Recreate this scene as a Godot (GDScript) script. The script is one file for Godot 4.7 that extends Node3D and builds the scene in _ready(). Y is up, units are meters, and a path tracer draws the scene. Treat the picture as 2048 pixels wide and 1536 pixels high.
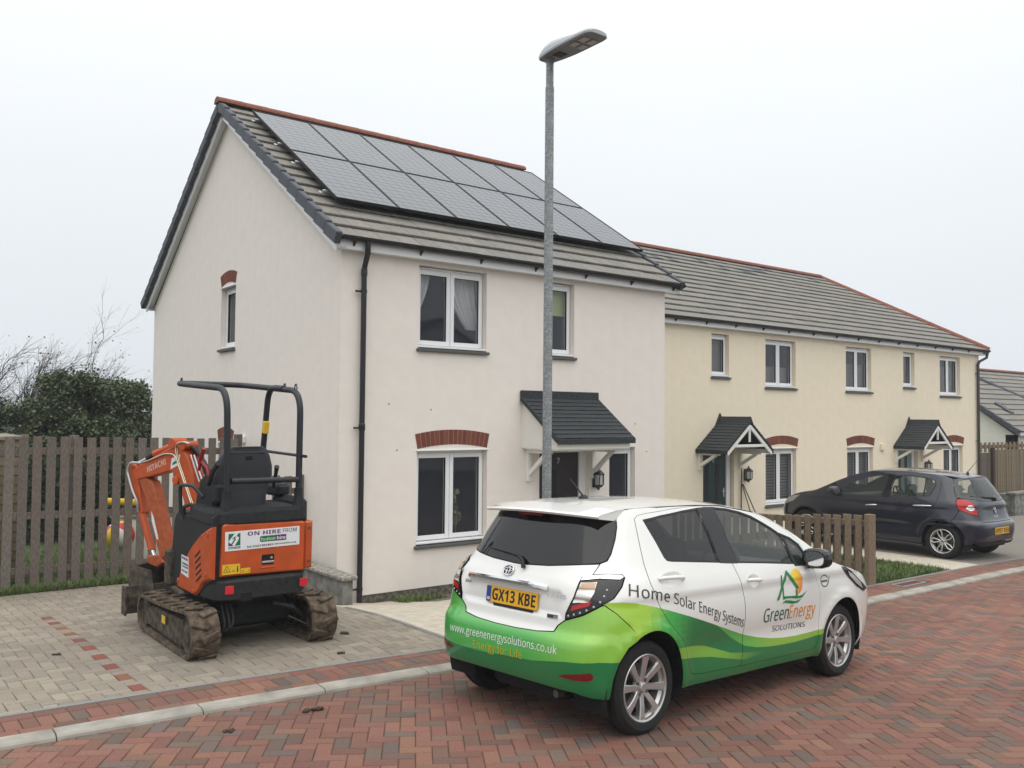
extends Node3D

# ---------- materials ----------
var M := {}
var used := {}

func lin(r: float, g: float, b: float) -> Color:
	return Color(r, g, b).linear_to_srgb()

func mat(called: String, c: Color, rough := 0.8, metal := 0.0, spec := 0.5) -> StandardMaterial3D:
	var m := StandardMaterial3D.new()
	m.resource_name = called
	m.albedo_color = c.linear_to_srgb()
	m.roughness = rough
	m.metallic = metal
	m.metallic_specular = spec
	M[called] = m
	return m

func noise_tex(freq: float, lo: float, hi: float, sd: int, size := 512, octaves := 4, kind := FastNoiseLite.TYPE_SIMPLEX_SMOOTH) -> NoiseTexture2D:
	var n := FastNoiseLite.new()
	n.seed = sd
	n.frequency = freq
	n.noise_type = kind
	n.fractal_octaves = octaves
	var t := NoiseTexture2D.new()
	t.width = size
	t.height = size
	t.seamless = true
	t.noise = n
	var g := Gradient.new()
	g.set_color(0, Color(lo, lo, lo))
	g.set_color(1, Color(hi, hi, hi))
	t.color_ramp = g
	return t

func bump_tex(freq: float, strength: float, sd: int, size := 512, octaves := 4) -> NoiseTexture2D:
	var n := FastNoiseLite.new()
	n.seed = sd
	n.frequency = freq
	n.fractal_octaves = octaves
	var t := NoiseTexture2D.new()
	t.width = size
	t.height = size
	t.seamless = true
	t.as_normal_map = true
	t.bump_strength = strength
	t.noise = n
	return t

func skin(m: StandardMaterial3D, tex: Texture2D, per_metre: Vector3, bump: Texture2D = null, amount := 0.5, world := true) -> StandardMaterial3D:
	m.uv1_triplanar = true
	m.uv1_world_triplanar = world
	m.uv1_scale = per_metre
	if tex:
		m.albedo_texture = tex
	if bump:
		m.normal_enabled = true
		m.normal_texture = bump
		m.normal_scale = amount
	return m

func make_materials() -> void:
	var blotch := noise_tex(0.006, 0.86, 1.0, 3, 512, 5)
	var faint := noise_tex(0.005, 0.975, 1.0, 3, 512, 5)
	var grain := noise_tex(0.05, 0.72, 1.0, 5, 512, 4)
	var strong := noise_tex(0.02, 0.5, 1.0, 8, 512, 5)
	var mud := noise_tex(0.012, 0.35, 1.0, 9, 512, 5)
	var rough_bump := bump_tex(0.12, 6.0, 11)
	var soft_bump := bump_tex(0.03, 4.0, 12)
	var streak := noise_tex(0.02, 0.62, 1.0, 21, 512, 5)
	skin(mat("render_white", Color(0.84, 0.775, 0.715), 0.92), faint, Vector3(1.1, 1.1, 1.1), rough_bump, 0.05)
	skin(mat("render_cream", Color(0.85, 0.755, 0.59), 0.92), faint, Vector3(1.1, 1.1, 1.1), rough_bump, 0.05)
	skin(mat("render_far", Color(0.80, 0.80, 0.72), 0.92), faint, Vector3(1.1, 1.1, 1.1), rough_bump, 0.05)
	mat("inside", Color(0.22, 0.21, 0.2), 0.95)
	mat("reveal", Color(0.62, 0.56, 0.49), 0.92)
	skin(mat("plinth", Color(0.26, 0.225, 0.19), 0.95), strong, Vector3(1.2, 1.2, 1.2), rough_bump, 0.6)
	mat("upvc", Color(0.80, 0.81, 0.82), 0.28)
	mat("white_wood", Color(0.78, 0.765, 0.72), 0.55)
	mat("seal", Color(0.02, 0.02, 0.022), 0.6)
	skin(mat("sill_slate", Color(0.13, 0.135, 0.125), 0.8), grain, Vector3(2, 2, 2))
	mat("black_plastic", Color(0.016, 0.016, 0.019), 0.42)
	mat("brown_plastic", Color(0.03, 0.022, 0.02), 0.45)
	var g := mat("pane", Color(0.09, 0.105, 0.14, 0.22), 0.03)
	g.transparency = BaseMaterial3D.TRANSPARENCY_ALPHA
	g = mat("lamp_glass", Color(0.75, 0.78, 0.8, 0.35), 0.08)
	g.transparency = BaseMaterial3D.TRANSPARENCY_ALPHA
	var cl := mat("curtain", Color(0.75, 0.76, 0.77), 0.95)
	cl.backlight_enabled = true
	cl.backlight = Color(0.3, 0.3, 0.3)
	mat("green_blind", Color(0.52, 0.62, 0.3), 0.9)
	mat("blind", Color(0.34, 0.33, 0.30), 0.9)
	mat("door_brown", Color(0.022, 0.012, 0.014), 0.38)
	mat("door_green", Color(0.008, 0.028, 0.03), 0.35)
	mat("door_pale", Color(0.16, 0.24, 0.22), 0.4)
	mat("number", Color(0.6, 0.6, 0.6), 0.35, 0.6)
	mat("dark_glass", Color(0.03, 0.03, 0.035), 0.06)
	var tl := mat("tile", Color(1, 1, 1), 0.88)
	tl.vertex_color_use_as_albedo = true
	skin(tl, noise_tex(0.02, 0.8, 1.0, 21, 512, 5), Vector3(1.1, 1.1, 1.1), rough_bump, 0.25)
	skin(mat("verge", Color(0.075, 0.083, 0.102), 0.6), grain, Vector3(1.5, 1.5, 1.5))
	skin(mat("ridge", Color(0.36, 0.125, 0.075), 0.85), streak, Vector3(1.6, 1.6, 1.6), rough_bump, 0.4)
	skin(mat("canopy_slate", Color(0.052, 0.062, 0.07), 0.78), strong, Vector3(2.2, 2.2, 2.2), rough_bump, 0.8)
	mat("mortar", Color(0.42, 0.33, 0.27), 0.95)
	var bk := mat("brick", Color(1, 1, 1), 0.9)
	bk.vertex_color_use_as_albedo = true
	skin(bk, grain, Vector3(2.5, 2.5, 2.5), rough_bump, 0.5)
	var pv := mat("paver", Color(1, 1, 1), 0.9)
	pv.vertex_color_use_as_albedo = true
	skin(pv, grain, Vector3(3.0, 3.0, 3.0), rough_bump, 0.8)
	skin(mat("joint_sand", Color(0.11, 0.085, 0.07), 0.97), grain, Vector3(3, 3, 3))
	skin(mat("joint_pale", Color(0.19, 0.17, 0.14), 0.97), grain, Vector3(3, 3, 3))
	skin(mat("kerb_stone", Color(0.46, 0.43, 0.375), 0.9), noise_tex(0.008, 0.7, 1.0, 88, 512, 6), Vector3(0.7, 0.7, 0.7), rough_bump, 0.12)
	skin(mat("edging", Color(0.33, 0.33, 0.32), 0.9), grain, Vector3(2, 2, 2), rough_bump, 0.5)
	skin(mat("slab", Color(0.58, 0.52, 0.42), 0.9), blotch, Vector3(1.6, 1.6, 1.6), rough_bump, 0.5)
	skin(mat("tarmac", Color(0.30, 0.265, 0.23), 0.93), grain, Vector3(2.4, 2.4, 2.4), rough_bump, 0.9)
	skin(mat("soil", Color(0.075, 0.068, 0.04), 0.97), strong, Vector3(0.8, 0.8, 0.8), rough_bump, 0.8)
	skin(mat("turf", Color(0.085, 0.145, 0.035), 0.97), strong, Vector3(1.2, 1.2, 1.2), rough_bump, 0.8)
	var gb := mat("grass_blade", Color(1, 1, 1), 0.8)
	gb.vertex_color_use_as_albedo = true
	gb.backlight_enabled = true
	gb.backlight = Color(0.25, 0.3, 0.12)
	var wd := mat("fence_wood", Color(1, 1, 1), 0.92)
	wd.vertex_color_use_as_albedo = true
	skin(wd, noise_tex(0.03, 0.55, 1.0, 31, 512, 5), Vector3(9.0, 0.7, 9.0), soft_bump, 0.5)
	skin(mat("block_wall", Color(0.33, 0.325, 0.295), 0.95), noise_tex(0.012, 0.6, 1.0, 18, 512, 5), Vector3(0.8, 0.8, 0.8), rough_bump, 0.3)
	skin(mat("coping", Color(0.50, 0.47, 0.41), 0.92), strong, Vector3(1.3, 1.3, 1.3), rough_bump, 0.7)
	skin(mat("galvanised", Color(0.44, 0.465, 0.47), 0.55, 0.35), noise_tex(0.03, 0.6, 1.0, 41, 512, 3, FastNoiseLite.TYPE_CELLULAR), Vector3(2.2, 2.2, 2.2))
	mat("lantern_grey", Color(0.42, 0.44, 0.46), 0.5)
	mat("lantern_under", Color(0.20, 0.20, 0.22), 0.55)
	mat("lens", Color(0.36, 0.35, 0.33), 0.3)
	skin(mat("bark", Color(0.085, 0.078, 0.07), 0.95), grain, Vector3(3, 3, 3))
	var lf := mat("leaf", Color(1, 1, 1), 0.7)
	lf.vertex_color_use_as_albedo = true
	lf.backlight_enabled = true
	lf.backlight = Color(0.12, 0.16, 0.06)
	# solar
	mat("cell", Color(0.03, 0.035, 0.048), 0.2, 0.0, 0.78)
	mat("cell_line", Color(0.034, 0.04, 0.054), 0.2, 0.0, 0.78)
	mat("black_alu", Color(0.012, 0.013, 0.016), 0.4, 0.3)
	mat("alu", Color(0.5, 0.51, 0.52), 0.4, 0.8)
	# vehicles
	var cp := mat("car_paint", Color(1, 1, 1), 0.3)
	cp.vertex_color_use_as_albedo = true
	cp.clearcoat_enabled = true
	cp.clearcoat = 1.0
	cp.clearcoat_roughness = 0.04
	cp = mat("dark_paint", Color(0.009, 0.011, 0.024), 0.34, 0.0, 0.4)
	cp.clearcoat_enabled = true
	cp.clearcoat = 1.0
	cp.clearcoat_roughness = 0.04
	mat("gloss_black", Color(0.008, 0.008, 0.009), 0.12)
	mat("trim_black", Color(0.014, 0.014, 0.015), 0.6)
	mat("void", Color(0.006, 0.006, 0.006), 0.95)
	g = mat("privacy_glass", Color(0.008, 0.009, 0.011, 0.86), 0.03)
	g.transparency = BaseMaterial3D.TRANSPARENCY_ALPHA
	g = mat("clear_glass", Color(0.05, 0.075, 0.065, 0.30), 0.03)
	g.transparency = BaseMaterial3D.TRANSPARENCY_ALPHA
	skin(mat("rubber", Color(0.017, 0.0165, 0.016), 0.85), strong, Vector3(4, 4, 4))
	mat("alloy", Color(0.50, 0.495, 0.49), 0.32, 0.75)
	mat("alloy_bright", Color(0.62, 0.62, 0.62), 0.22, 0.85)
	mat("chrome", Color(0.72, 0.72, 0.73), 0.08, 1.0)
	mat("brake", Color(0.12, 0.11, 0.10), 0.5, 0.6)
	mat("red_lens", Color(0.42, 0.012, 0.012), 0.12)
	mat("deep_red_lens", Color(0.16, 0.008, 0.01), 0.12)
	mat("clear_lens", Color(0.62, 0.60, 0.56), 0.14, 0.55)
	mat("amber_lens", Color(0.55, 0.33, 0.2), 0.2)
	mat("plate_yellow", Color(0.80, 0.42, 0.01), 0.35)
	mat("plate_blue", Color(0.01, 0.05, 0.28), 0.35)
	mat("ink", Color(0.012, 0.012, 0.014), 0.4)
	mat("vinyl_grey", Color(0.045, 0.043, 0.042), 0.35)
	mat("vinyl_white", Color(0.78, 0.80, 0.78), 0.35)
	mat("vinyl_green", Color(0.012, 0.19, 0.045), 0.35)
	mat("vinyl_dark_green", Color(0.012, 0.10, 0.055), 0.35)
	mat("vinyl_orange", Color(0.72, 0.27, 0.035), 0.35)
	mat("vinyl_gold", Color(0.55, 0.42, 0.02), 0.35)
	var sunm := mat("vinyl_sun", Color(1, 1, 1), 0.35)
	sunm.vertex_color_use_as_albedo = true
	mat("seat_cloth", Color(0.03, 0.03, 0.033), 0.9)
	# digger
	skin(mat("digger_orange", Color(0.56, 0.085, 0.012), 0.5), blotch, Vector3(1.5, 1.5, 1.5))
	skin(mat("orange_muddy", Color(0.53, 0.115, 0.03), 0.7), noise_tex(0.02, 0.7, 1.0, 8, 512, 5), Vector3(1.3, 1.3, 1.3))
	skin(mat("digger_black", Color(0.015, 0.0165, 0.02), 0.75), strong, Vector3(1.5, 1.5, 1.5))
	skin(mat("counterweight", Color(0.022, 0.023, 0.026), 0.65), strong, Vector3(1.8, 1.8, 1.8))
	mat("digger_tube", Color(0.012, 0.014, 0.019), 0.5)
	skin(mat("mud_rubber", Color(0.25, 0.182, 0.125), 0.95), mud, Vector3(1.8, 1.8, 1.8), rough_bump, 0.9)
	skin(mat("mud_steel", Color(0.17, 0.132, 0.10), 0.9), mud, Vector3(1.5, 1.5, 1.5), rough_bump, 0.8)
	skin(mat("mud", Color(0.13, 0.09, 0.06), 0.97), mud, Vector3(3, 3, 3), rough_bump, 1.0)
	mat("seat_vinyl", Color(0.04, 0.043, 0.05), 0.6)
	mat("red_grip", Color(0.28, 0.012, 0.02), 0.5)
	mat("reflector_red", Color(0.62, 0.025, 0.04), 0.3)
	mat("pipe_zinc", Color(0.62, 0.56, 0.42), 0.25, 0.85)
	mat("warn_yellow", Color(0.72, 0.46, 0.02), 0.45)
	mat("sticker_white", Color(0.76, 0.76, 0.79), 0.35)
	mat("sticker_purple", Color(0.13, 0.018, 0.13), 0.35)
	mat("sticker_green", Color(0.012, 0.16, 0.05), 0.35)
	mat("pale_print", Color(0.62, 0.42, 0.36), 0.5)
	mat("toy_yellow", Color(0.75, 0.48, 0.02), 0.4)
	mat("toy_red", Color(0.55, 0.03, 0.05), 0.4)
	mat("toy_white", Color(0.75, 0.74, 0.7), 0.5)

# ---------- tagging ----------
func numbered(called: String) -> String:
	used[called] = used.get(called, -1) + 1
	return called if used[called] == 0 else "%s_%03d" % [called, used[called]]

func tag(o: Node, label: String, category: String, group := "") -> void:
	o.set_meta("label", label)
	o.set_meta("category", category)
	if group:
		o.set_meta("group", group)

func thing(called: String, label: String, category: String, group := "") -> Node3D:
	var o := Node3D.new()
	o.name = numbered(called)
	add_child(o)
	tag(o, label, category, group)
	return o

func structure(called: String) -> Node3D:
	var o := Node3D.new()
	o.name = numbered(called)
	o.set_meta("kind", "structure")
	add_child(o)
	return o

func holder(called: String, parent: Node) -> Node3D:
	var o := Node3D.new()
	o.name = called
	parent.add_child(o, true)
	return o

func inst(called: String, mesh: Mesh, material: Material, parent: Node, xf := Transform3D()) -> MeshInstance3D:
	var o := MeshInstance3D.new()
	o.name = called
	o.mesh = mesh
	o.material_override = material
	o.transform = xf
	parent.add_child(o, true)
	return o

func put(called: String, b: MB, material: String, parent: Node, xf := Transform3D()) -> MeshInstance3D:
	return inst(called, b.done(), M[material], parent, xf)

# ---------- mesh builder: every face is given counter-clockwise seen from outside ----------
class MB:
	var st := SurfaceTool.new()
	var col := Color.WHITE
	var n := 0
	func _init() -> void:
		st.begin(Mesh.PRIMITIVE_TRIANGLES)
	func v(p: Vector3, nn: Vector3) -> void:
		st.set_color(col)
		st.set_normal(nn)
		st.add_vertex(p)
		n += 1
	func tri(a: Vector3, b: Vector3, c: Vector3) -> void:
		var nn := (b - a).cross(c - a)
		if nn.length_squared() < 1e-16:
			return
		nn = nn.normalized()
		v(a, nn); v(c, nn); v(b, nn)
	func tri_n(a: Vector3, b: Vector3, c: Vector3, na: Vector3, nb: Vector3, nc: Vector3) -> void:
		var g := (b - a).cross(c - a)
		if g.length_squared() < 1e-18:
			return
		if g.dot(na + nb + nc) >= 0.0:
			v(a, na); v(c, nc); v(b, nb)
		else:
			v(a, na); v(b, nb); v(c, nc)
	func quad(a: Vector3, b: Vector3, c: Vector3, d: Vector3) -> void:
		tri(a, b, c)
		tri(a, c, d)
	func done() -> ArrayMesh:
		return st.commit()
	# chamfered box about c
	func box(c: Vector3, s: Vector3, bev := 0.0, bs := Basis()) -> void:
		var h := s * 0.5
		if bev <= 0.0:
			var p: Array[Vector3] = []
			for i in 8:
				p.append(c + bs * Vector3(h.x if i & 1 else -h.x, h.y if i & 2 else -h.y, h.z if i & 4 else -h.z))
			quad(p[4], p[5], p[7], p[6]); quad(p[1], p[0], p[2], p[3])
			quad(p[5], p[1], p[3], p[7]); quad(p[0], p[4], p[6], p[2])
			quad(p[6], p[7], p[3], p[2]); quad(p[0], p[1], p[5], p[4])
			return
		var e := minf(bev, minf(h.x, minf(h.y, h.z)) * 0.98)
		var q := {}
		for i in 8:
			var sg := Vector3(1 if i & 1 else -1, 1 if i & 2 else -1, 1 if i & 4 else -1)
			for ax in 3:
				var w := h - Vector3(e, e, e)
				w[ax] = h[ax]
				q[i * 3 + ax] = c + bs * (w * sg)
		for ax in 3:
			var u := (ax + 1) % 3
			var w2 := (ax + 2) % 3
			for sgn in [0, 1]:
				var b0: int = (1 << ax) if sgn else 0
				var f: Array[Vector3] = [q[b0 * 3 + ax], q[(b0 | (1 << u)) * 3 + ax], q[(b0 | (1 << u) | (1 << w2)) * 3 + ax], q[(b0 | (1 << w2)) * 3 + ax]]
				if sgn:
					quad(f[0], f[1], f[2], f[3])
				else:
					quad(f[3], f[2], f[1], f[0])
			# edges along ax
			for k in 4:
				var bu: int = (1 << u) if k & 1 else 0
				var bw: int = (1 << w2) if k & 2 else 0
				var i0 := bu | bw
				var i1 := i0 | (1 << ax)
				var a: Vector3 = q[i0 * 3 + u]
				var b: Vector3 = q[i1 * 3 + u]
				var cc: Vector3 = q[i1 * 3 + w2]
				var d: Vector3 = q[i0 * 3 + w2]
				if (b - a).cross(cc - a).dot((a + cc) * 0.5 - c) > 0:
					quad(a, b, cc, d)
				else:
					quad(d, cc, b, a)
		for i in 8:
			var a: Vector3 = q[i * 3]
			var b: Vector3 = q[i * 3 + 1]
			var cc: Vector3 = q[i * 3 + 2]
			if (b - a).cross(cc - a).dot(a - c) > 0:
				tri(a, b, cc)
			else:
				tri(a, cc, b)
	# round bar through points, radius may change
	func tube(pts: Array, rad, sides := 8, caps := true) -> void:
		var m := pts.size()
		var up := Vector3.UP
		var t0: Vector3 = (pts[1] - pts[0]).normalized()
		if absf(t0.dot(up)) > 0.9:
			up = Vector3.RIGHT
		var prev_u := t0.cross(up).normalized()
		var rings := []
		var ns := []
		for i in m:
			var t: Vector3
			if i == 0:
				t = t0
			elif i == m - 1:
				t = (pts[m - 1] - pts[m - 2]).normalized()
			else:
				t = ((pts[i] - pts[i - 1]).normalized() + (pts[i + 1] - pts[i]).normalized()).normalized()
			var u := (prev_u - t * prev_u.dot(t)).normalized()
			prev_u = u
			var w := t.cross(u)
			var r: float = rad[i] if rad is Array else rad
			var ring := []
			var nr := []
			for k in sides:
				var a := TAU * k / sides
				var d := u * cos(a) + w * sin(a)
				ring.append(pts[i] + d * r)
				nr.append(d)
			rings.append(ring)
			ns.append(nr)
		for i in m - 1:
			for k in sides:
				var k2 := (k + 1) % sides
				tri_n(rings[i][k], rings[i][k2], rings[i + 1][k2], ns[i][k], ns[i][k2], ns[i + 1][k2])
				tri_n(rings[i][k], rings[i + 1][k2], rings[i + 1][k], ns[i][k], ns[i + 1][k2], ns[i + 1][k])
		if caps:
			var te: Vector3 = (pts[m - 1] - pts[m - 2]).normalized()
			for k in range(1, sides - 1):
				tri_n(rings[0][0], rings[0][k], rings[0][k + 1], -t0, -t0, -t0)
				tri_n(rings[m - 1][0], rings[m - 1][k], rings[m - 1][k + 1], te, te, te)
	# profile of (radius, height) turned about the local y axis of xf
	func lathe(prof: Array, seg: int, xf := Transform3D(), smooth := true) -> void:
		for i in prof.size() - 1:
			var a: Vector2 = prof[i]
			var b: Vector2 = prof[i + 1]
			if (a - b).length() < 1e-6:
				continue
			var e := (b - a).normalized()
			var n2 := Vector2(e.y, -e.x)
			for k in seg:
				var t0 := TAU * k / seg
				var t1 := TAU * (k + 1) / seg
				var d0 := Vector3(cos(t0), 0, sin(t0))
				var d1 := Vector3(cos(t1), 0, sin(t1))
				var pa0 := xf * (d0 * a.x + Vector3.UP * a.y)
				var pa1 := xf * (d1 * a.x + Vector3.UP * a.y)
				var pb0 := xf * (d0 * b.x + Vector3.UP * b.y)
				var pb1 := xf * (d1 * b.x + Vector3.UP * b.y)
				var n0 := (xf.basis * (d0 * n2.x + Vector3.UP * n2.y)).normalized()
				var n1 := (xf.basis * (d1 * n2.x + Vector3.UP * n2.y)).normalized()
				if not smooth:
					n0 = (n0 + n1).normalized()
					n1 = n0
				tri_n(pa0, pb0, pb1, n0, n0, n1)
				tri_n(pa0, pb1, pa1, n0, n1, n1)
	# flat polygon (x, y of xf), thickness along z of xf from z0 to z1
	func prism(poly: PackedVector2Array, z0: float, z1: float, xf := Transform3D()) -> void:
		var p := poly
		if Geometry2D.is_polygon_clockwise(p):
			p = p.duplicate()
			p.reverse()
		var ix := Geometry2D.triangulate_polygon(p)
		for i in range(0, ix.size(), 3):
			var a := p[ix[i]]
			var b := p[ix[i + 1]]
			var c := p[ix[i + 2]]
			if (b - a).cross(c - a) < 0:
				var tmp := b
				b = c
				c = tmp
			tri(xf * Vector3(a.x, a.y, z1), xf * Vector3(b.x, b.y, z1), xf * Vector3(c.x, c.y, z1))
			tri(xf * Vector3(a.x, a.y, z0), xf * Vector3(c.x, c.y, z0), xf * Vector3(b.x, b.y, z0))
		for i in p.size():
			var a := p[i]
			var b := p[(i + 1) % p.size()]
			quad(xf * Vector3(a.x, a.y, z0), xf * Vector3(b.x, b.y, z0), xf * Vector3(b.x, b.y, z1), xf * Vector3(a.x, a.y, z1))
	# same with the front edge rounded off by e
	func slab(poly: PackedVector2Array, z0: float, z1: float, e: float, xf := Transform3D()) -> void:
		var p := poly
		if Geometry2D.is_polygon_clockwise(p):
			p = p.duplicate()
			p.reverse()
		var k := p.size()
		var q := PackedVector2Array()
		for i in k:
			var d0 := (p[i] - p[(i + k - 1) % k]).normalized()
			var d1 := (p[(i + 1) % k] - p[i]).normalized()
			var m := Vector2(-d0.y - d1.y, d0.x + d1.x).normalized()
			var s := maxf(0.35, m.dot(Vector2(-d0.y, d0.x)))
			q.append(p[i] + m * (e / s))
		var ix := Geometry2D.triangulate_polygon(q)
		for i in range(0, ix.size(), 3):
			var a := q[ix[i]]
			var b := q[ix[i + 1]]
			var c := q[ix[i + 2]]
			if (b - a).cross(c - a) < 0:
				var tmp := b
				b = c
				c = tmp
			tri(xf * Vector3(a.x, a.y, z1), xf * Vector3(b.x, b.y, z1), xf * Vector3(c.x, c.y, z1))
		for i in k:
			var j := (i + 1) % k
			quad(xf * Vector3(p[i].x, p[i].y, z1 - e), xf * Vector3(p[j].x, p[j].y, z1 - e), xf * Vector3(q[j].x, q[j].y, z1), xf * Vector3(q[i].x, q[i].y, z1))
			quad(xf * Vector3(p[i].x, p[i].y, z0), xf * Vector3(p[j].x, p[j].y, z0), xf * Vector3(p[j].x, p[j].y, z1 - e), xf * Vector3(p[i].x, p[i].y, z1 - e))
	# solid between two stations of equal size polygons (lofted skin)
	func loft(rings: Array, closed := true, cap0 := true, cap1 := true) -> void:
		var k: int = rings[0].size()
		for i in rings.size() - 1:
			for j in (k if closed else k - 1):
				var j2 := (j + 1) % k
				quad(rings[i][j], rings[i][j2], rings[i + 1][j2], rings[i + 1][j])
		if cap0:
			for j in range(1, k - 1):
				tri(rings[0][0], rings[0][j + 1], rings[0][j])
		if cap1:
			var l: Array = rings[rings.size() - 1]
			for j in range(1, k - 1):
				tri(l[0], l[j], l[j + 1])

func rect2(x0: float, y0: float, x1: float, y1: float) -> PackedVector2Array:
	return PackedVector2Array([Vector2(x0, y0), Vector2(x1, y0), Vector2(x1, y1), Vector2(x0, y1)])

func poly2(a: Array) -> PackedVector2Array:
	var p := PackedVector2Array()
	for i in range(0, a.size(), 2):
		p.append(Vector2(a[i], a[i + 1]))
	return p

func round_rect(x0: float, y0: float, x1: float, y1: float, r: float, seg := 4) -> PackedVector2Array:
	var p := PackedVector2Array()
	for c in [[x1 - r, y0 + r, -PI / 2], [x1 - r, y1 - r, 0.0], [x0 + r, y1 - r, PI / 2], [x0 + r, y0 + r, PI]]:
		for i in seg + 1:
			var a: float = c[2] + PI / 2 * i / seg
			p.append(Vector2(c[0] + cos(a) * r, c[1] + sin(a) * r))
	return p

func facing(origin: Vector3, right: Vector3, up: Vector3) -> Transform3D:
	var z := right.cross(up).normalized()
	return Transform3D(Basis(right.normalized(), z.cross(right).normalized(), z), origin)

# lettering as thin flat solids lying on xf (x right, y up, z out); width is fitted when given
func letters(called: String, words: String, height: float, material: String, parent: Node, xf: Transform3D, width := 0.0, bold := false, thick := 0.002, serif := false) -> MeshInstance3D:
	var t := TextMesh.new()
	var f := SystemFont.new()
	f.font_names = PackedStringArray(["Droid Serif" if serif else "Droid Sans"])
	f.font_weight = 700 if bold else 400
	t.font = f
	t.text = words
	t.font_size = 64
	t.pixel_size = 0.01
	t.depth = 0.02
	t.curve_step = 2.0
	var a := t.get_aabb()
	var sy := height / 0.457
	var sx := sy if width <= 0.0 else width / maxf(a.size.x, 0.01)
	var o := MeshInstance3D.new()
	o.name = called
	o.mesh = t
	o.material_override = M[material]
	var c := a.get_center()
	o.transform = xf * Transform3D(Basis.from_scale(Vector3(sx, sy, thick / 0.02)), Vector3(-c.x * sx, -c.y * sy, thick * 0.5))
	parent.add_child(o, true)
	return o
# ---------- lie of the land ----------
func lerp_table(x: float, t: Array) -> float:
	if x <= t[0][0]:
		return t[0][1]
	for i in t.size() - 1:
		if x <= t[i + 1][0]:
			return lerpf(t[i][1], t[i + 1][1], (x - t[i][0]) / (t[i + 1][0] - t[i][0]))
	return t[t.size() - 1][1]

const KERB_Y := [[-60.0, 1.6], [-10.0, 0.60], [-4.26, 0.485], [-2.9, 0.46], [-1.0, 0.41], [2.0, 0.30], [5.2, 0.195], [7.0, 0.185], [9.5, 0.17], [14.0, 0.08], [24.0, -0.35], [80.0, -2.0]]

func kerb_y(x: float) -> float:
	return lerp_table(x, KERB_Y)

func road_y(x: float, z: float) -> float:
	return kerb_y(x) - 0.034 + 0.027 * (clampf(z, 4.25, 8.5) - 4.25) - 0.02 * maxf(z - 8.5, 0.0)

# land behind the footway
func land_y(x: float, z: float) -> float:
	var k := kerb_y(x) - 0.018
	var drive := lerp_table(z, [[-60.0, -4.0], [-9.0, -0.25], [-2.8, 0.12], [0.0, 0.28], [1.5, 0.375], [3.0, 0.415], [3.65, k]])
	var front := lerp_table(z, [[-60.0, -4.0], [-9.0, -0.25], [0.0, 0.0], [0.3, 0.02], [1.3, 0.20], [3.65, k]])
	var right := lerp_table(z, [[-60.0, -4.0], [-9.0, -0.6], [-2.0, -0.27], [-0.3, 0.12], [0.2, 0.128], [3.65, k]])
	if x < 1.5:
		var edge := lerp_table(z, [[-60.0, -4.0], [-9.0, -0.25], [-2.8, 0.10], [0.0, 0.10], [1.2, 0.285], [2.0, 0.345], [3.65, k]])
		return lerpf(lerpf(drive, edge, smoothstep(-1.25, -0.45, x)), front, smoothstep(-0.42, 0.7, x))
	return lerpf(front, right, smoothstep(6.2, 7.0, x)) - 0.03 * maxf(0.0, x - 14.0)

# the camera's own numbers, used only to leave out paving that could never be seen
var cam: Camera3D

func set_the_stage() -> void:
	cam = Camera3D.new()
	cam.name = "camera"
	cam.position = Vector3(-5.0526, 2.4784, 10.3006)
	cam.basis = Basis(Vector3.UP, -0.65047158) * Basis(Vector3.RIGHT, 0.03596795) * Basis(Vector3.BACK, 0.00903319)
	cam.fov = rad_to_deg(2.0 * atan(768.0 / 1750.27))
	cam.near = 0.1
	cam.far = 900.0
	cam.current = true
	add_child(cam)
	# a bright fog-white sky, brightest overhead as under cloud
	var w := 256
	var h := 128
	var im := Image.create(w, h, false, Image.FORMAT_RGBF)
	var nz := FastNoiseLite.new()
	nz.seed = 4
	nz.frequency = 1.1
	nz.fractal_octaves = 3
	for y in h:
		var e := PI * (0.5 - (y + 0.5) / h)
		for x in w:
			var a := TAU * (x + 0.5) / w
			var d := Vector3(cos(a) * cos(e), sin(e), sin(a) * cos(e))
			var s := maxf(0.0, sin(e))
			var l := 0.735 + 0.40 * pow(s, 1.1) + 0.72 * s * s * s
			l *= 1.0 + 0.03 * nz.get_noise_3dv(d * 1.6)
			var warm := clampf(s * 1.2, 0.0, 1.0)
			var c := Color(l * lerpf(0.945, 0.985, warm), l * lerpf(0.995, 1.005, warm), l * lerpf(1.055, 1.01, warm))
			if e < 0.0:
				c = Color(0.36, 0.36, 0.35)
			im.set_pixel(x, y, c)
	var pano := PanoramaSkyMaterial.new()
	pano.panorama = ImageTexture.create_from_image(im)
	var sky := Sky.new()
	sky.sky_material = pano
	var env := Environment.new()
	env.background_mode = Environment.BG_SKY
	env.sky = sky
	env.background_energy_multiplier = 1.0
	env.tonemap_mode = Environment.TONE_MAPPER_LINEAR
	env.tonemap_exposure = 1.13
	env.sdfgi_enabled = true
	env.ssao_enabled = true
	env.ssil_enabled = true
	env.fog_enabled = true
	env.fog_density = 0.0013
	env.fog_light_color = Color(0.95, 0.97, 0.99)
	env.fog_sky_affect = 0.0
	var we := WorldEnvironment.new()
	we.name = "environment"
	we.environment = env
	add_child(we)
	var sun := DirectionalLight3D.new()
	sun.name = "sun"
	sun.light_energy = 0.25
	sun.light_angular_distance = 75.0
	sun.light_color = Color(1.0, 0.97, 0.92)
	sun.shadow_enabled = true
	sun.rotation_degrees = Vector3(-62, -18, 0)
	sun.sky_mode = DirectionalLight3D.SKY_MODE_LIGHT_ONLY
	add_child(sun)

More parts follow.
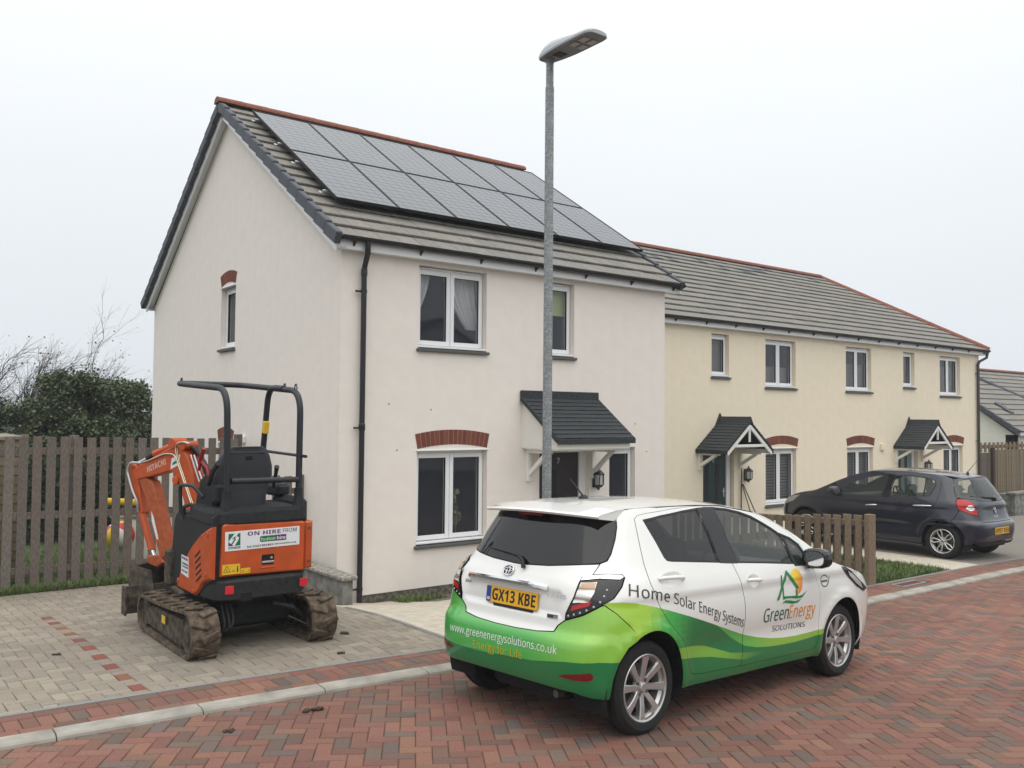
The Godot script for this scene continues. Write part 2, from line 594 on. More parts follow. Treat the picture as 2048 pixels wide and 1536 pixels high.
# a sheet over a grid of (x, z), skipping nothing, each point at height f(x, z) + lift
func sheet(b: MB, xs: Array, zs: Array, f: Callable, lift: float) -> void:
	for i in xs.size() - 1:
		for j in zs.size() - 1:
			var p: Array[Vector3] = []
			for c in [[xs[i], zs[j]], [xs[i], zs[j + 1]], [xs[i + 1], zs[j + 1]], [xs[i + 1], zs[j]]]:
				p.append(Vector3(c[0], f.call(c[0], c[1]) + lift, c[1]))
			b.quad(p[0], p[1], p[2], p[3])

func steps(a: float, b: float, d: float) -> Array:
	var n := maxi(1, ceili((b - a) / d))
	var o := []
	for i in n + 1:
		o.append(a + (b - a) * i / n)
	return o

func everywhere_y(x: float, z: float) -> float:
	if z > 14.0:
		return road_y(x, 14.0) + (0.02 * (z - 14.0) if z < 40.0 else 0.52)
	if z > 4.0:
		return road_y(x, z) - 0.1
	return land_y(x, z) - 0.07

# one paver or a piece of one: a flat stone with worn edges, following the ground
func paver(b: MB, poly: PackedVector2Array, f: Callable, rise: float, c: Color) -> void:
	var k := poly.size()
	if k < 3:
		return
	var p := poly
	if not Geometry2D.is_polygon_clockwise(p):
		p = p.duplicate()
		p.reverse()
	var mid := Vector2()
	for q in p:
		mid += q
	mid /= k
	b.col = c
	var top: Array[Vector3] = []
	var rim: Array[Vector3] = []
	var low: Array[Vector3] = []
	for q in p:
		var d := q - mid
		var t := mid + d * (1.0 - 0.0075 / maxf(d.length(), 0.02))
		top.append(Vector3(t.x, f.call(t.x, t.y) + rise, t.y))
		var y: float = f.call(q.x, q.y)
		rim.append(Vector3(q.x, y + rise - 0.005, q.y))
		low.append(Vector3(q.x, y - 0.03, q.y))
	# clockwise in (x, z) is counter-clockwise seen from above
	for i in range(1, k - 1):
		b.tri(top[0], top[i], top[i + 1])
	for i in k:
		var j := (i + 1) % k
		b.quad(rim[i], rim[j], top[j], top[i])
		b.quad(low[i], low[j], rim[j], rim[i])

func in_view(p: Vector3, margin: float) -> bool:
	var q := cam.transform.affine_inverse() * p
	if q.z > -0.5:
		return false
	var d := -q.z
	return absf(q.x) < d * 0.5851 + margin and absf(q.y) < d * 0.4388 + margin

func pick(r: RandomNumberGenerator, colors: Array, jitter := 0.12) -> Color:
	var c: Color = colors[r.randi_range(0, colors.size() - 1)]
	var k := 1.0 + r.randf_range(-jitter, jitter)
	return Color(c.r * k, c.g * k, c.b * k)

# lays bricks (polygons with colours): the largest-looking 300 as parts, the rest as one
func lay(bricks: Array, f: Callable, called: String, parent: Node3D) -> void:
	var eye := cam.position
	for k in bricks:
		var m := Vector2()
		for q in k[0]:
			m += q
		m /= k[0].size()
		var p := Vector3(m.x, f.call(m.x, m.y), m.y)
		var d := eye.distance_to(p)
		k.append((0.0 if in_view(p, 0.0) else 1e6) + d - 2.0 * k[3])
	bricks.sort_custom(func(a, b): return a[4] < b[4])
	var rest := MB.new()
	for i in bricks.size():
		var k: Array = bricks[i]
		if i < 300 and k[4] < 1e5:
			var b := MB.new()
			paver(b, k[0], f, k[2], k[1])
			put(called, b, "paver", parent)
		else:
			paver(rest, k[0], f, k[2], k[1])
	if rest.n:
		var o := put(called + "s", rest, "paver", parent)
		o.set_meta("kind", "stuff")

func herringbone(area: PackedVector2Array, turn: float, at: Vector2, f: Callable, margin: float, paint: Callable) -> Array:
	var out := []
	var u := 0.1
	var g := 0.0022
	var ca := cos(turn)
	var sa := sin(turn)
	var lo := Vector2(1e9, 1e9)
	var hi := -lo
	for q in area:
		var l := Vector2((q.x - at.x) * ca + (q.y - at.y) * sa, -(q.x - at.x) * sa + (q.y - at.y) * ca)
		lo = lo.min(l)
		hi = hi.max(l)
	for i in range(floori(lo.x / u) - 2, ceili(hi.x / u) + 2):
		for j in range(floori(lo.y / u) - 2, ceili(hi.y / u) + 2):
			var c := posmod(i - j, 4)
			if c != 0 and c != 3:
				continue
			var x0 := i * u
			var y0 := j * u
			var x1 := x0 + (2 * u if c == 0 else u)
			var y1 := y0 + (u if c == 0 else 2 * u)
			var poly := PackedVector2Array()
			for q in rect2(x0 + g, y0 + g, x1 - g, y1 - g):
				poly.append(at + Vector2(q.x * ca - q.y * sa, q.x * sa + q.y * ca))
			var mid := (poly[0] + poly[2]) * 0.5
			if not in_view(Vector3(mid.x, f.call(mid.x, mid.y), mid.y), margin):
				continue
			var parts := Geometry2D.intersect_polygons(poly, area)
			if parts.is_empty():
				continue
			var cr: Array = paint.call(mid, c == 0, i, j)
			for s in parts:
				if s.size() >= 3:
					var ar := 0.0
					for t in range(1, s.size() - 1):
						ar += absf((s[t] - s[0]).cross(s[t + 1] - s[0])) * 0.5
					if ar > 0.0008:
						out.append([s, cr[0], cr[1], 1.0 if ar > 0.015 else 0.0])
	return out

const RED_BRICKS := [Color(0.30, 0.135, 0.098), Color(0.285, 0.13, 0.098), Color(0.31, 0.15, 0.105), Color(0.265, 0.125, 0.098), Color(0.315, 0.165, 0.11), Color(0.225, 0.135, 0.105), Color(0.185, 0.135, 0.115), Color(0.21, 0.148, 0.115), Color(0.29, 0.138, 0.105), Color(0.285, 0.14, 0.10), Color(0.25, 0.145, 0.105)]
const GREY_PAVERS := [Color(0.40, 0.345, 0.27), Color(0.425, 0.37, 0.29), Color(0.38, 0.328, 0.262), Color(0.41, 0.352, 0.283), Color(0.36, 0.315, 0.255), Color(0.435, 0.38, 0.30)]

func build_ground() -> void:
	var rng := RandomNumberGenerator.new()
	rng.seed = 77
	# the earth under everything, out to the horizon
	var b := MB.new()
	var xs := [-400.0, -150.0, -60.0, -30.0, -15.0] + steps(-10.0, -2.0, 1.0) + [-1.25, -0.85, -0.45, -0.1, 0.3, 0.7] + steps(1.5, 6.0, 0.9) + [6.2, 6.6, 7.0] + steps(8.0, 24.0, 2.0) + [30.0, 45.0, 80.0, 180.0, 400.0]
	var zs := [-500.0, -200.0, -80.0, -60.0, -30.0, -15.0, -9.0, -6.0, -4.0, -2.8, -2.0, -1.0, 0.0, 0.7, 1.5, 2.2, 3.0, 3.65, 3.95, 4.05, 5.0, 6.5, 8.5, 14.0, 20.0, 40.0, 100.0, 300.0]
	sheet(b, xs, zs, everywhere_y, -0.02)
	var g := put("ground", b, "soil", self)
	g.set_meta("kind", "structure")
	# road of herringbone bricks
	var road := structure("road")
	b = MB.new()
	sheet(b, [-60.0, -30.0, -12.0, -7.0, -4.26, -2.9, -1.0, 0.5, 2.0, 3.5, 5.2, 7.0, 9.5, 14.0, 24.0, 60.0], [4.24, 6.0, 8.5, 14.0], road_y, -0.006)
	put("road_bed", b, "joint_sand", road)
	var zone := poly2([-9.0, 4.253, 13.0, 4.253, 13.0, 12.0, -9.0, 12.0])
	var tone := FastNoiseLite.new()
	tone.seed = 5
	tone.frequency = 0.45
	var paint := func(m: Vector2, _h: bool, _i: int, _j: int) -> Array:
		var c := pick(rng, RED_BRICKS, 0.14)
		var k := 1.0 + 0.22 * tone.get_noise_2d(m.x, m.y)
		return [Color(c.r * k, c.g * k, c.b * k), 0.002 + rng.randf_range(-0.0016, 0.0016)]
	lay(herringbone(zone, -deg_to_rad(90.0 - 31.0), Vector2(0.03, 5.0), road_y, 0.8, paint), road_y, "brick", road)
	# driveway of grey pavers with a row of red ones between the two bays
	var drive := structure("driveway")
	b = MB.new()
	sheet(b, [-9.0, -7.0, -5.0, -3.5, -2.5, -1.25, -1.05, -0.85, -0.65, -0.45], [-2.75, -1.5, 0.0, 0.8, 1.5, 2.2, 3.0, 3.65], land_y, -0.006)
	put("paving_bed", b, "joint_pale", drive)
	zone = poly2([-7.0, -2.6, -0.49, -2.6, -0.49, 3.6, -7.0, 3.6])
	var dirt := FastNoiseLite.new()
	dirt.seed = 15
	dirt.frequency = 0.5
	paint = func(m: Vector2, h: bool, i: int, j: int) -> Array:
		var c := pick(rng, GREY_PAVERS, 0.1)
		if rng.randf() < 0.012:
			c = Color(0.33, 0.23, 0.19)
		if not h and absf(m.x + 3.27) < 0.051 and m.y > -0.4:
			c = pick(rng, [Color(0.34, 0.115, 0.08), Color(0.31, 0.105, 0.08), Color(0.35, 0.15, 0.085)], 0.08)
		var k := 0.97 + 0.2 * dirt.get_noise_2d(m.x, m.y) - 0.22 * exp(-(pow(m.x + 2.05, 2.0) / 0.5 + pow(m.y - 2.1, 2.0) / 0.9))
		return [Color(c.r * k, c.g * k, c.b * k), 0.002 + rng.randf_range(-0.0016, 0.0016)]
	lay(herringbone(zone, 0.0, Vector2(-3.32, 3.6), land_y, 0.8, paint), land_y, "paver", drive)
	# pale edging between drive and footway
	var foot := structure("footway")
	b = MB.new()
	var foot_y := func(x: float, z: float) -> float:
		return kerb_y(x) - 0.018 + 0.02 * (z - 3.65)
	sheet(b, steps(-9.0, 20.0, 1.0), [3.6, 4.14], foot_y, -0.006)
	put("paving_bed", b, "joint_sand", foot)
	var x := -8.6
	while x < 16.0:
		if in_view(Vector3(x, kerb_y(x), 3.62), 1.0):
			var e := MB.new()
			paver(e, rect2(x + 0.002, 3.603, x + 0.998, 3.648), foot_y, 0.006, Color.WHITE)
			put("edging_stone", e, "edging", foot)
		x += 1.0
	for k in 4:
		var e := MB.new()
		paver(e, rect2(-0.488, 1.2 + 0.6 * k + 0.002, -0.446, 1.8 + 0.6 * k - 0.002), land_y, 0.008, Color.WHITE)
		put("edging_stone", e, "edging", foot)
	var foot_bricks := []
	for course in [[3.652, 3.765, 0.2, 0.0], [3.768, 3.978, 0.1, 0.0], [3.981, 4.098, 0.2, 0.07]]:
		x = -8.6 + course[3]
		while x < 16.0:
			if in_view(Vector3(x, kerb_y(x), course[0]), 0.8) and not (x > 6.55 and x < 7.2 and course[2] == 0.1):
				foot_bricks.append([rect2(x + 0.002, course[0] + 0.002, x + course[2] - 0.002, course[1] - 0.002), pick(rng, RED_BRICKS, 0.14), 0.002 + rng.randf_range(-0.0015, 0.0015), 1.0])
			x += course[2]
	lay(foot_bricks, foot_y, "brick", foot)
	# kerb stones with a rounded front edge
	var kerb := structure("kerb")
	x = -8.46 + 0.005
	var prof := [Vector2(4.102, -0.16), Vector2(4.102, 0.0), Vector2(4.205, 0.0), Vector2(4.228, -0.005), Vector2(4.244, -0.016), Vector2(4.25, -0.032), Vector2(4.25, -0.16)]
	while x < 16.0:
		var x1 := x + 0.9
		if in_view(Vector3(x + 0.45, kerb_y(x), 4.2), 1.2):
			var ks := MB.new()
			var dy := rng.randf_range(-0.003, 0.003)
			var ring0 := []
			var ring1 := []
			var ring0b := []
			var ring1b := []
			for q in prof:
				var s := 0.006
				ring0.append(Vector3(x + 0.004, kerb_y(x) + q.y + dy - s * 0.6, q.x - s * 0.3))
				ring0b.append(Vector3(x + 0.012, kerb_y(x) + q.y + dy, q.x))
				ring1b.append(Vector3(x1 - 0.012, kerb_y(x1) + q.y + dy, q.x))
				ring1.append(Vector3(x1 - 0.004, kerb_y(x1) + q.y + dy - s * 0.6, q.x - s * 0.3))
			ks.loft([ring0, ring0b, ring1b, ring1])
			put("kerb_stone", ks, "kerb_stone", kerb)
		x = x1
	# gully cover in the footway by the garden fence
	var cover := thing("stopcock_cover", "small rectangular brick-red cover with pale surround set in the footway bricks", "cover")
	b = MB.new()
	var y := kerb_y(6.87) - 0.012
	var dip := Basis(Vector3.FORWARD, 0.003)
	for q in [[6.87, 3.775, 0.62, 0.03], [6.87, 3.935, 0.62, 0.03]]:
		b.box(Vector3(q[0], y - 0.005, q[1]), Vector3(q[2], 0.03, q[3]), 0.004, dip)
	for q in [[6.575, 3.855], [7.165, 3.855]]:
		b.box(Vector3(q[0], y - 0.005, q[1]), Vector3(0.03, 0.03, 0.128), 0.004, dip)
	put("frame", b, "edging", cover)
	b = MB.new()
	b.col = Color(0.13, 0.045, 0.035)
	b.box(Vector3(6.87, y - 0.004, 3.855), Vector3(0.556, 0.024, 0.126), 0.004, dip)
	put("lid", b, "brick", cover)
	# cream slabs leading to the front door
	var path := structure("path")
	b = MB.new()
	sheet(b, [-0.45, -0.2, 0.0, 0.3, 0.6, 0.8, 2.0, 3.3, 4.4], [0.02, 0.3, 0.75, 1.3, 1.9], land_y, -0.008)
	sheet(b, [-0.45, -0.2, 0.0, 0.3, 0.6, 0.8], [1.9, 2.8, 3.6], land_y, -0.008)
	put("bedding", b, "joint_pale", path)
	for i in 11:
		for j in 8:
			var sx := -0.44 + i * 0.45 + (0.0 if j % 2 == 0 else 0.0)
			var sz := 0.05 + j * 0.45
			if (sx > 0.6 and sz > 1.5) or sx > 4.0 or (sx > 0.8 and sz < 0.6):
				continue
			var sb := MB.new()
			paver(sb, rect2(sx + 0.003, sz + 0.003, sx + 0.447, minf(sz + 0.447, 3.598)), land_y, 0.004 + rng.randf_range(-0.002, 0.002), Color.WHITE)
			put("slab", sb, "slab", path)
	# cream slab strip beside the dark car
	var strip := structure("slab_strip")
	for i in 2:
		for j in 8:
			var sx := 8.63 + i * 0.43
			var sz := 0.0 + j * 0.45
			var sb := MB.new()
			paver(sb, rect2(sx + 0.003, sz + 0.003, sx + 0.427, minf(sz + 0.447, 3.598)), land_y, 0.006 + rng.randf_range(-0.002, 0.002), Color.WHITE)
			put("slab", sb, "slab", strip)
	# tarmac in front of the cream terrace
	var tar := structure("tarmac_drive")
	b = MB.new()
	sheet(b, [9.49, 11.0, 12.5, 14.0, 16.0, 19.0, 22.0, 28.0], [-1.95, -1.0, 0.2, 1.2, 2.4, 3.6], land_y, 0.0)
	put("tarmac", b, "tarmac", tar)
	# lawns
	var lawn := structure("lawn")
	b = MB.new()
	sheet(b, [0.86, 2.0, 3.3, 4.4, 5.4, 6.2, 6.6, 7.0, 8.0, 8.62], [1.98, 2.6, 3.2, 3.6], land_y, -0.02)
	sheet(b, [6.3, 6.6, 7.0, 8.0, 8.62], [-1.9, -1.0, 0.2, 1.98], land_y, -0.02)
	sheet(b, [0.4, 0.85, 1.4, 2.6, 3.3], [0.02, 0.3, 0.68], land_y, -0.02)
	put("turf", b, "turf", lawn)
	var back := structure("back_lawn")
	b = MB.new()
	sheet(b, [-14.0, -8.0, -5.0, -3.0, -1.5, -0.02], [-12.0, -9.0, -6.0, -4.0, -2.9], land_y, -0.03)
	put("turf", b, "turf", back)
	grass("lawn_grass", lawn, [[0.9, 2.0, 6.2, 3.55, 900], [6.45, 0.6, 8.6, 3.55, 5200], [0.85, 0.03, 1.5, 0.4, 160]], 0.05, 0.10)
	grass("lawn_grass", back, [[-6.5, -9.0, -0.1, -2.9, 9000]], 0.05, 0.09)
	# rough grass along the foot of the picket fence
	var verge := structure("rough_grass")
	grass("grass_tuft", verge, [[-6.0, -2.75, -0.5, -2.42, 4200]], 0.05, 0.15)
	var kick := structure("moss_strip")
	b = MB.new()
	sheet(b, steps(-7.0, -0.5, 0.5), [-2.86, -2.6, -2.42], land_y, 0.012)
	put("moss", b, "soil", kick)
	grass("grass_tuft", kick, [[0.72, 0.05, 1.05, 0.5, 90]], 0.06, 0.16)

func grass(called: String, parent: Node3D, areas: Array, h0: float, h1: float) -> void:
	var rng := RandomNumberGenerator.new()
	rng.seed = 19 + parent.get_index()
	var b := MB.new()
	for a in areas:
		for i in a[4]:
			var x: float = rng.randf_range(a[0], a[2])
			var z: float = rng.randf_range(a[1], a[3])
			var base := Vector3(x, land_y(x, z) - 0.03, z)
			b.col = pick(rng, [Color(0.10, 0.165, 0.04), Color(0.08, 0.14, 0.032), Color(0.125, 0.17, 0.05), Color(0.15, 0.16, 0.065)], 0.2)
			for k in 3:
				var d := Vector3(rng.randf_range(-1, 1), 0, rng.randf_range(-1, 1)).normalized()
				var w := d.cross(Vector3.UP) * rng.randf_range(0.004, 0.008)
				var h := rng.randf_range(h0, h1)
				var p := base + d * 0.01
				var tip := p + Vector3.UP * h + d * h * rng.randf_range(0.2, 0.8)
				var m := p + Vector3.UP * h * 0.55 + d * h * 0.15
				b.tri(p - w, p + w, m + w * 0.7)
				b.tri(p - w, m + w * 0.7, m - w * 0.7)
				b.tri(m - w * 0.7, m + w * 0.7, tip)
	var o := put(called, b, "grass_blade", parent)
	o.set_meta("kind", "stuff")
# ---------- walls ----------
# a wall of thickness t behind the plane of xf, with rectangular openings [x0, y0, x1, y1]
func wall(called: String, poly: PackedVector2Array, holes: Array, t: float, xf: Transform3D, material: String, parent: Node, depth := 0.12) -> void:
	var xs := []
	var ys := []
	for p in poly:
		xs.append(p.x)
		ys.append(p.y)
	for h in holes:
		xs.append_array([h[0], h[2]])
		ys.append_array([h[1], h[3]])
	xs.sort()
	ys.sort()
	var o := MB.new()
	var inn := MB.new()
	for i in xs.size() - 1:
		if xs[i + 1] - xs[i] < 1e-4:
			continue
		for j in ys.size() - 1:
			if ys[j + 1] - ys[j] < 1e-4:
				continue
			var mx: float = (xs[i] + xs[i + 1]) / 2
			var my: float = (ys[j] + ys[j + 1]) / 2
			var inside := false
			for h in holes:
				if mx > h[0] and mx < h[2] and my > h[1] and my < h[3]:
					inside = true
			if inside:
				continue
			for piece in Geometry2D.intersect_polygons(rect2(xs[i], ys[j], xs[i + 1], ys[j + 1]), poly):
				var q: PackedVector2Array = piece
				if Geometry2D.is_polygon_clockwise(q):
					q.reverse()
				for k in range(1, q.size() - 1):
					o.tri(xf * Vector3(q[0].x, q[0].y, 0), xf * Vector3(q[k].x, q[k].y, 0), xf * Vector3(q[k + 1].x, q[k + 1].y, 0))
					inn.tri(xf * Vector3(q[0].x, q[0].y, -t), xf * Vector3(q[k + 1].x, q[k + 1].y, -t), xf * Vector3(q[k].x, q[k].y, -t))
	for h in holes:
		var c := [Vector2(h[0], h[1]), Vector2(h[2], h[1]), Vector2(h[2], h[3]), Vector2(h[0], h[3])]
		for k in 4:
			var a: Vector2 = c[k]
			var b: Vector2 = c[(k + 1) % 4]
			o.quad(xf * Vector3(a.x, a.y, 0), xf * Vector3(b.x, b.y, 0), xf * Vector3(b.x, b.y, -depth), xf * Vector3(a.x, a.y, -depth))
			inn.quad(xf * Vector3(a.x, a.y, -depth), xf * Vector3(b.x, b.y, -depth), xf * Vector3(b.x, b.y, -t), xf * Vector3(a.x, a.y, -t))
	var p := poly
	if Geometry2D.is_polygon_clockwise(p):
		p = p.duplicate()
		p.reverse()
	for k in p.size():
		var a := p[k]
		var b := p[(k + 1) % p.size()]
		o.quad(xf * Vector3(a.x, a.y, -t), xf * Vector3(b.x, b.y, -t), xf * Vector3(b.x, b.y, 0), xf * Vector3(a.x, a.y, 0))
	put(called, o, material, parent)
	put("inner_wall", inn, "inside", parent)

func ring(b: MB, x0: float, y0: float, x1: float, y1: float, w: float, z0: float, z1: float, xf: Transform3D) -> void:
	var zc := (z0 + z1) / 2
	var d := z1 - z0
	var e := 0.004
	b.box(xf * Vector3(x0 + w / 2, (y0 + y1) / 2, zc), Vector3(w, y1 - y0, d), e, xf.basis)
	b.box(xf * Vector3(x1 - w / 2, (y0 + y1) / 2, zc), Vector3(w, y1 - y0, d), e, xf.basis)
	b.box(xf * Vector3((x0 + x1) / 2, y0 + w / 2, zc), Vector3(x1 - x0 - 2 * w, w, d), e, xf.basis)
	b.box(xf * Vector3((x0 + x1) / 2, y1 - w / 2, zc), Vector3(x1 - x0 - 2 * w, w, d), e, xf.basis)

# a plastic window set back in an opening whose lower left corner is the origin of xf
func window(parent: Node, xf: Transform3D, w: float, h: float, panes: int, back := -0.16, slate := true) -> MeshInstance3D:
	var b := MB.new()
	var zf := back + 0.06
	var gap := 0.006
	ring(b, gap, 0.075, w - gap, h - gap, 0.045, back, zf, xf)
	# plastic sill
	b.box(xf * Vector3(w / 2, 0.055, (zf + 0.02) / 2 - 0.02), Vector3(w - 0.004, 0.03, absf(zf) + 0.02), 0.006, xf.basis)
	var cw := (w - 2 * gap - 0.02) / panes
	var rects := []
	for i in panes:
		var x0 := gap + 0.01 + cw * i + 0.003
		var x1 := x0 + cw - 0.006
		ring(b, x0, 0.085, x1, h - 0.05, 0.062, back + 0.01, zf + 0.016, xf)
		rects.append([x0 + 0.058, 0.085 + 0.058, x1 - 0.058, h - 0.05 - 0.058])
	var frame := put("window", b, "upvc", parent)
	for i in panes:
		var r: Array = rects[i]
		var s := MB.new()
		ring(s, r[0] - 0.002, r[1] - 0.002, r[2] + 0.002, r[3] + 0.002, 0.009, back + 0.03, zf + 0.008, xf)
		put("seal", s, "seal", frame)
		var g := MB.new()
		g.quad(xf * Vector3(r[0], r[1], back + 0.04), xf * Vector3(r[2], r[1], back + 0.04), xf * Vector3(r[2], r[3], back + 0.04), xf * Vector3(r[0], r[3], back + 0.04))
		put("pane", g, "pane", frame)
		var v := MB.new()
		v.box(xf * Vector3((r[0] + r[2]) / 2, h - 0.026, zf + 0.01), Vector3((r[2] - r[0]) * 0.95, 0.022, 0.025), 0.005, xf.basis)
		put("trickle_vent", v, "upvc", frame)
	if slate:
		var s := MB.new()
		s.box(xf * Vector3(w / 2, 0.005, 0.002), Vector3(w + 0.06, 0.042, 0.1), 0.006, xf.basis)
		put("sill", s, "sill_slate", frame)
	return frame

# a shallow arch of soldier bricks over an opening of width w; the origin of xf is the middle of the springing line
func brick_arch(parent: Node, xf: Transform3D, w: float, n: int, rise: float, deep: float, seed_: int) -> void:
	var rng := RandomNumberGenerator.new()
	rng.seed = seed_
	var hw := w / 2
	var r := (hw * hw + rise * rise) / (2 * rise)
	var cy := rise - r
	var a := asin(hw / r)
	var ro := r + deep * 0.97
	var bed := MB.new()
	var pts := PackedVector2Array()
	for i in 13:
		var t := lerpf(-a, a, i / 12.0)
		pts.append(Vector2(sin(t) * (r + 0.004), cy + cos(t) * (r + 0.004)))
	for i in 13:
		var t := lerpf(a, -a, i / 12.0)
		pts.append(Vector2(sin(t) * (ro - 0.006), cy + cos(t) * (ro - 0.006)))
	bed.prism(pts, -0.02, 0.003, xf)
	var arch := put("brick_arch", bed, "mortar", parent)
	for i in n:
		var t0 := lerpf(-a, a, float(i) / n) + 0.0035 / r * (1 if i > 0 else 0)
		var t1 := lerpf(-a, a, float(i + 1) / n) - 0.0035 / r * (1 if i < n - 1 else 0)
		var bb := MB.new()
		bb.col = pick(rng, [Color(0.27, 0.075, 0.045), Color(0.25, 0.07, 0.045), Color(0.29, 0.09, 0.05), Color(0.225, 0.066, 0.045)], 0.1)
		var q := PackedVector2Array([Vector2(sin(t0) * r, cy + cos(t0) * r), Vector2(sin(t1) * r, cy + cos(t1) * r), Vector2(sin(t1) * ro, cy + cos(t1) * ro), Vector2(sin(t0) * ro, cy + cos(t0) * ro)])
		bb.slab(q, -0.02, 0.008 + rng.randf_range(-0.0015, 0.002), 0.003, xf)
		put("brick", bb, "brick", arch)
	# white board under the arch with a thin drip ledge
	var wb := MB.new()
	pts = PackedVector2Array([Vector2(-hw + 0.005, -0.012), Vector2(hw - 0.005, -0.012)])
	for i in 13:
		var t := lerpf(a * 0.995, -a * 0.995, i / 12.0)
		pts.append(Vector2(sin(t) * (r - 0.002), cy + cos(t) * (r - 0.002)))
	wb.prism(pts, -0.06, -0.004, xf)
	wb.box(xf * Vector3(0, -0.022, -0.01), Vector3(w + 0.045, 0.016, 0.07), 0.004, xf.basis)
	put("arch_board", wb, "upvc", arch)

# hanging cloth with folds, drawn aside towards the bottom
func curtain(parent: Node, called: String, material: String, xf: Transform3D, x0: float, x1: float, bx0: float, bx1: float, y0: float, y1: float, folds: float, depth := 0.03) -> void:
	var b := MB.new()
	var nx := 26
	var ny := 14
	var p := func(i: int, j: int) -> Vector3:
		var u := float(i) / nx
		var v := float(j) / ny
		var s := pow(v, 1.6)
		var x := lerpf(lerpf(x0, bx0, s), lerpf(x1, bx1, s), u)
		return xf * Vector3(x, lerpf(y1, y0, v), sin(u * folds * TAU) * depth * (0.4 + 0.6 * v))
	for i in nx:
		for j in ny:
			b.quad(p.call(i, j + 1), p.call(i + 1, j + 1), p.call(i + 1, j), p.call(i, j))
	put(called, b, material, parent)

# ---------- roofs ----------
const TILES := [Color(0.262, 0.246, 0.218), Color(0.245, 0.232, 0.208), Color(0.28, 0.262, 0.23), Color(0.255, 0.238, 0.215), Color(0.232, 0.222, 0.203), Color(0.27, 0.248, 0.22)]
var tile_meshes := {}

func tile_mesh(w: float, k: int, dark: bool) -> ArrayMesh:
	var key := "%s %d %s" % [w, k, dark]
	if not tile_meshes.has(key):
		var b := MB.new()
		b.col = Color(0.10, 0.11, 0.125) if dark else TILES[k]
		# x across, y out of the roof, -z up the slope; origin at the lower edge
		var tilt := Basis(Vector3.RIGHT, -0.105)
		b.box(tilt * Vector3(0, 0, -0.205) + Vector3(0, 0.044, 0), Vector3(w - 0.005, 0.03, 0.41), 0.004, tilt)
		tile_meshes[key] = b.done()
	return tile_meshes[key]

# xf: origin at the eaves line's left end, x along the eaves, y out of the slope, -z up the slope
# keep(x, s) tells where the roof is; tiles are sorted by how near they lie
func tiled_slope(roof: Node, xf: Transform3D, width: float, rows: int, gauge: float, keep: Callable, sd: int, first: int) -> void:
	var rng := RandomNumberGenerator.new()
	rng.seed = sd
	var tw := 0.30
	var cols := roundi(width / tw)
	tw = width / cols
	var all := []
	for r in rows:
		for c in cols:
			var x := (c + 0.5) * tw
			var s := r * gauge
			if not keep.call(x, s + 0.17):
				continue
			var p := xf * Vector3(x, 0.0, -s)
			var k := rng.randi_range(0, 5)
			var dk := sd == 2 and rng.randf() < 0.14 and r > rows - 4
			var jig := Transform3D(Basis(Vector3.RIGHT, rng.randf_range(-0.004, 0.004)), Vector3(x, rng.randf_range(-0.002, 0.002), -s + rng.randf_range(-0.003, 0.003)))
			all.append([p.distance_to(cam.position), xf * jig, k, dk])
	all.sort_custom(func(a, b): return a[0] < b[0])
	var rest := SurfaceTool.new()
	rest.begin(Mesh.PRIMITIVE_TRIANGLES)
	var n := 0
	for i in all.size():
		var t: Array = all[i]
		if i < first:
			inst("roof_tile", tile_mesh(tw, t[2], t[3]), M.tile, roof, t[1])
		else:
			rest.append_from(tile_mesh(tw, t[2], t[3]), 0, t[1])
			n += 1
	if n:
		var o := inst("roof_tiles", rest.commit(), M.tile, roof)
		o.set_meta("kind", "stuff")

func ridge_line(parent: Node, a: Vector3, b: Vector3, called := "ridge_tile") -> void:
	var l := a.distance_to(b)
	var n := maxi(1, roundi(l / 0.45))
	var d := (b - a) / n
	var dir := d.normalized()
	var side := dir.cross(Vector3.UP).normalized()
	var up := side.cross(dir).normalized()
	for i in n:
		var m := MB.new()
		var r0 := []
		var r1 := []
		for k in 9:
			var t := PI * k / 8.0
			var o := side * cos(t) * 0.125 + up * (sin(t) * 0.105 - 0.045)
			r0.append(a + d * i + o * 0.97)
			r1.append(a + d * (i + 1.03) + o * 1.04)
		m.loft([r0, r1])
		put(called, m, "ridge", parent)

func gutter(parent: Node, a: Vector3, b: Vector3, out: Vector3, material := "black_plastic") -> MeshInstance3D:
	var g := MB.new()
	var r0 := []
	var r1 := []
	for k in 13:
		var t := PI * k / 12.0
		var o := out * (-cos(t) * 0.058) + Vector3.DOWN * (sin(t) * 0.058)
		r0.append(a + o)
		r1.append(b + o)
	for k in range(12, -1, -1):
		var t := PI * k / 12.0
		var o := out * (-cos(t) * 0.053) + Vector3.DOWN * (sin(t) * 0.053)
		r0.append(a + o)
		r1.append(b + o)
	g.loft([r0, r1])
	var o2 := put("gutter", g, material, parent)
	var l := a.distance_to(b)
	var n := roundi(l / 0.95)
	var along := (b - a).normalized()
	for i in n:
		var p := a + along * (0.2 + (l - 0.4) * i / (n - 1.0))
		var k := MB.new()
		k.prism(poly2([-0.065, 0.0, 0.062, 0.0, 0.062, -0.02, 0.0, -0.066, -0.03, -0.085, -0.06, -0.115]), -0.011, 0.011, Transform3D(Basis(out, Vector3.UP, out.cross(Vector3.UP)), p))
		put("gutter_bracket", k, material, o2)
	return o2

func pipe_clip(parent: Node, p: Vector3, material := "black_plastic") -> void:
	var b := MB.new()
	b.lathe([Vector2(0.0, -0.02), Vector2(0.042, -0.02), Vector2(0.042, 0.02), Vector2(0.0, 0.02)], 12, Transform3D(Basis(), p))
	b.tube([p + Vector3(-0.11, 0, -0.02), p + Vector3(-0.03, 0, -0.015)], 0.014, 6)
	put("pipe_clip", b, material, parent)

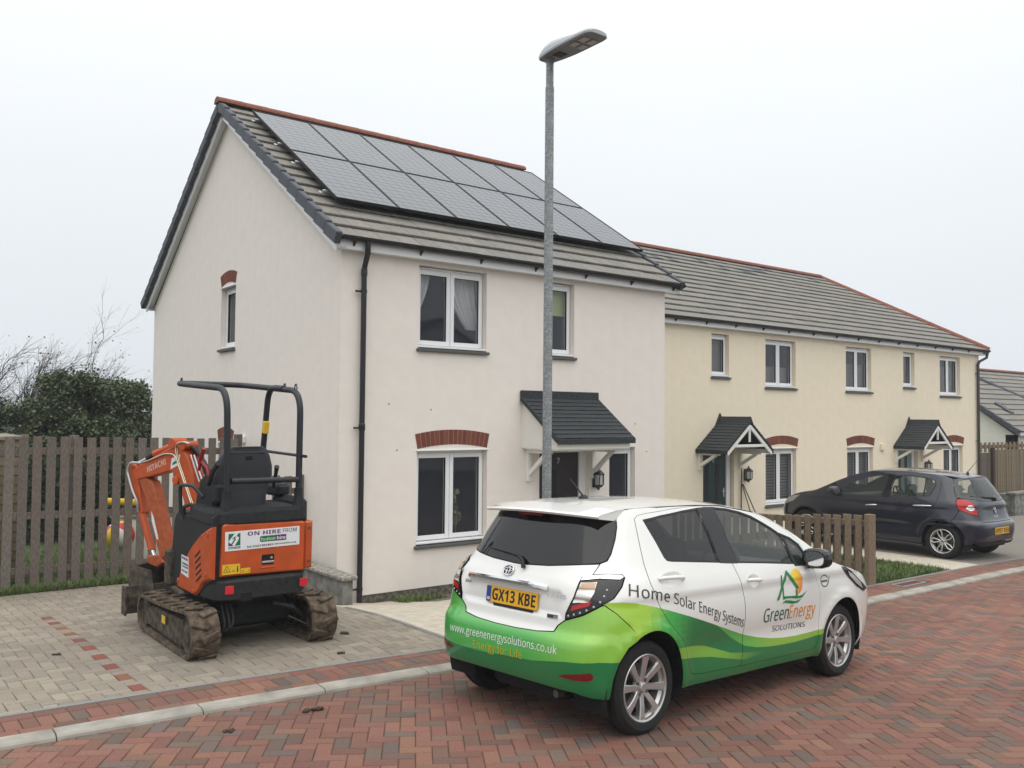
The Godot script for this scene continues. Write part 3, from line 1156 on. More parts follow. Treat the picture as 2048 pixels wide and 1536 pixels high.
func verge_units(parent: Node, x0: float, x1: float, eave: Vector3, up_dir: Vector3, n: int, gauge: float, out: float) -> void:
	# a stepped row of dry verge units along a sloping edge
	var nrm := Vector3(1, 0, 0).cross(-up_dir)
	if nrm.y < 0:
		nrm = -nrm
	for i in n:
		var b := MB.new()
		var bs := Basis(Vector3(1, 0, 0), nrm, Vector3(1, 0, 0).cross(nrm))
		var tilt := bs * Basis(Vector3.RIGHT, -0.075 * out)
		var c := eave + up_dir * (gauge * (i + 0.5)) + nrm * -0.012
		b.box(Vector3((x0 + x1) / 2, c.y, c.z), Vector3(absf(x1 - x0), 0.165, gauge + 0.035), 0.012, tilt)
		put("verge_tile", b, "verge", parent)

func lantern(p: Vector3, label: String) -> void:
	# half lantern on the wall: p is the middle of its back plate
	var t := thing("wall_lantern", label, "lantern", "lanterns beside the front doors")
	var b := MB.new()
	b.box(p + Vector3(0, 0, 0.008), Vector3(0.1, 0.26, 0.016), 0.006)
	b.tube([p + Vector3(0, -0.05, 0.01), p + Vector3(0, -0.12, 0.03), p + Vector3(0, -0.14, 0.06), p + Vector3(0, -0.125, 0.09)], 0.012, 6)
	put("back_plate", b, "black_plastic", t)
	var c := p + Vector3(0, 0, 0.095)
	b = MB.new()
	b.lathe([Vector2(0, -0.165), Vector2(0.018, -0.165), Vector2(0.02, -0.135), Vector2(0.05, -0.12), Vector2(0.078, -0.095), Vector2(0.078, -0.08), Vector2(0, -0.08)], 6, Transform3D(Basis(), c), false)
	b.lathe([Vector2(0, 0.075), Vector2(0.10, 0.075), Vector2(0.10, 0.088), Vector2(0.07, 0.12), Vector2(0.035, 0.15), Vector2(0.018, 0.165), Vector2(0.014, 0.19), Vector2(0.0, 0.2)], 6, Transform3D(Basis(), c), false)
	for k in 6:
		var a := TAU * k / 6
		b.box(c + Vector3(cos(a) * 0.082, -0.002, sin(a) * 0.082), Vector3(0.013, 0.158, 0.013), 0.0, Basis(Vector3.UP, -a))
	put("cage", b, "black_plastic", t)
	b = MB.new()
	b.lathe([Vector2(0.074, -0.08), Vector2(0.078, 0.075)], 6, Transform3D(Basis(), c), false)
	put("glass", b, "lamp_glass", t)
	b = MB.new()
	b.lathe([Vector2(0, -0.06), Vector2(0.016, -0.055), Vector2(0.018, 0.01), Vector2(0.012, 0.035), Vector2(0, 0.04)], 8, Transform3D(Basis(), c))
	put("bulb", b, "toy_white", t)

# white timber bracket on a wall: at x, from the wall plane z0 outwards
func gallows_bracket(parent: Node, x: float, y0: float, y1: float, z0: float, reach: float) -> void:
	var b := MB.new()
	b.box(Vector3(x, (y0 + y1) / 2, z0 + 0.03), Vector3(0.07, y1 - y0, 0.06), 0.006)
	b.box(Vector3(x, y1 - 0.03, z0 + 0.06 + reach / 2), Vector3(0.07, 0.06, reach), 0.006)
	var a := Vector3(x, y0 + 0.10, z0 + 0.05)
	var c := Vector3(x, y1 - 0.05, z0 + reach * 0.92)
	var d := c - a
	b.box((a + c) / 2, Vector3(0.06, 0.065, d.length()), 0.006, Basis(Vector3.RIGHT, -atan2(d.y, d.z)))
	put("bracket", b, "white_wood", parent)

func front_door(parent: Node, x0: float, x1: float, y0: float, y1: float, z: float, material: String, digit: String, glass: Array, frame_right := 0.12) -> void:
	var f := MB.new()
	f.box(Vector3(x0 - 0.03, (y0 + y1) / 2, z - 0.13), Vector3(0.06, y1 - y0, 0.08), 0.005)
	f.box(Vector3(x1 + frame_right / 2, (y0 + y1) / 2, z - 0.13), Vector3(frame_right, y1 - y0, 0.08), 0.005)
	f.box(Vector3((x0 + x1) / 2, y1 + 0.03, z - 0.13), Vector3(x1 - x0 + 0.06 + frame_right, 0.06, 0.08), 0.005)
	put("door_frame", f, "upvc", parent)
	var b := MB.new()
	b.box(Vector3((x0 + x1) / 2, (y0 + y1) / 2, z - 0.15), Vector3(x1 - x0 - 0.006, y1 - y0 - 0.008, 0.06), 0.005)
	var d := put("door", b, material, parent)
	for g in glass:
		var gb := MB.new()
		gb.box(Vector3(g[0], g[1], z - 0.119), Vector3(g[2], g[3], 0.008), 0.003)
		put("glazing", gb, "dark_glass", d)
	var h := MB.new()
	h.box(Vector3(x1 - 0.07, y0 + 1.0, z - 0.112), Vector3(0.03, 0.2, 0.012), 0.004)
	h.tube([Vector3(x1 - 0.07, y0 + 1.03, z - 0.11), Vector3(x1 - 0.07, y0 + 1.03, z - 0.07), Vector3(x1 - 0.17, y0 + 1.03, z - 0.07)], 0.01, 8)
	put("handle", h, "number", d)
	if digit:
		letters("door_number", digit, 0.085, "number", d, Transform3D(Basis(), Vector3((x0 + x1) / 2 - 0.0, y1 - 0.13, z - 0.12)), 0.0, false, 0.006)

func white_house() -> void:
	var W := 6.06
	var D := 8.63
	var h := thing("white_house", "white rendered two-storey end house with solar panels on its roof", "house")
	# front wall
	var holes := [[1.165, 3.362, 2.31, 4.54], [3.42, 3.362, 4.0, 4.54], [1.165, 0.665, 2.345, 1.99], [3.32, 0.0, 4.34, 1.97], [4.77, 0.665, 5.355, 1.98]]
	var front := Transform3D()
	wall("front_wall", rect2(0.003, 0.12, W - 0.003, 4.74), holes, 0.3, front, "render_white", h)
	# gable wall seen on the left: local x runs from the back to the front
	var gx := Transform3D(Basis(Vector3(0, 0, 1), Vector3.UP, Vector3(-1, 0, 0)), Vector3(0, 0, 0))
	wall("gable_wall", poly2([-D + 0.003, -0.6, -0.003, -0.6, -0.003, 4.66, -D / 2, 7.53, -D + 0.003, 4.66]), [[-4.55, 3.52, -3.86, 4.60], [-4.55, 0.85, -3.86, 1.98]], 0.3, gx, "render_white", h)
	var ox := Transform3D(Basis(Vector3(0, 0, -1), Vector3.UP, Vector3(1, 0, 0)), Vector3(W, 0, 0))
	wall("far_gable_wall", poly2([0.003, -0.6, D - 0.003, -0.6, D - 0.003, 4.66, D / 2, 7.53, 0.003, 4.66]), [], 0.3, ox, "render_white", h)
	wall("back_wall", rect2(-W + 0.003, -0.6, -0.003, 4.66), [], 0.3, Transform3D(Basis(Vector3(-1, 0, 0), Vector3.UP, Vector3(0, 0, -1)), Vector3(0, 0, -D)), "render_white", h)
	var b := MB.new()
	b.box(Vector3(W / 2, -0.2, -0.16), Vector3(W, 0.64, 0.3), 0.0)
	put("plinth", b, "plinth", h)
	b = MB.new()
	b.box(Vector3(W / 2, 0.06, -D / 2), Vector3(W - 0.6, 0.1, D - 0.6))
	b.box(Vector3(W / 2, 2.62, -D / 2), Vector3(W - 0.6, 0.25, D - 0.6))
	b.box(Vector3(W / 2, 4.8, -D / 2), Vector3(W - 0.6, 0.1, D - 0.6))
	b.box(Vector3(W / 2, 2.4, -3.4), Vector3(W - 0.6, 4.7, 0.1))
	put("floors", b, "inside", h)
	# windows
	window(h, Transform3D(Basis(), Vector3(1.165, 3.362, 0)), 1.145, 1.178, 2)
	window(h, Transform3D(Basis(), Vector3(3.42, 3.362, 0)), 0.58, 1.178, 1)
	window(h, Transform3D(Basis(), Vector3(1.165, 0.665, 0)), 1.18, 1.325, 2)
	window(h, Transform3D(Basis(), Vector3(4.77, 0.665, 0)), 0.585, 1.315, 1)
	brick_arch(h, Transform3D(Basis(), Vector3(1.756, 2.01, 0)), 1.165, 16, 0.058, 0.212, 3)
	for y in [3.52, 0.85]:
		window(h, Transform3D(gx.basis, gx * Vector3(-4.55, y, 0)), 0.69, 1.08 if y > 2 else 1.13, 1)
		brick_arch(h, Transform3D(gx.basis, gx * Vector3(-4.205, (4.615 if y > 2 else 2.0), 0)), 0.66, 9, 0.055, 0.2, 7)
	# things seen through the panes
	curtain(h, "curtain", "curtain", Transform3D(Basis(), Vector3(1.165, 3.362, -0.26)), 0.02, 0.34, -0.02, 0.10, 0.45, 1.15, 4.0)
	curtain(h, "curtain", "curtain", Transform3D(Basis(), Vector3(1.165, 3.362, -0.26)), 0.55, 1.15, 0.95, 1.2, 0.36, 1.15, 6.0)
	b = MB.new()
	b.box(Vector3(3.71, 4.30, -0.22), Vector3(0.55, 0.5, 0.006))
	put("blind", b, "green_blind", h)
	house_plant(Vector3(2.02, 0.72, -0.33), h)
	# door, canopy, brackets
	front_door(h, 3.376, 4.207, 0.02, 1.91, 0.0, "door_brown", "7", [[3.705, 1.15, 0.13, 1.0]], 0.133)
	canopy_lean_to(h)
	b = MB.new()
	b.box(Vector3(3.85, 0.02, 0.02), Vector3(1.1, 0.08, 0.3), 0.01)
	put("doorstep", b, "slab", h)
	# roof
	var roof := holder("roof", h)
	var eave := Vector3(-0.13, 4.705, 0.215)
	var apex := Vector3(-0.13, 7.66, -D / 2)
	var ud := (apex - eave).normalized()
	var nn := Vector3(1, 0, 0).cross(-ud)
	nn = nn if nn.y > 0 else -nn
	var xf := Transform3D(Basis(Vector3(1, 0, 0), nn, Vector3(1, 0, 0).cross(nn)), eave)
	var len_ := eave.distance_to(apex)
	tiled_slope(roof, xf, 6.32, 15, len_ / 15.05, func(_x, _s): return true, 1, 300)
	b = MB.new()
	var e2 := Vector3(-0.13, 4.705, -D - 0.215)
	var prof := [Vector3(0, 4.715, 0.14), Vector3(0, 7.63, -D / 2), Vector3(0, 4.715, -D - 0.14), Vector3(0, 4.70, -D - 0.05), Vector3(0, 7.54, -D / 2), Vector3(0, 4.70, 0.05)]
	var r0 := []
	var r1 := []
	for p in prof:
		r0.append(p + Vector3(-0.1, 0, 0))
		r1.append(p + Vector3(6.16, 0, 0))
	b.loft([r0, r1], true, false, false)
	put("roof_deck", b, "verge", roof)
	var ub := (apex - e2).normalized()
	var nb := Vector3(1, 0, 0).cross(-ub)
	nb = nb if nb.y > 0 else -nb
	b = MB.new()
	b.col = TILES[1]
	b.box((e2 + apex) / 2 + Vector3(3.16, 0, 0) + nb * 0.03, Vector3(6.32, 0.04, len_), 0.0, Basis(Vector3(1, 0, 0), nb, Vector3(1, 0, 0).cross(nb)))
	put("back_slope", b, "tile", roof)
	verge_units(roof, -0.215, -0.125, Vector3(0, eave.y, eave.z + 0.02), ud, 15, len_ / 15.0, 1.0)
	verge_units(roof, -0.215, -0.125, Vector3(0, e2.y, e2.z - 0.02), ub, 15, len_ / 15.0, -1.0)
	verge_units(roof, 6.185, 6.27, Vector3(0, eave.y, eave.z + 0.02), ud, 15, len_ / 15.0, 1.0)
	ridge_line(roof, Vector3(-0.235, 7.74, -D / 2), Vector3(6.29, 7.74, -D / 2))
	# white boards under the overhangs
	b = MB.new()
	for s in [[eave, ud, nn], [e2, ub, nb]]:
		var c: Vector3 = s[0] + s[1] * (len_ / 2 - 0.03) - s[2] * 0.075
		var bs := Basis(Vector3(1, 0, 0), s[2], Vector3(1, 0, 0).cross(s[2]))
		b.box(Vector3(-0.07, c.y, c.z) - s[2] * 0.035, Vector3(0.13, 0.02, len_ - 0.06), 0.0, bs)
		b.box(Vector3(-0.125, c.y, c.z) - s[2] * 0.03, Vector3(0.02, 0.16, len_ - 0.08), 0.003, bs)
	put("bargeboard", b, "upvc", h)
	b = MB.new()
	b.box(Vector3(3.09, 4.675, 0.125), Vector3(6.46, 0.16, 0.022), 0.004)
	b.box(Vector3(3.09, 4.603, 0.057), Vector3(6.44, 0.012, 0.112), 0.0)
	b.box(Vector3(3.09, 4.675, -D - 0.125), Vector3(6.46, 0.16, 0.022), 0.004)
	b.box(Vector3(3.09, 4.603, -D - 0.057), Vector3(6.44, 0.012, 0.112), 0.0)
	put("fascia", b, "upvc", h)
	gutter(h, Vector3(-0.1, 4.755, 0.2), Vector3(6.31, 4.735, 0.2), Vector3(0, 0, 1))
	b = MB.new()
	b.tube([Vector3(0.275, 4.72, 0.2), Vector3(0.275, 4.56, 0.19), Vector3(0.29, 4.40, 0.08), Vector3(0.29, 4.32, 0.07), Vector3(0.29, 0.0, 0.07)], 0.036, 12)
	for y in [2.31, 4.33]:
		b.lathe([Vector2(0.036, -0.05), Vector2(0.042, -0.04), Vector2(0.042, 0.04), Vector2(0.036, 0.05)], 12, Transform3D(Basis(), Vector3(0.29, y, 0.07)))
	var dp := put("downpipe", b, "black_plastic", h)
	for y in [4.08, 2.3, 0.22]:
		pipe_clip(dp, Vector3(0.29, y, 0.07))
	# small fittings on the walls
	b = MB.new()
	b.box(gx * Vector3(-3.35, 2.06, 0.035), Vector3(0.07, 0.11, 0.12), 0.008)
	b.box(gx * Vector3(-3.35, 2.09, 0.074), Vector3(0.012, 0.02, 0.1), 0.0)
	put("wall_vent", b, "upvc", h)
	b = MB.new()
	for q in [[0.72, 2.62], [1.38, 2.55], [0.85, 2.0], [5.35, 2.36], [5.62, 1.9]]:
		b.box(Vector3(q[0], q[1], 0.008), Vector3(0.013, 0.013, 0.012), 0.002)
	put("screw_fixings", b, "brown_plastic", h)
	lantern(Vector3(4.45, 1.48, 0.0), "black half lantern on the white house between the brown door and its side window")

func house_plant(p: Vector3, parent: Node) -> void:
	var rng := RandomNumberGenerator.new()
	rng.seed = 2
	var b := MB.new()
	for i in 26:
		var a := rng.randf() * TAU
		var y := rng.randf_range(0.1, 0.72)
		var q := p + Vector3(sin(y * 5.0) * 0.05, y, 0)
		var d := Vector3(cos(a), rng.randf_range(0.0, 0.8), sin(a) * 0.5).normalized()
		var w := d.cross(Vector3(0.3, 0.2, 1)).normalized() * 0.03
		var l := rng.randf_range(0.06, 0.12)
		b.col = pick(rng, [Color(0.18, 0.22, 0.1), Color(0.3, 0.3, 0.22), Color(0.1, 0.14, 0.05)])
		b.tri(q, q + d * l * 0.5 + w, q + d * l)
		b.tri(q, q + d * l, q + d * l * 0.5 - w)
	b.tube([p, p + Vector3(0.03, 0.3, 0), p + Vector3(-0.03, 0.7, 0)], 0.008, 5)
	put("house_plant", b, "leaf", parent)

# stepped slate sheet between a top and a bottom edge
func slate_sheet(a0: Vector3, a1: Vector3, b0: Vector3, b1: Vector3, rows: int, lift: float, base: float) -> MB:
	# a0-a1 upper edge, b0-b1 lower edge (left to right seen from outside)
	var m := MB.new()
	var nrm := (b1 - b0).cross(a0 - b0).normalized()
	var rng := RandomNumberGenerator.new()
	rng.seed = 4
	var cols := 5
	for r in rows:
		var t0 := float(r) / rows
		var t1 := float(r + 1) / rows
		for c in cols:
			var off := 0.5 / cols if r % 2 == 1 else 0.0
			var u0 := clampf(float(c) / cols - off, 0, 1)
			var u1 := clampf(float(c + 1) / cols - off, 0, 1) if c < cols - 1 else 1.0
			var k := rng.randf_range(-0.003, 0.003)
			var p0 := a0.lerp(a1, u0).lerp(b0.lerp(b1, u0), t0) + nrm * (base + 0.004)
			var p1 := a0.lerp(a1, u1).lerp(b0.lerp(b1, u1), t0) + nrm * (base + 0.004)
			var q0 := a0.lerp(a1, u0).lerp(b0.lerp(b1, u0), t1 + 0.004) + nrm * (base + lift + k)
			var q1 := a0.lerp(a1, u1).lerp(b0.lerp(b1, u1), t1 + 0.004) + nrm * (base + lift + k)
			m.quad(q0, q1, p1, p0)
			m.quad(q0 - nrm * lift, q1 - nrm * lift, q1, q0)
	# underside
	m.loft([[a0 - nrm * 0.01, a1 - nrm * 0.01, b1 - nrm * 0.01, b0 - nrm * 0.01], [a0 + nrm * base, a1 + nrm * base, b1 + nrm * base, b0 + nrm * base]])
	return m

func canopy_lean_to(h: Node) -> void:
	var x0 := 2.94
	var x1 := 4.48
	var c := put("canopy_roof", slate_sheet(Vector3(x0, 2.72, 0.03), Vector3(x1, 2.72, 0.03), Vector3(x0 + 0.0, 2.14, 0.86), Vector3(x1 - 0.02, 2.14, 0.86), 10, 0.016, 0.02), "canopy_slate", h)
	var b := MB.new()
	b.box(Vector3((x0 + x1) / 2, 2.775, 0.03), Vector3(x1 - x0 + 0.02, 0.16, 0.05), 0.01)
	b.box(Vector3((x0 + x1) / 2, 2.115, 0.872), Vector3(x1 - x0 + 0.0, 0.075, 0.03), 0.008)
	# rolled edges at both sides
	for x in [x0, x1 - 0.01]:
		var a := Vector3(x, 2.73, 0.03)
		var e := Vector3(x, 2.12, 0.87)
		var d := e - a
		b.box((a + e) / 2, Vector3(0.028, 0.06, d.length()), 0.006, Basis(Vector3.RIGHT, -atan2(d.y, d.z)))
	put("canopy_edge", b, "canopy_slate", c)
	b = MB.new()
	# white cheeks and fascia
	for x in [x0 + 0.06, x1 - 0.09]:
		b.prism(poly2([0.0, 2.0, 0.80, 2.0, 0.80, 2.10, 0.0, 2.66]), -0.012, 0.012, Transform3D(Basis(Vector3(0, 0, 1), Vector3.UP, Vector3(-1, 0, 0)), Vector3(x, 0, 0)))
	b.box(Vector3((x0 + x1) / 2 - 0.015, 2.045, 0.81), Vector3(x1 - x0 - 0.1, 0.095, 0.025), 0.004)
	b.box(Vector3((x0 + x1) / 2 - 0.015, 1.992, 0.43), Vector3(x1 - x0 - 0.13, 0.012, 0.76), 0.0)
	b.box(Vector3((x0 + x1) / 2 + 0.1, 1.978, 0.72), Vector3(x1 - x0 - 0.4, 0.02, 0.05), 0.003)
	put("canopy_board", b, "white_wood", c)
	gallows_bracket(c, 3.09, 1.50, 1.985, 0.0, 0.5)
	gallows_bracket(c, 4.385, 1.50, 1.985, 0.0, 0.5)

# ridged porch over the doors of the cream houses: middle x, wall plane z
func canopy_gable(h: Node, xm: float, z: float, y: float) -> void:
	var hw := 0.76
	var ye := 1.80 + y
	var yt := 2.40 + y
	var zf := z + 0.82
	var c := holder("porch_canopy", h)
	put("canopy_roof", slate_sheet(Vector3(xm, yt, z), Vector3(xm, yt, zf), Vector3(xm - hw, ye, z), Vector3(xm - hw, ye, zf), 10, 0.014, 0.02), "canopy_slate", c)
	put("canopy_roof", slate_sheet(Vector3(xm, yt, zf), Vector3(xm, yt, z), Vector3(xm + hw, ye, zf), Vector3(xm + hw, ye, z), 10, 0.014, 0.02), "canopy_slate", c)
	var b := MB.new()
	b.prism(poly2([-0.09, -0.09, 0, 0.09, 0.09, -0.09, 0, -0.02]), 0.02, 0.83, Transform3D(Basis(), Vector3(xm, yt + 0.03, z)))
	# upstand against the wall
	b.prism(poly2([-0.16, -0.12, 0, 0.16, 0.16, -0.12, 0, -0.02]), 0.0, 0.03, Transform3D(Basis(), Vector3(xm, yt + 0.03, z + 0.001)))
	for s in [-1.0, 1.0]:
		b.box(Vector3(xm + s * hw, ye - 0.02, (z + zf) / 2), Vector3(0.03, 0.07, zf - z + 0.01), 0.006)
	put("canopy_edge", b, "canopy_slate", c)
	b = MB.new()
	var d := Vector2(hw, yt - ye)
	var ang := atan2(d.y, d.x)
	for s in [-1.0, 1.0]:
		b.box(Vector3(xm + s * (hw / 2 - 0.01), (ye + yt) / 2 - 0.07, zf - 0.03), Vector3(d.length() - 0.05, 0.075, 0.04), 0.004, Basis(Vector3.BACK, -s * ang))
	b.box(Vector3(xm, ye + 0.115, zf - 0.032), Vector3(hw * 1.52, 0.055, 0.036), 0.004)
	b.box(Vector3(xm, (ye + yt) / 2 + 0.07, zf - 0.032), Vector3(0.05, 0.36, 0.034), 0.004)
	# ceiling board and side beams
	b.box(Vector3(xm, ye + 0.08, z + 0.36), Vector3(hw * 1.6, 0.012, 0.72), 0.0)
	for s in [-1.0, 1.0]:
		b.box(Vector3(xm + s * (hw - 0.09), ye + 0.0, z + 0.38), Vector3(0.07, 0.07, 0.74), 0.005)
	put("canopy_board", b, "white_wood", c)
	for s in [-1.0, 1.0]:
		gallows_bracket(c, xm + s * (hw - 0.09), ye - 0.42, ye - 0.03, z, 0.5)

func cream_terrace() -> void:
	var X0 := 6.065
	var X1 := 21.78
	var Z := -2.0
	var D := 8.6
	var h := thing("cream_terrace", "long cream rendered terrace with two slate porches and a hipped grey tiled roof", "house")
	var front := Transform3D(Basis(), Vector3(0, 0, Z))
	var up := [[9.67, 10.25, 3.32, 4.28, 1], [11.53, 12.67, 3.14, 4.27, 2], [14.76, 15.92, 3.13, 4.28, 2], [17.49, 18.07, 3.30, 4.28, 1], [19.45, 20.62, 3.11, 4.27, 2]]
	var down := [[11.53, 12.69, 0.46, 1.76, 2], [14.80, 15.98, 0.46, 1.74, 2], [19.62, 20.74, 0.46, 1.72, 2]]
	var holes := []
	for q in up + down:
		holes.append([q[0], q[2], q[1], q[3]])
	holes.append([9.40, -0.2, 10.42, 1.75])
	holes.append([17.2, -0.2, 18.22, 1.73])
	wall("front_wall", rect2(X0, -0.08, X1 - 0.003, 4.5), holes, 0.3, front, "render_cream", h)
	wall("end_wall", rect2(0.003, -1.0, D - 0.003, 4.45), [], 0.3, Transform3D(Basis(Vector3(0, 0, -1), Vector3.UP, Vector3(1, 0, 0)), Vector3(X1, 0, Z)), "render_cream", h)
	wall("back_wall", rect2(-X1 + 0.003, -1.0, -X0, 4.45), [], 0.3, Transform3D(Basis(Vector3(-1, 0, 0), Vector3.UP, Vector3(0, 0, -1)), Vector3(0, 0, Z - D)), "render_cream", h)
	var b := MB.new()
	b.box(Vector3((X0 + X1) / 2, -0.55, Z - 0.17), Vector3(X1 - X0, 0.95, 0.3), 0.0)
	put("plinth", b, "plinth", h)
	b = MB.new()
	var xm := (X0 + X1) / 2
	b.box(Vector3(xm, -0.15, Z - D / 2), Vector3(X1 - X0 - 0.6, 0.1, D - 0.6))
	b.box(Vector3(xm, 2.35, Z - D / 2), Vector3(X1 - X0 - 0.6, 0.25, D - 0.6))
	b.box(Vector3(xm, 4.5, Z - D / 2), Vector3(X1 - X0 - 0.6, 0.1, D - 0.6))
	b.box(Vector3(xm, 2.1, Z - 2.6), Vector3(X1 - X0 - 0.6, 4.6, 0.1))
	b.box(Vector3(13.9, 2.1, Z - 1.4), Vector3(0.2, 4.6, 2.4))
	put("floors", b, "inside", h)
	for q in up + down:
		window(h, Transform3D(Basis(), Vector3(q[0], q[2], Z)), q[1] - q[0], q[3] - q[2], q[4])
		# pale blinds or nets half drawn inside
		b = MB.new()
		var hh: float = (q[3] - q[2]) * (0.93 if q[2] < 2 else [0.97, 0.42, 0.62, 0.9, 0.75][up.find(q)])
		var sl := 16
		for k in sl:
			b.box(Vector3((q[0] + q[1]) / 2, q[2] + 0.1 + hh * 0.9 * (k + 0.5) / sl, Z - 0.24), Vector3(q[1] - q[0] - 0.06, hh * 0.9 / sl * 0.8, 0.004), 0.0, Basis(Vector3.RIGHT, 0.35))
		put("blind", b, "blind", h)
	for k in 3:
		var q: Array = down[k]
		brick_arch(h, Transform3D(Basis(), Vector3((q[0] + q[1]) / 2 + 0.02, q[3] + 0.045, Z)), q[1] - q[0] + 0.03, 16, 0.075, 0.2, 11 + k)
	front_door(h, 9.45, 10.28, -0.15, 1.68, Z, "door_green", "8", [[9.66, 0.75, 0.13, 1.45], [10.0, 0.75, 0.13, 1.45]], 0.12)
	front_door(h, 17.26, 18.08, -0.15, 1.66, Z, "door_pale", "", [[17.48, 0.75, 0.13, 1.45], [17.8, 0.75, 0.13, 1.45]], 0.12)
	canopy_gable(h, 9.93, Z, -0.02)
	canopy_gable(h, 17.74, Z, -0.05)
	b = MB.new()
	b.box(Vector3(16.4, 1.75, Z + 0.03), Vector3(0.18, 0.16, 0.06), 0.008)
	put("meter_vent", b, "render_cream", h)
	b = MB.new()
	b.tube([Vector3(10.62, 1.42, Z + 0.05), Vector3(10.60, 0.6, Z + 0.05), Vector3(10.6, -0.2, Z + 0.06)], 0.014, 6)
	put("cable", b, "brown_plastic", h)
	# roof
	var roof := holder("roof", h)
	var eave := Vector3(X0 + 0.02, 4.50, Z + 0.215)
	var apex := Vector3(X0 + 0.02, 7.06, Z - D / 2)
	var ud := (apex - eave).normalized()
	var nn := Vector3(1, 0, 0).cross(-ud)
	nn = nn if nn.y > 0 else -nn
	var len_ := eave.distance_to(apex)
	var right := X1 + 0.2 - eave.x
	var hip_in := X1 + 0.2 - 20.2
	tiled_slope(roof, Transform3D(Basis(Vector3(1, 0, 0), nn, Vector3(1, 0, 0).cross(nn)), eave), right, 15, len_ / 15.05, func(x, s): return x < right - hip_in * s / len_ + 0.05, 2, 300)
	b = MB.new()
	var e := [Vector3(X0, 4.48, Z + 0.2), Vector3(X1 + 0.17, 4.48, Z + 0.2), Vector3(X1 + 0.17, 4.48, Z - D - 0.2), Vector3(X0, 4.48, Z - D - 0.2)]
	var r0 := Vector3(X0, 7.03, Z - D / 2)
	var r1 := Vector3(20.2, 7.03, Z - D / 2)
	b.quad(e[0], e[1], r1, r0)
	b.tri(e[1], e[2], r1)
	b.quad(e[2], e[3], r0, r1)
	b.tri(e[3], e[0], r0)
	put("roof_deck", b, "verge", roof)
	b = MB.new()
	b.col = TILES[1]
	var lift := Vector3(0.03, 0.03, 0)
	b.tri(e[1] + lift, e[2] + lift, r1 + lift)
	lift = Vector3(0, 0.03, -0.03)
	b.quad(e[2] + lift, e[3] + lift, r0 + lift, r1 + lift)
	put("back_slope", b, "tile", roof)
	ridge_line(roof, Vector3(X0 + 0.05, 7.115, Z - D / 2), Vector3(20.15, 7.115, Z - D / 2))
	ridge_line(roof, Vector3(X1 + 0.2, 4.575, Z + 0.22), Vector3(20.2, 7.11, Z - D / 2), "hip_tile")
	b = MB.new()
	b.box(Vector3(xm + 0.05, 4.465, Z + 0.125), Vector3(X1 - X0 + 0.12, 0.15, 0.022), 0.004)
	b.box(Vector3(xm + 0.05, 4.396, Z + 0.057), Vector3(X1 - X0 + 0.10, 0.012, 0.112), 0.0)
	b.box(Vector3(X1 + 0.12, 4.465, Z - D / 2), Vector3(0.022, 0.15, D + 0.3), 0.004)
	put("fascia", b, "upvc", h)
	gutter(h, Vector3(X0 + 0.2, 4.545, Z + 0.2), Vector3(X1 + 0.22, 4.535, Z + 0.2), Vector3(0, 0, 1))
	b = MB.new()
	b.tube([Vector3(21.92, 4.5, Z + 0.2), Vector3(21.90, 4.32, Z + 0.17), Vector3(21.66, 4.2, Z + 0.07), Vector3(21.6, 4.1, Z + 0.06), Vector3(21.6, -0.6, Z + 0.06)], 0.04, 10)
	var dp := put("downpipe", b, "brown_plastic", h)
	for y in [3.85, 1.85]:
		pipe_clip(dp, Vector3(21.6, y, Z + 0.06), "brown_plastic")
	lantern(Vector3(10.8, 1.22, Z), "black half lantern on the cream wall right of the dark green door, number 8")
	lantern(Vector3(18.62, 1.18, Z), "black half lantern above the dark car's roof, right of the pale door")
	# two bean poles leaning on the wall by the door
	for k in 2:
		var p := thing("wooden_pole", ["slim pole leaning on the cream wall under the lantern, the more upright one", "slim pole leaning on the cream wall under the lantern, the more slanted one"][k], "pole")
		b = MB.new()
		b.tube([Vector3(10.66 + 0.03 * k, 1.02, Z + 0.03), Vector3(10.82 + 0.3 * k, -0.2, Z + 0.35)], 0.012, 6)
		put("shaft", b, "brown_plastic", p)

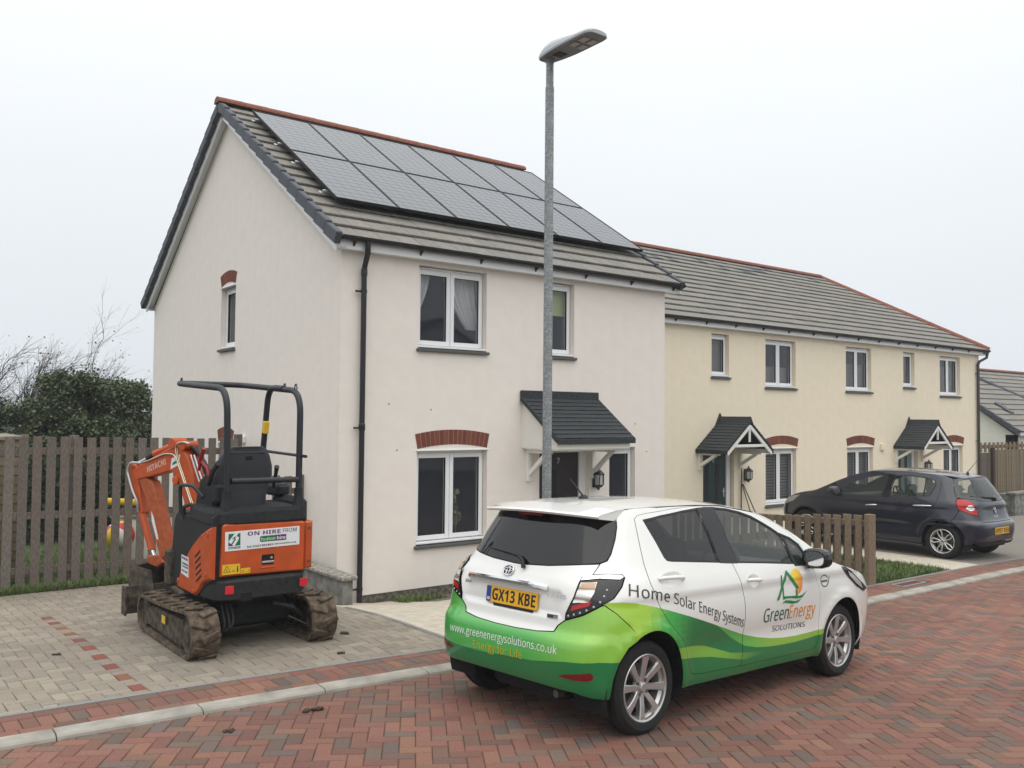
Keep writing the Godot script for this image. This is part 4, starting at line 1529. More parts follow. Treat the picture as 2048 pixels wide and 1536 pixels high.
func far_houses() -> void:
	# bungalow right of the terrace: gable to the left, two roofs
	for k in 2:
		var t := thing("bungalow", ["pale bungalow with grey tiled roof and dark verge behind the close-boarded fence", "farther bungalow whose grey roof and red ridge show above the nearer bungalow"][k], "house", "bungalows beyond the terrace")
		var x0 := 28.0 + 5.0 * k
		var x1 := x0 + (5.6 if k == 0 else 14.0)
		var z0 := -3.5 - 3.2 * k
		var ye := 2.05 + 0.55 * k
		var yr := 4.26 + 0.62 * k
		var dz := (yr - ye) / 0.7
		var gx := Transform3D(Basis(Vector3(0, 0, 1), Vector3.UP, Vector3(-1, 0, 0)), Vector3(x0, 0, 0))
		wall("gable_wall", poly2([z0 - 0.15 - 2 * dz + 0.3, -1.5, z0 - 0.15, -1.5, z0 - 0.15, ye - 0.1, z0 - dz, yr - 0.12, z0 - 2 * dz + 0.15, ye - 0.1]), [], 0.3, gx, "render_far", t)
		wall("front_wall", rect2(x0, -1.5, x1 + 3.0, ye - 0.1), [], 0.3, Transform3D(Basis(), Vector3(0, 0, z0 - 0.15)), "render_far", t)
		var roof := holder("roof", t)
		var eave := Vector3(x0 - 0.15, ye, z0 + 0.1)
		var apex := Vector3(x0 - 0.15, yr, z0 - dz)
		var ud := (apex - eave).normalized()
		var nn := Vector3(1, 0, 0).cross(-ud)
		nn = nn if nn.y > 0 else -nn
		var len_ := eave.distance_to(apex)
		var wd := x1 + 3.0 - x0
		var rows := roundi(len_ / 0.36)
		tiled_slope(roof, Transform3D(Basis(Vector3(1, 0, 0), nn, Vector3(1, 0, 0).cross(nn)), eave), wd, rows, len_ / (rows + 0.05), func(x, s): return k == 1 or x < 3.0 + (len_ - s) * 1.1, 21 + k, 120)
		var b := MB.new()
		var xr := x0 + 3.0 if k == 0 else x1 + 3.0
		b.quad(eave, Vector3(x1 + 3.0, eave.y, eave.z), Vector3(xr, apex.y, apex.z), apex)
		b.quad(Vector3(x1 + 3.0, eave.y, apex.z * 2 - eave.z), Vector3(eave.x, eave.y, apex.z * 2 - eave.z), apex, Vector3(xr, apex.y, apex.z))
		put("roof_deck", b, "verge", roof)
		verge_units(roof, x0 - 0.25, x0 - 0.14, Vector3(0, eave.y, eave.z), ud, rows, len_ / rows, 1.0)
		ridge_line(roof, apex + Vector3(0, 0.07, 0), Vector3(xr, yr + 0.07, apex.z))
		if k == 0:
			b = MB.new()
			b.box(eave + ud * len_ * 0.36 + Vector3(1.5, 0.07, 0), Vector3(0.3, 0.09, 0.7), 0.02, Basis(Vector3(1, 0, 0), nn, Vector3(1, 0, 0).cross(nn)))
			put("roof_vent", b, "black_plastic", roof)
			b = MB.new()
			b.tube([Vector3(xr, yr + 0.03, apex.z), Vector3(xr + 3.2, yr - (3.2 / 1.1) / len_ * (yr - ye), apex.z + (3.2 / 1.1) / len_ * dz)], 0.1, 6)
			put("valley", b, "verge", roof)
		b = MB.new()
		b.box(Vector3((x0 + x1 + 3) / 2, ye - 0.05, z0 + 0.05), Vector3(x1 + 3 - x0, 0.14, 0.03), 0.0)
		put("fascia", b, "upvc", t)
	# house across the road, behind the photographer, seen only as a reflection in the panes
	var o := thing("opposite_house", "rendered house across the road that the upstairs panes reflect", "house")
	var fx := Transform3D(Basis(Vector3(-1, 0, 0), Vector3.UP, Vector3(0, 0, -1)), Vector3(0, 0, 21.0))
	wall("gable_wall", poly2([-19.5, -0.5, -10.5, -0.5, -10.5, 4.0, -15.0, 6.5, -19.5, 4.0]), [], 0.3, fx, "render_far", o)
	var rb := MB.new()
	var pr := [Vector3(10.1, 3.9, 0), Vector3(15, 6.62, 0), Vector3(19.9, 3.9, 0), Vector3(19.9, 3.78, 0), Vector3(15, 6.5, 0), Vector3(10.1, 3.78, 0)]
	var q0 := []
	var q1 := []
	for p in pr:
		q0.append(p + Vector3(0, 0, 20.85))
		q1.append(p + Vector3(0, 0, 30.0))
	rb.loft([q1, q0], true, false, false)
	put("roof", rb, "verge", o)

func solar_panels() -> void:
	var eave := Vector3(0, 4.76, 0.22)
	var apex := Vector3(0, 7.70, -4.31)
	var ud := (apex - eave).normalized()
	var nn := Vector3(1, 0, 0).cross(-ud)
	nn = nn if nn.y > 0 else -nn
	var base := Transform3D(Basis(Vector3(1, 0, 0), nn, Vector3(1, 0, 0).cross(nn)), eave)
	var pw := 0.982
	var ph := 1.905
	var place := ["first", "second", "third", "fourth", "fifth", "last"]
	var made: Node3D = null
	for r in 2:
		for c in 6:
			var o: Node3D
			if made == null:
				o = Node3D.new()
				o.name = numbered("solar_panel")
				var b := MB.new()
				b.box(Vector3(0, -0.018, -ph / 2), Vector3(pw - 0.02, 0.03, ph - 0.02), 0.0)
				put("backsheet", b, "black_alu", o)
				b = MB.new()
				var q := rect2(0, 0, pw - 0.012, ph - 0.012)
				for e in [[-pw / 2 + 0.008, 0.016, ph], [pw / 2 - 0.008, 0.016, ph]]:
					b.box(Vector3(e[0], 0, -ph / 2), Vector3(0.013, 0.042, ph - 0.01), 0.003)
				for e in [-0.008, -ph + 0.008]:
					b.box(Vector3(0, 0, e), Vector3(pw - 0.03, 0.042, 0.013), 0.003)
				put("frame", b, "black_alu", o)
				b = MB.new()
				b.box(Vector3(0, 0.006, -ph / 2), Vector3(pw - 0.03, 0.012, ph - 0.03), 0.0)
				put("glass", b, "cell", o)
				b = MB.new()
				for i in range(1, 6):
					b.box(Vector3(-pw / 2 + pw * i / 6.0, 0.0127, -ph / 2), Vector3(0.003, 0.001, ph - 0.06), 0.0)
				for i in range(1, 12):
					b.box(Vector3(0, 0.0127, -ph * i / 12.0), Vector3(pw - 0.06, 0.001, 0.003), 0.0)
				put("cell_line", b, "cell_line", o)
				made = o
				add_child(o)
			else:
				o = made.duplicate()
				o.name = numbered("solar_panel")
				add_child(o)
			o.transform = base * Transform3D(Basis(), Vector3(0.175 + pw / 2 + c * (pw + 0.006), 0.125, -(1.0 + r * (ph + 0.008))))
			tag(o, "black framed solar panel, %s from the left in the %s row on the white house" % [place[c], ["lower", "upper"][r]], "solar panel", "solar panels on the roof")
	# rails and end clamps under the panels
	for k in 4:
		var s := [1.35, 2.5, 3.3, 4.45][k] as float
		var t := thing("mounting_rail", "aluminium rail under the solar panels, %s up the roof" % ["lowest", "second", "third", "highest"][k], "rail", "rails carrying the solar panels")
		var b := MB.new()
		b.box(Vector3(3.14, 0.085, -s), Vector3(6.04, 0.035, 0.04), 0.003)
		put("rail", b, "alu", t)
		for i in 7:
			b = MB.new()
			b.box(Vector3(0.09 if i == 0 else 0.175 + i * (pw + 0.006) - 0.1, 0.06, -s), Vector3(0.04, 0.02, 0.07), 0.004)
			put("roof_hook", b, "alu", t)
		t.transform = base
# ---------- car bodies ----------
# The skin of a car is P(s, y): y is the height, s runs round the car at that height, 0 at the middle of the tail.
class CarSkin:
	var tabs := {}
	var xc := 1.45
	var xf := 2.6
	var nf := 4.8
	var b0 := 0.8475
	var flip := 1.0
	var s0 := 0.0
	var s1 := 0.0
	var wheels := []
	var rail := PackedFloat32Array()
	func table(called: String, pts: Array) -> void:
		var n := pts.size()
		var m := []
		for i in n:
			m.append(0.0)
		var d := []
		for i in n - 1:
			d.append((pts[i + 1][1] - pts[i][1]) / (pts[i + 1][0] - pts[i][0]))
		m[0] = d[0]
		m[n - 1] = d[n - 2]
		for i in range(1, n - 1):
			if d[i - 1] * d[i] > 0.0:
				var h0: float = pts[i][0] - pts[i - 1][0]
				var h1: float = pts[i + 1][0] - pts[i][0]
				m[i] = 3.0 * (h0 + h1) / ((2.0 * h1 + h0) / d[i - 1] + (h1 + 2.0 * h0) / d[i])
		var lo: float = pts[0][0]
		var hi: float = pts[n - 1][0]
		var a := PackedFloat32Array()
		var k := 0
		for j in 401:
			var x := lerpf(lo, hi, j / 400.0)
			while k < n - 2 and x > pts[k + 1][0]:
				k += 1
			var h: float = pts[k + 1][0] - pts[k][0]
			var t: float = (x - pts[k][0]) / h
			a.append((1 + 2 * t) * (1 - t) * (1 - t) * pts[k][1] + t * (1 - t) * (1 - t) * h * m[k] + t * t * (3 - 2 * t) * pts[k + 1][1] + t * t * (t - 1) * h * m[k + 1])
		tabs[called] = [lo, hi, a]
	func at(called: String, x: float) -> float:
		var t: Array = tabs[called]
		var f: float = clampf((x - t[0]) / (t[1] - t[0]), 0.0, 1.0) * 400.0
		var i := mini(int(f), 399)
		return lerpf(t[2][i], t[2][i + 1], f - i)
	func ready() -> void:
		s0 = b0 * PI / 2
		s1 = s0 + xf - xc
		for i in 201:
			var s := (s1 + b0 * PI / 2) * i / 200.0
			var y := 1.2
			for k in 14:
				y = lerpf(y, at("T", raw(s, y).x) - 0.038, 0.7)
			rail.append(y)
	func rail_y(s: float) -> float:
		var f := clampf(s / (s1 + b0 * PI / 2), 0.0, 1.0) * 200.0
		var i := mini(int(f), 199)
		return lerpf(rail[i], rail[i + 1], f - i)
	func raw(s: float, y: float) -> Vector3:
		var w := at("w", y)
		var sg := signf(s) if s != 0.0 else 1.0
		s = absf(s)
		if s < s0:
			var ph := s / b0
			var a := xc - at("xr", y)
			var n := at("nr", y)
			var r := pow(pow(cos(ph) / a, n) + pow(sin(ph) / w, n), -1.0 / n)
			return Vector3(xc - r * cos(ph), y, sg * r * sin(ph))
		if s < s1:
			return Vector3(xc + s - s0, y, sg * w)
		var q := minf((s - s1) / b0, PI / 2)
		var af := at("xf", y) - xf
		var r2 := pow(pow(maxf(sin(q), 1e-6) / af, nf) + pow(maxf(cos(q), 1e-6) / w, nf), -1.0 / nf)
		return Vector3(xf + r2 * sin(q), y, sg * r2 * cos(q))
	func P(s: float, y: float) -> Vector3:
		var p := raw(s, y)
		# wheel arch lips, hollow doors, shoulder crease
		var side := smoothstep(0.5, 0.75, absf(p.z))
		var o := 0.0
		for wx in wheels:
			var d := Vector2(p.x - wx, p.y - 0.295).length()
			o += 0.016 * exp(-pow((d - 0.375) / 0.05, 2.0)) * smoothstep(0.12, 0.3, p.y)
		var mid := smoothstep(wheels[0] + 0.35, wheels[0] + 0.7, p.x) * (1.0 - smoothstep(wheels[1] - 0.7, wheels[1] - 0.4, p.x))
		o -= 0.016 * mid * exp(-pow((y - 0.50) / 0.09, 2.0))
		o += 0.006 * smoothstep(0.845, 0.87, y) * (1.0 - smoothstep(0.87, 1.0, y))
		p.z += signf(p.z) * o * side
		p.z *= flip
		return p
	func N(s: float, y: float) -> Vector3:
		var e := 0.007
		var n := (P(s + e, y) - P(s - e, y)).cross(P(s, y + e) - P(s, y - e)).normalized()
		var p := P(s, y)
		if n.dot(Vector3(p.x - 1.9, 0.0, p.z * 2.2)) < 0.0:
			n = -n
		return n
	func s_of(x: float, y: float) -> float:
		var lo := 0.0
		var hi := s1 + b0 * PI / 2
		for i in 26:
			var m := (lo + hi) / 2
			if raw(m, y).x < x:
				lo = m
			else:
				hi = m
		return (lo + hi) / 2
	func arch(x: float, yc: float, rx: float, ry: float) -> PackedVector2Array:
		var p := PackedVector2Array()
		for i in 33:
			var a := PI * i / 32.0
			var yy := yc + sin(a) * ry
			p.append(Vector2(s_of(x - cos(a) * rx, yy), yy))
		p.append(Vector2(s_of(x + rx, yc), 0.05))
		p.append(Vector2(s_of(x - rx, yc), 0.05))
		return p
	# lays polygons of (s, y) on the skin; lift and tint may be functions of (s, y)
	func panel(b: MB, polys: Array, sgn := 1.0, cell := 0.045, lift = 0.0, tint = null) -> void:
		for poly in polys:
			var pp: PackedVector2Array = poly
			if pp.size() < 3:
				continue
			var lo := Vector2(1e9, 1e9)
			var hi := -lo
			for q in pp:
				lo = lo.min(q)
				hi = hi.max(q)
			for i in range(floori(lo.x / cell), ceili(hi.x / cell)):
				for j in range(floori(lo.y / cell), ceili(hi.y / cell)):
					var c := PackedVector2Array([Vector2(i, j) * cell, Vector2(i + 1, j) * cell, Vector2(i + 1, j + 1) * cell, Vector2(i, j + 1) * cell])
					for piece in Geometry2D.intersect_polygons(pp, c):
						var ix := Geometry2D.triangulate_polygon(piece)
						if ix.is_empty():
							continue
						var ps := []
						var ns := []
						for q in piece:
							var n := N(q.x, q.y)
							var l: float = lift.call(q.x, q.y) if lift is Callable else lift
							var p := P(q.x, q.y) + n * l
							if lift is Callable:
								var e := 0.006
								var dx := P(q.x + e, q.y) + N(q.x + e, q.y) * float(lift.call(q.x + e, q.y)) - p
								var dy := P(q.x, q.y + e) + N(q.x, q.y + e) * float(lift.call(q.x, q.y + e)) - p
								var n2 := dx.cross(dy).normalized()
								n = n2 if n2.dot(n) > 0 else -n2
							if sgn < 0:
								p.z = -p.z
								n.z = -n.z
							ps.append(p)
							ns.append(n)
						for k in range(0, ix.size(), 3):
							if tint is Callable:
								var m: Vector2 = (piece[ix[k]] + piece[ix[k + 1]] + piece[ix[k + 2]]) / 3.0
								b.col = tint.call(m.x, m.y)
							b.tri_n(ps[ix[k]], ps[ix[k + 1]], ps[ix[k + 2]], ns[ix[k]], ns[ix[k + 1]], ns[ix[k + 2]])
	# roof, windscreen and bonnet: strips from rail to rail
	func top(s: float, v: float) -> Vector3:
		var e := P(s, rail_y(s))
		var k := absf(v)
		return Vector3(e.x + 0.05 * (1.0 - k * k) * smoothstep(1.9, 2.4, s) * (1.0 - smoothstep(2.9, 3.3, s)), e.y + 0.038 * (1.0 - pow(k, 2.3)), e.z * v)
	func top_panel(b: MB, sa: float, sb: float, va: float, vb: float, ns: int, nv: int, lift := 0.0) -> void:
		var ps := []
		var nn := []
		for i in ns + 1:
			for j in nv + 1:
				var s := lerpf(sa, sb, float(i) / ns)
				var v := lerpf(va, vb, float(j) / nv)
				var e := 0.008
				var n := (top(s + e, v) - top(s - e, v)).cross(top(s, v + e) - top(s, v - e)).normalized()
				if n.y < 0:
					n = -n
				ps.append(top(s, v) + n * lift)
				nn.append(n)
		for i in ns:
			for j in nv:
				var a := i * (nv + 1) + j
				var c := a + nv + 1
				b.tri_n(ps[a], ps[c], ps[c + 1], nn[a], nn[c], nn[c + 1])
				b.tri_n(ps[a], ps[c + 1], ps[a + 1], nn[a], nn[c + 1], nn[a + 1])
	# a bar with round section following points of (s, y, lift)
	func bead(b: MB, pts: Array, r, sides := 8) -> void:
		var w := []
		for q in pts:
			w.append(P(q[0], q[1]) + N(q[0], q[1]) * float(q[2]))
		b.tube(w, r, sides)

func clip_all(polys: Array, cut: PackedVector2Array) -> Array:
	var out := []
	for p in polys:
		var got := Geometry2D.clip_polygons(p, cut)
		var holed := false
		for q in got:
			holed = holed or Geometry2D.is_polygon_clockwise(q)
		if holed:
			# a cut wholly inside would leave a hole: halve the piece through it first
			var m := 0.0
			for q in cut:
				m += q.x / cut.size()
			got = []
			for half in [rect2(-9, -9, m, 9), rect2(m, -9, 9, 9)]:
				for piece in Geometry2D.intersect_polygons(p, half):
					got.append_array(Geometry2D.clip_polygons(piece, cut))
		for q in got:
			if not Geometry2D.is_polygon_clockwise(q):
				out.append(q)
	return out

func cut_all(polys: Array, keep: PackedVector2Array) -> Array:
	var out := []
	for p in polys:
		out.append_array(Geometry2D.intersect_polygons(p, keep))
	return out

func inset(p: PackedVector2Array, d: float) -> Array:
	return Geometry2D.offset_polygon(ccw(p), -d, Geometry2D.JOIN_MITER)

func ccw(p: PackedVector2Array) -> PackedVector2Array:
	if Geometry2D.is_polygon_clockwise(p):
		p = p.duplicate()
		p.reverse()
	return p

func mirrored(p: PackedVector2Array) -> PackedVector2Array:
	# closes a right half whose first and last points lie on s = 0
	var q := p.duplicate()
	for i in range(p.size() - 1, -1, -1):
		if p[i].x > 0.0005:
			q.append(Vector2(-p[i].x, p[i].y))
	return q

# lettering that follows the skin: base(t) gives the baseline height at s
func skin_letters(car: CarSkin, called: String, words: String, s_from: float, s_to: float, cap: float, base: Callable, material: String, parent: Node, bold := false, lift := 0.0025) -> void:
	var t := TextMesh.new()
	var f := SystemFont.new()
	f.font_names = PackedStringArray(["Droid Sans"])
	f.font_weight = 700 if bold else 400
	t.font = f
	t.text = words
	t.font_size = 64
	t.pixel_size = 0.01
	t.depth = 0.0
	t.curve_step = 2.0
	var a := t.get_aabb()
	var k := (s_to - s_from) / a.size.x
	var ky := cap / 0.457
	var arr := t.surface_get_arrays(0)
	var vs: PackedVector3Array = arr[Mesh.ARRAY_VERTEX]
	var ix = arr[Mesh.ARRAY_INDEX]
	var b := MB.new()
	var n: int = ix.size() if ix != null else vs.size()
	var pos := []
	var nor := []
	for p in vs:
		var s := s_from + (p.x - a.position.x) * k
		var y: float = base.call(s) + (p.y + 0.22) * ky
		pos.append(car.P(s, y) + car.N(s, y) * lift)
		nor.append(car.N(s, y))
	for i in range(0, n - 2, 3):
		var q := []
		for j in 3:
			q.append(ix[i + j] if ix != null else i + j)
		b.tri_n(pos[q[0]], pos[q[1]], pos[q[2]], nor[q[0]], nor[q[1]], nor[q[2]])
	put(called, b, material, parent)

# a wheel about the local z axis, outer face towards +z; returns the wheel node
func make_wheel(parent: Node, at: Vector3, out: float, radius: float, width: float, rim: float, spokes: int, kind: String) -> void:
	var bs := Basis(Vector3(1, 0, 0), Vector3(0, 0, out), Vector3(1, 0, 0).cross(Vector3(0, 0, out)))
	var xf := Transform3D(bs, at)
	var b := MB.new()
	var hw := width / 2
	b.lathe([Vector2(rim - 0.012, -hw + 0.01), Vector2(rim + 0.02, -hw), Vector2(radius - 0.03, -hw + 0.004), Vector2(radius - 0.008, -hw + 0.022), Vector2(radius, -hw + 0.05), Vector2(radius, -0.012), Vector2(radius - 0.007, -0.009), Vector2(radius - 0.007, 0.009), Vector2(radius, 0.012), Vector2(radius, hw - 0.05), Vector2(radius - 0.008, hw - 0.022), Vector2(radius - 0.03, hw - 0.004), Vector2(rim + 0.045, hw + 0.002), Vector2(rim + 0.012, hw - 0.003), Vector2(rim - 0.008, hw - 0.016)], 48, xf)
	var w := put("wheel", b, "rubber", parent)
	var m: String = "alloy" if kind == "eight" else "alloy_bright"
	b = MB.new()
	b.lathe([Vector2(rim - 0.004, -hw + 0.02), Vector2(rim - 0.035, -0.01), Vector2(rim - 0.03, hw - 0.05), Vector2(rim - 0.016, hw - 0.03), Vector2(rim - 0.014, hw - 0.012), Vector2(rim - 0.004, hw - 0.006), Vector2(rim + 0.004, hw - 0.012)], 48, xf)
	put("rim", b, m, w)
	b = MB.new()
	b.lathe([Vector2(0.0, -0.02), Vector2(rim - 0.07, -0.02), Vector2(rim - 0.07, -0.005), Vector2(0.0, -0.005)], 32, xf)
	put("brake_disc", b, "brake", w)
	b = MB.new()
	b.lathe([Vector2(0.0, -0.06), Vector2(rim, -0.06)], 24, xf)
	put("wheel_back", b, "void", w)
	# spokes
	for i in spokes:
		var a := TAU * i / spokes + (0.06 if kind == "eight" else 0.0)
		var sb := MB.new()
		var u := bs * Vector3(cos(a), 0, sin(a))
		var t := bs * Vector3(-sin(a), 0, cos(a))
		var n := bs * Vector3.UP
		var rows := []
		if kind == "eight":
			for q in [[0.03, 0.026, hw - 0.04, 0.0], [0.065, 0.021, hw - 0.034, 0.0], [0.12, 0.022, hw - 0.024, 0.002], [rim - 0.04, 0.027, hw - 0.018, 0.006], [rim - 0.008, 0.032, hw - 0.016, 0.008]]:
				rows.append(q)
			var rings := []
			for q in rows:
				var c: Vector3 = at + u * q[0] + t * q[3]
				rings.append([c + t * q[1] + n * (q[2] - 0.004), c + t * (q[1] * 0.75) + n * q[2], c - t * (q[1] * 0.75) + n * q[2], c - t * q[1] + n * (q[2] - 0.012), c - t * q[1] * 0.7 + n * (q[2] - 0.045), c + t * q[1] * 0.7 + n * (q[2] - 0.045)])
			if out < 0:
				for r in rings:
					r.reverse()
			sb.loft(rings)
		else:
			# forked spokes: two slim arms from one root
			for fk in [-1.0, 1.0]:
				var p0: Vector3 = at + u * 0.03 + n * (hw - 0.04)
				var p1: Vector3 = at + u * 0.085 + t * fk * 0.022 + n * (hw - 0.028)
				var p2: Vector3 = at + u * 0.14 + t * fk * 0.036 + n * (hw - 0.02)
				var p3: Vector3 = at + u * (rim - 0.01) + t * fk * 0.018 + n * (hw - 0.02)
				sb.tube([p0, p1, p2, p3], [0.016, 0.012, 0.012, 0.014], 6)
		put("spoke", sb, m, w)
	b = MB.new()
	b.lathe([Vector2(0.075, hw - 0.06), Vector2(0.07, hw - 0.045), Vector2(0.034, hw - 0.038), Vector2(0.032, hw - 0.026), Vector2(0.026, hw - 0.022), Vector2(0.0, hw - 0.021)], 20, xf)
	put("hub_cap", b, m, w)
	var bolts := 4
	for i in bolts:
		var a := TAU * i / bolts + 0.6
		var lb := MB.new()
		lb.lathe([Vector2(0.014, hw - 0.05), Vector2(0.013, hw - 0.034), Vector2(0.0, hw - 0.034)], 8, Transform3D(bs, at + bs * Vector3(cos(a) * 0.052, 0, sin(a) * 0.052)))
		put("wheel_bolt", lb, "brake", w)

func wheel_well(parent: Node, x: float, y: float, r: float, side: float, zi: float, zo: float) -> void:
	var b := MB.new()
	for i in 24:
		var a0 := -0.35 + (PI + 0.7) * i / 24.0
		var a1 := -0.35 + (PI + 0.7) * (i + 1) / 24.0
		var p0 := Vector3(x + cos(a0) * r, y + sin(a0) * r, 0)
		var p1 := Vector3(x + cos(a1) * r, y + sin(a1) * r, 0)
		b.quad(p0 + Vector3(0, 0, side * zi), p1 + Vector3(0, 0, side * zi), p1 + Vector3(0, 0, side * zo), p0 + Vector3(0, 0, side * zo))
		b.tri(Vector3(x, y, side * zi), p0 + Vector3(0, 0, side * zi), p1 + Vector3(0, 0, side * zi))
	put("wheel_well", b, "void", parent)

func number_plate(parent: Node, words: String, xf: Transform3D, w: float, h: float, blue: bool) -> void:
	var b := MB.new()
	b.slab(round_rect(-w / 2, -h / 2, w / 2, h / 2, 0.008), -0.008, 0.0, 0.002, xf)
	var o := put("number_plate", b, "plate_yellow", parent)
	var left := -w / 2 + 0.02
	if blue:
		b = MB.new()
		b.slab(round_rect(-w / 2 + 0.002, -h / 2 + 0.003, -w / 2 + 0.05, h / 2 - 0.003, 0.006), -0.001, 0.0015, 0.0005, xf)
		put("blue_band", b, "plate_blue", o)
		letters("country_mark", "GB", 0.02, "vinyl_white", o, xf * Transform3D(Basis(), Vector3(-w / 2 + 0.026, -h * 0.28, 0.0016)), 0.03, true, 0.001)
		left = -w / 2 + 0.062
	letters("registration", words, h * 0.70, "ink", o, xf * Transform3D(Basis(), Vector3((left + w / 2 - 0.014) / 2, 0.003, 0.0005)), w / 2 - 0.02 - left, true, 0.0015)

func car_seat(parent: Node, at: Vector3, w: float) -> void:
	var b := MB.new()
	b.box(at + Vector3(0.2, 0.06, 0), Vector3(0.5, 0.16, w), 0.05)
	b.box(at + Vector3(-0.08, 0.36, 0), Vector3(0.14, 0.62, w), 0.05, Basis(Vector3.BACK, 0.22))
	put("seat", b, "seat_cloth", parent)
	b = MB.new()
	b.box(at + Vector3(-0.18, 0.74, 0), Vector3(0.1, 0.18, minf(w, 0.27)), 0.04, Basis(Vector3.BACK, 0.15))
	b.tube([at + Vector3(-0.15, 0.6, -0.06), at + Vector3(-0.17, 0.72, -0.06)], 0.007, 6)
	b.tube([at + Vector3(-0.15, 0.6, 0.06), at + Vector3(-0.17, 0.72, 0.06)], 0.007, 6)
	put("headrest", b, "seat_cloth", parent)

func cabin(car: Node, belt: float, x_tail: float, x_dash: float, driver: float) -> void:
	var inside := holder("cabin", car)
	for z in [-0.36, 0.36]:
		car_seat(inside, Vector3(1.55, 0.36, z), 0.48)
	car_seat(inside, Vector3(0.78, 0.40, -0.3), 0.6)
	car_seat(inside, Vector3(0.78, 0.40, 0.3), 0.6)
	var b := MB.new()
	b.box(Vector3(x_dash, belt - 0.16, 0), Vector3(0.5, 0.3, 1.3), 0.08)
	b.box(Vector3((x_tail + x_dash) / 2, 0.27, 0), Vector3(x_dash - x_tail, 0.04, 1.4))
	b.box(Vector3(x_tail + 0.1, belt - 0.06, 0), Vector3(0.35, 0.03, 1.2), 0.01)
	put("dashboard", b, "trim_black", inside)
	b = MB.new()
	var c := Vector3(x_dash - 0.38, belt - 0.04, driver * 0.36)
	var bs := Basis(Vector3.BACK, 1.15)
	var pts := []
	for i in 25:
		var a := TAU * i / 24.0
		pts.append(c + bs * Vector3(cos(a) * 0.18, 0, sin(a) * 0.18))
	b.tube(pts, 0.014, 8, false)
	for a in [0.0, PI, PI / 2]:
		b.tube([c, c + bs * Vector3(sin(a) * 0.18, 0, cos(a) * 0.18)], 0.014, 6)
	b.tube([c, c + Vector3(0.25, -0.1, 0)], 0.03, 8)
	put("steering_wheel", b, "trim_black", inside)
const LIME := Color(0.36, 0.60, 0.05)
const LEAF := Color(0.06, 0.42, 0.075)
const DEEP := Color(0.003, 0.165, 0.045)
const WHITE_PAINT := Color(0.78, 0.78, 0.75)

func mix3(a: Color, b: Color, t: float) -> Color:
	return Color(lerpf(a.r, b.r, t), lerpf(a.g, b.g, t), lerpf(a.b, b.b, t))

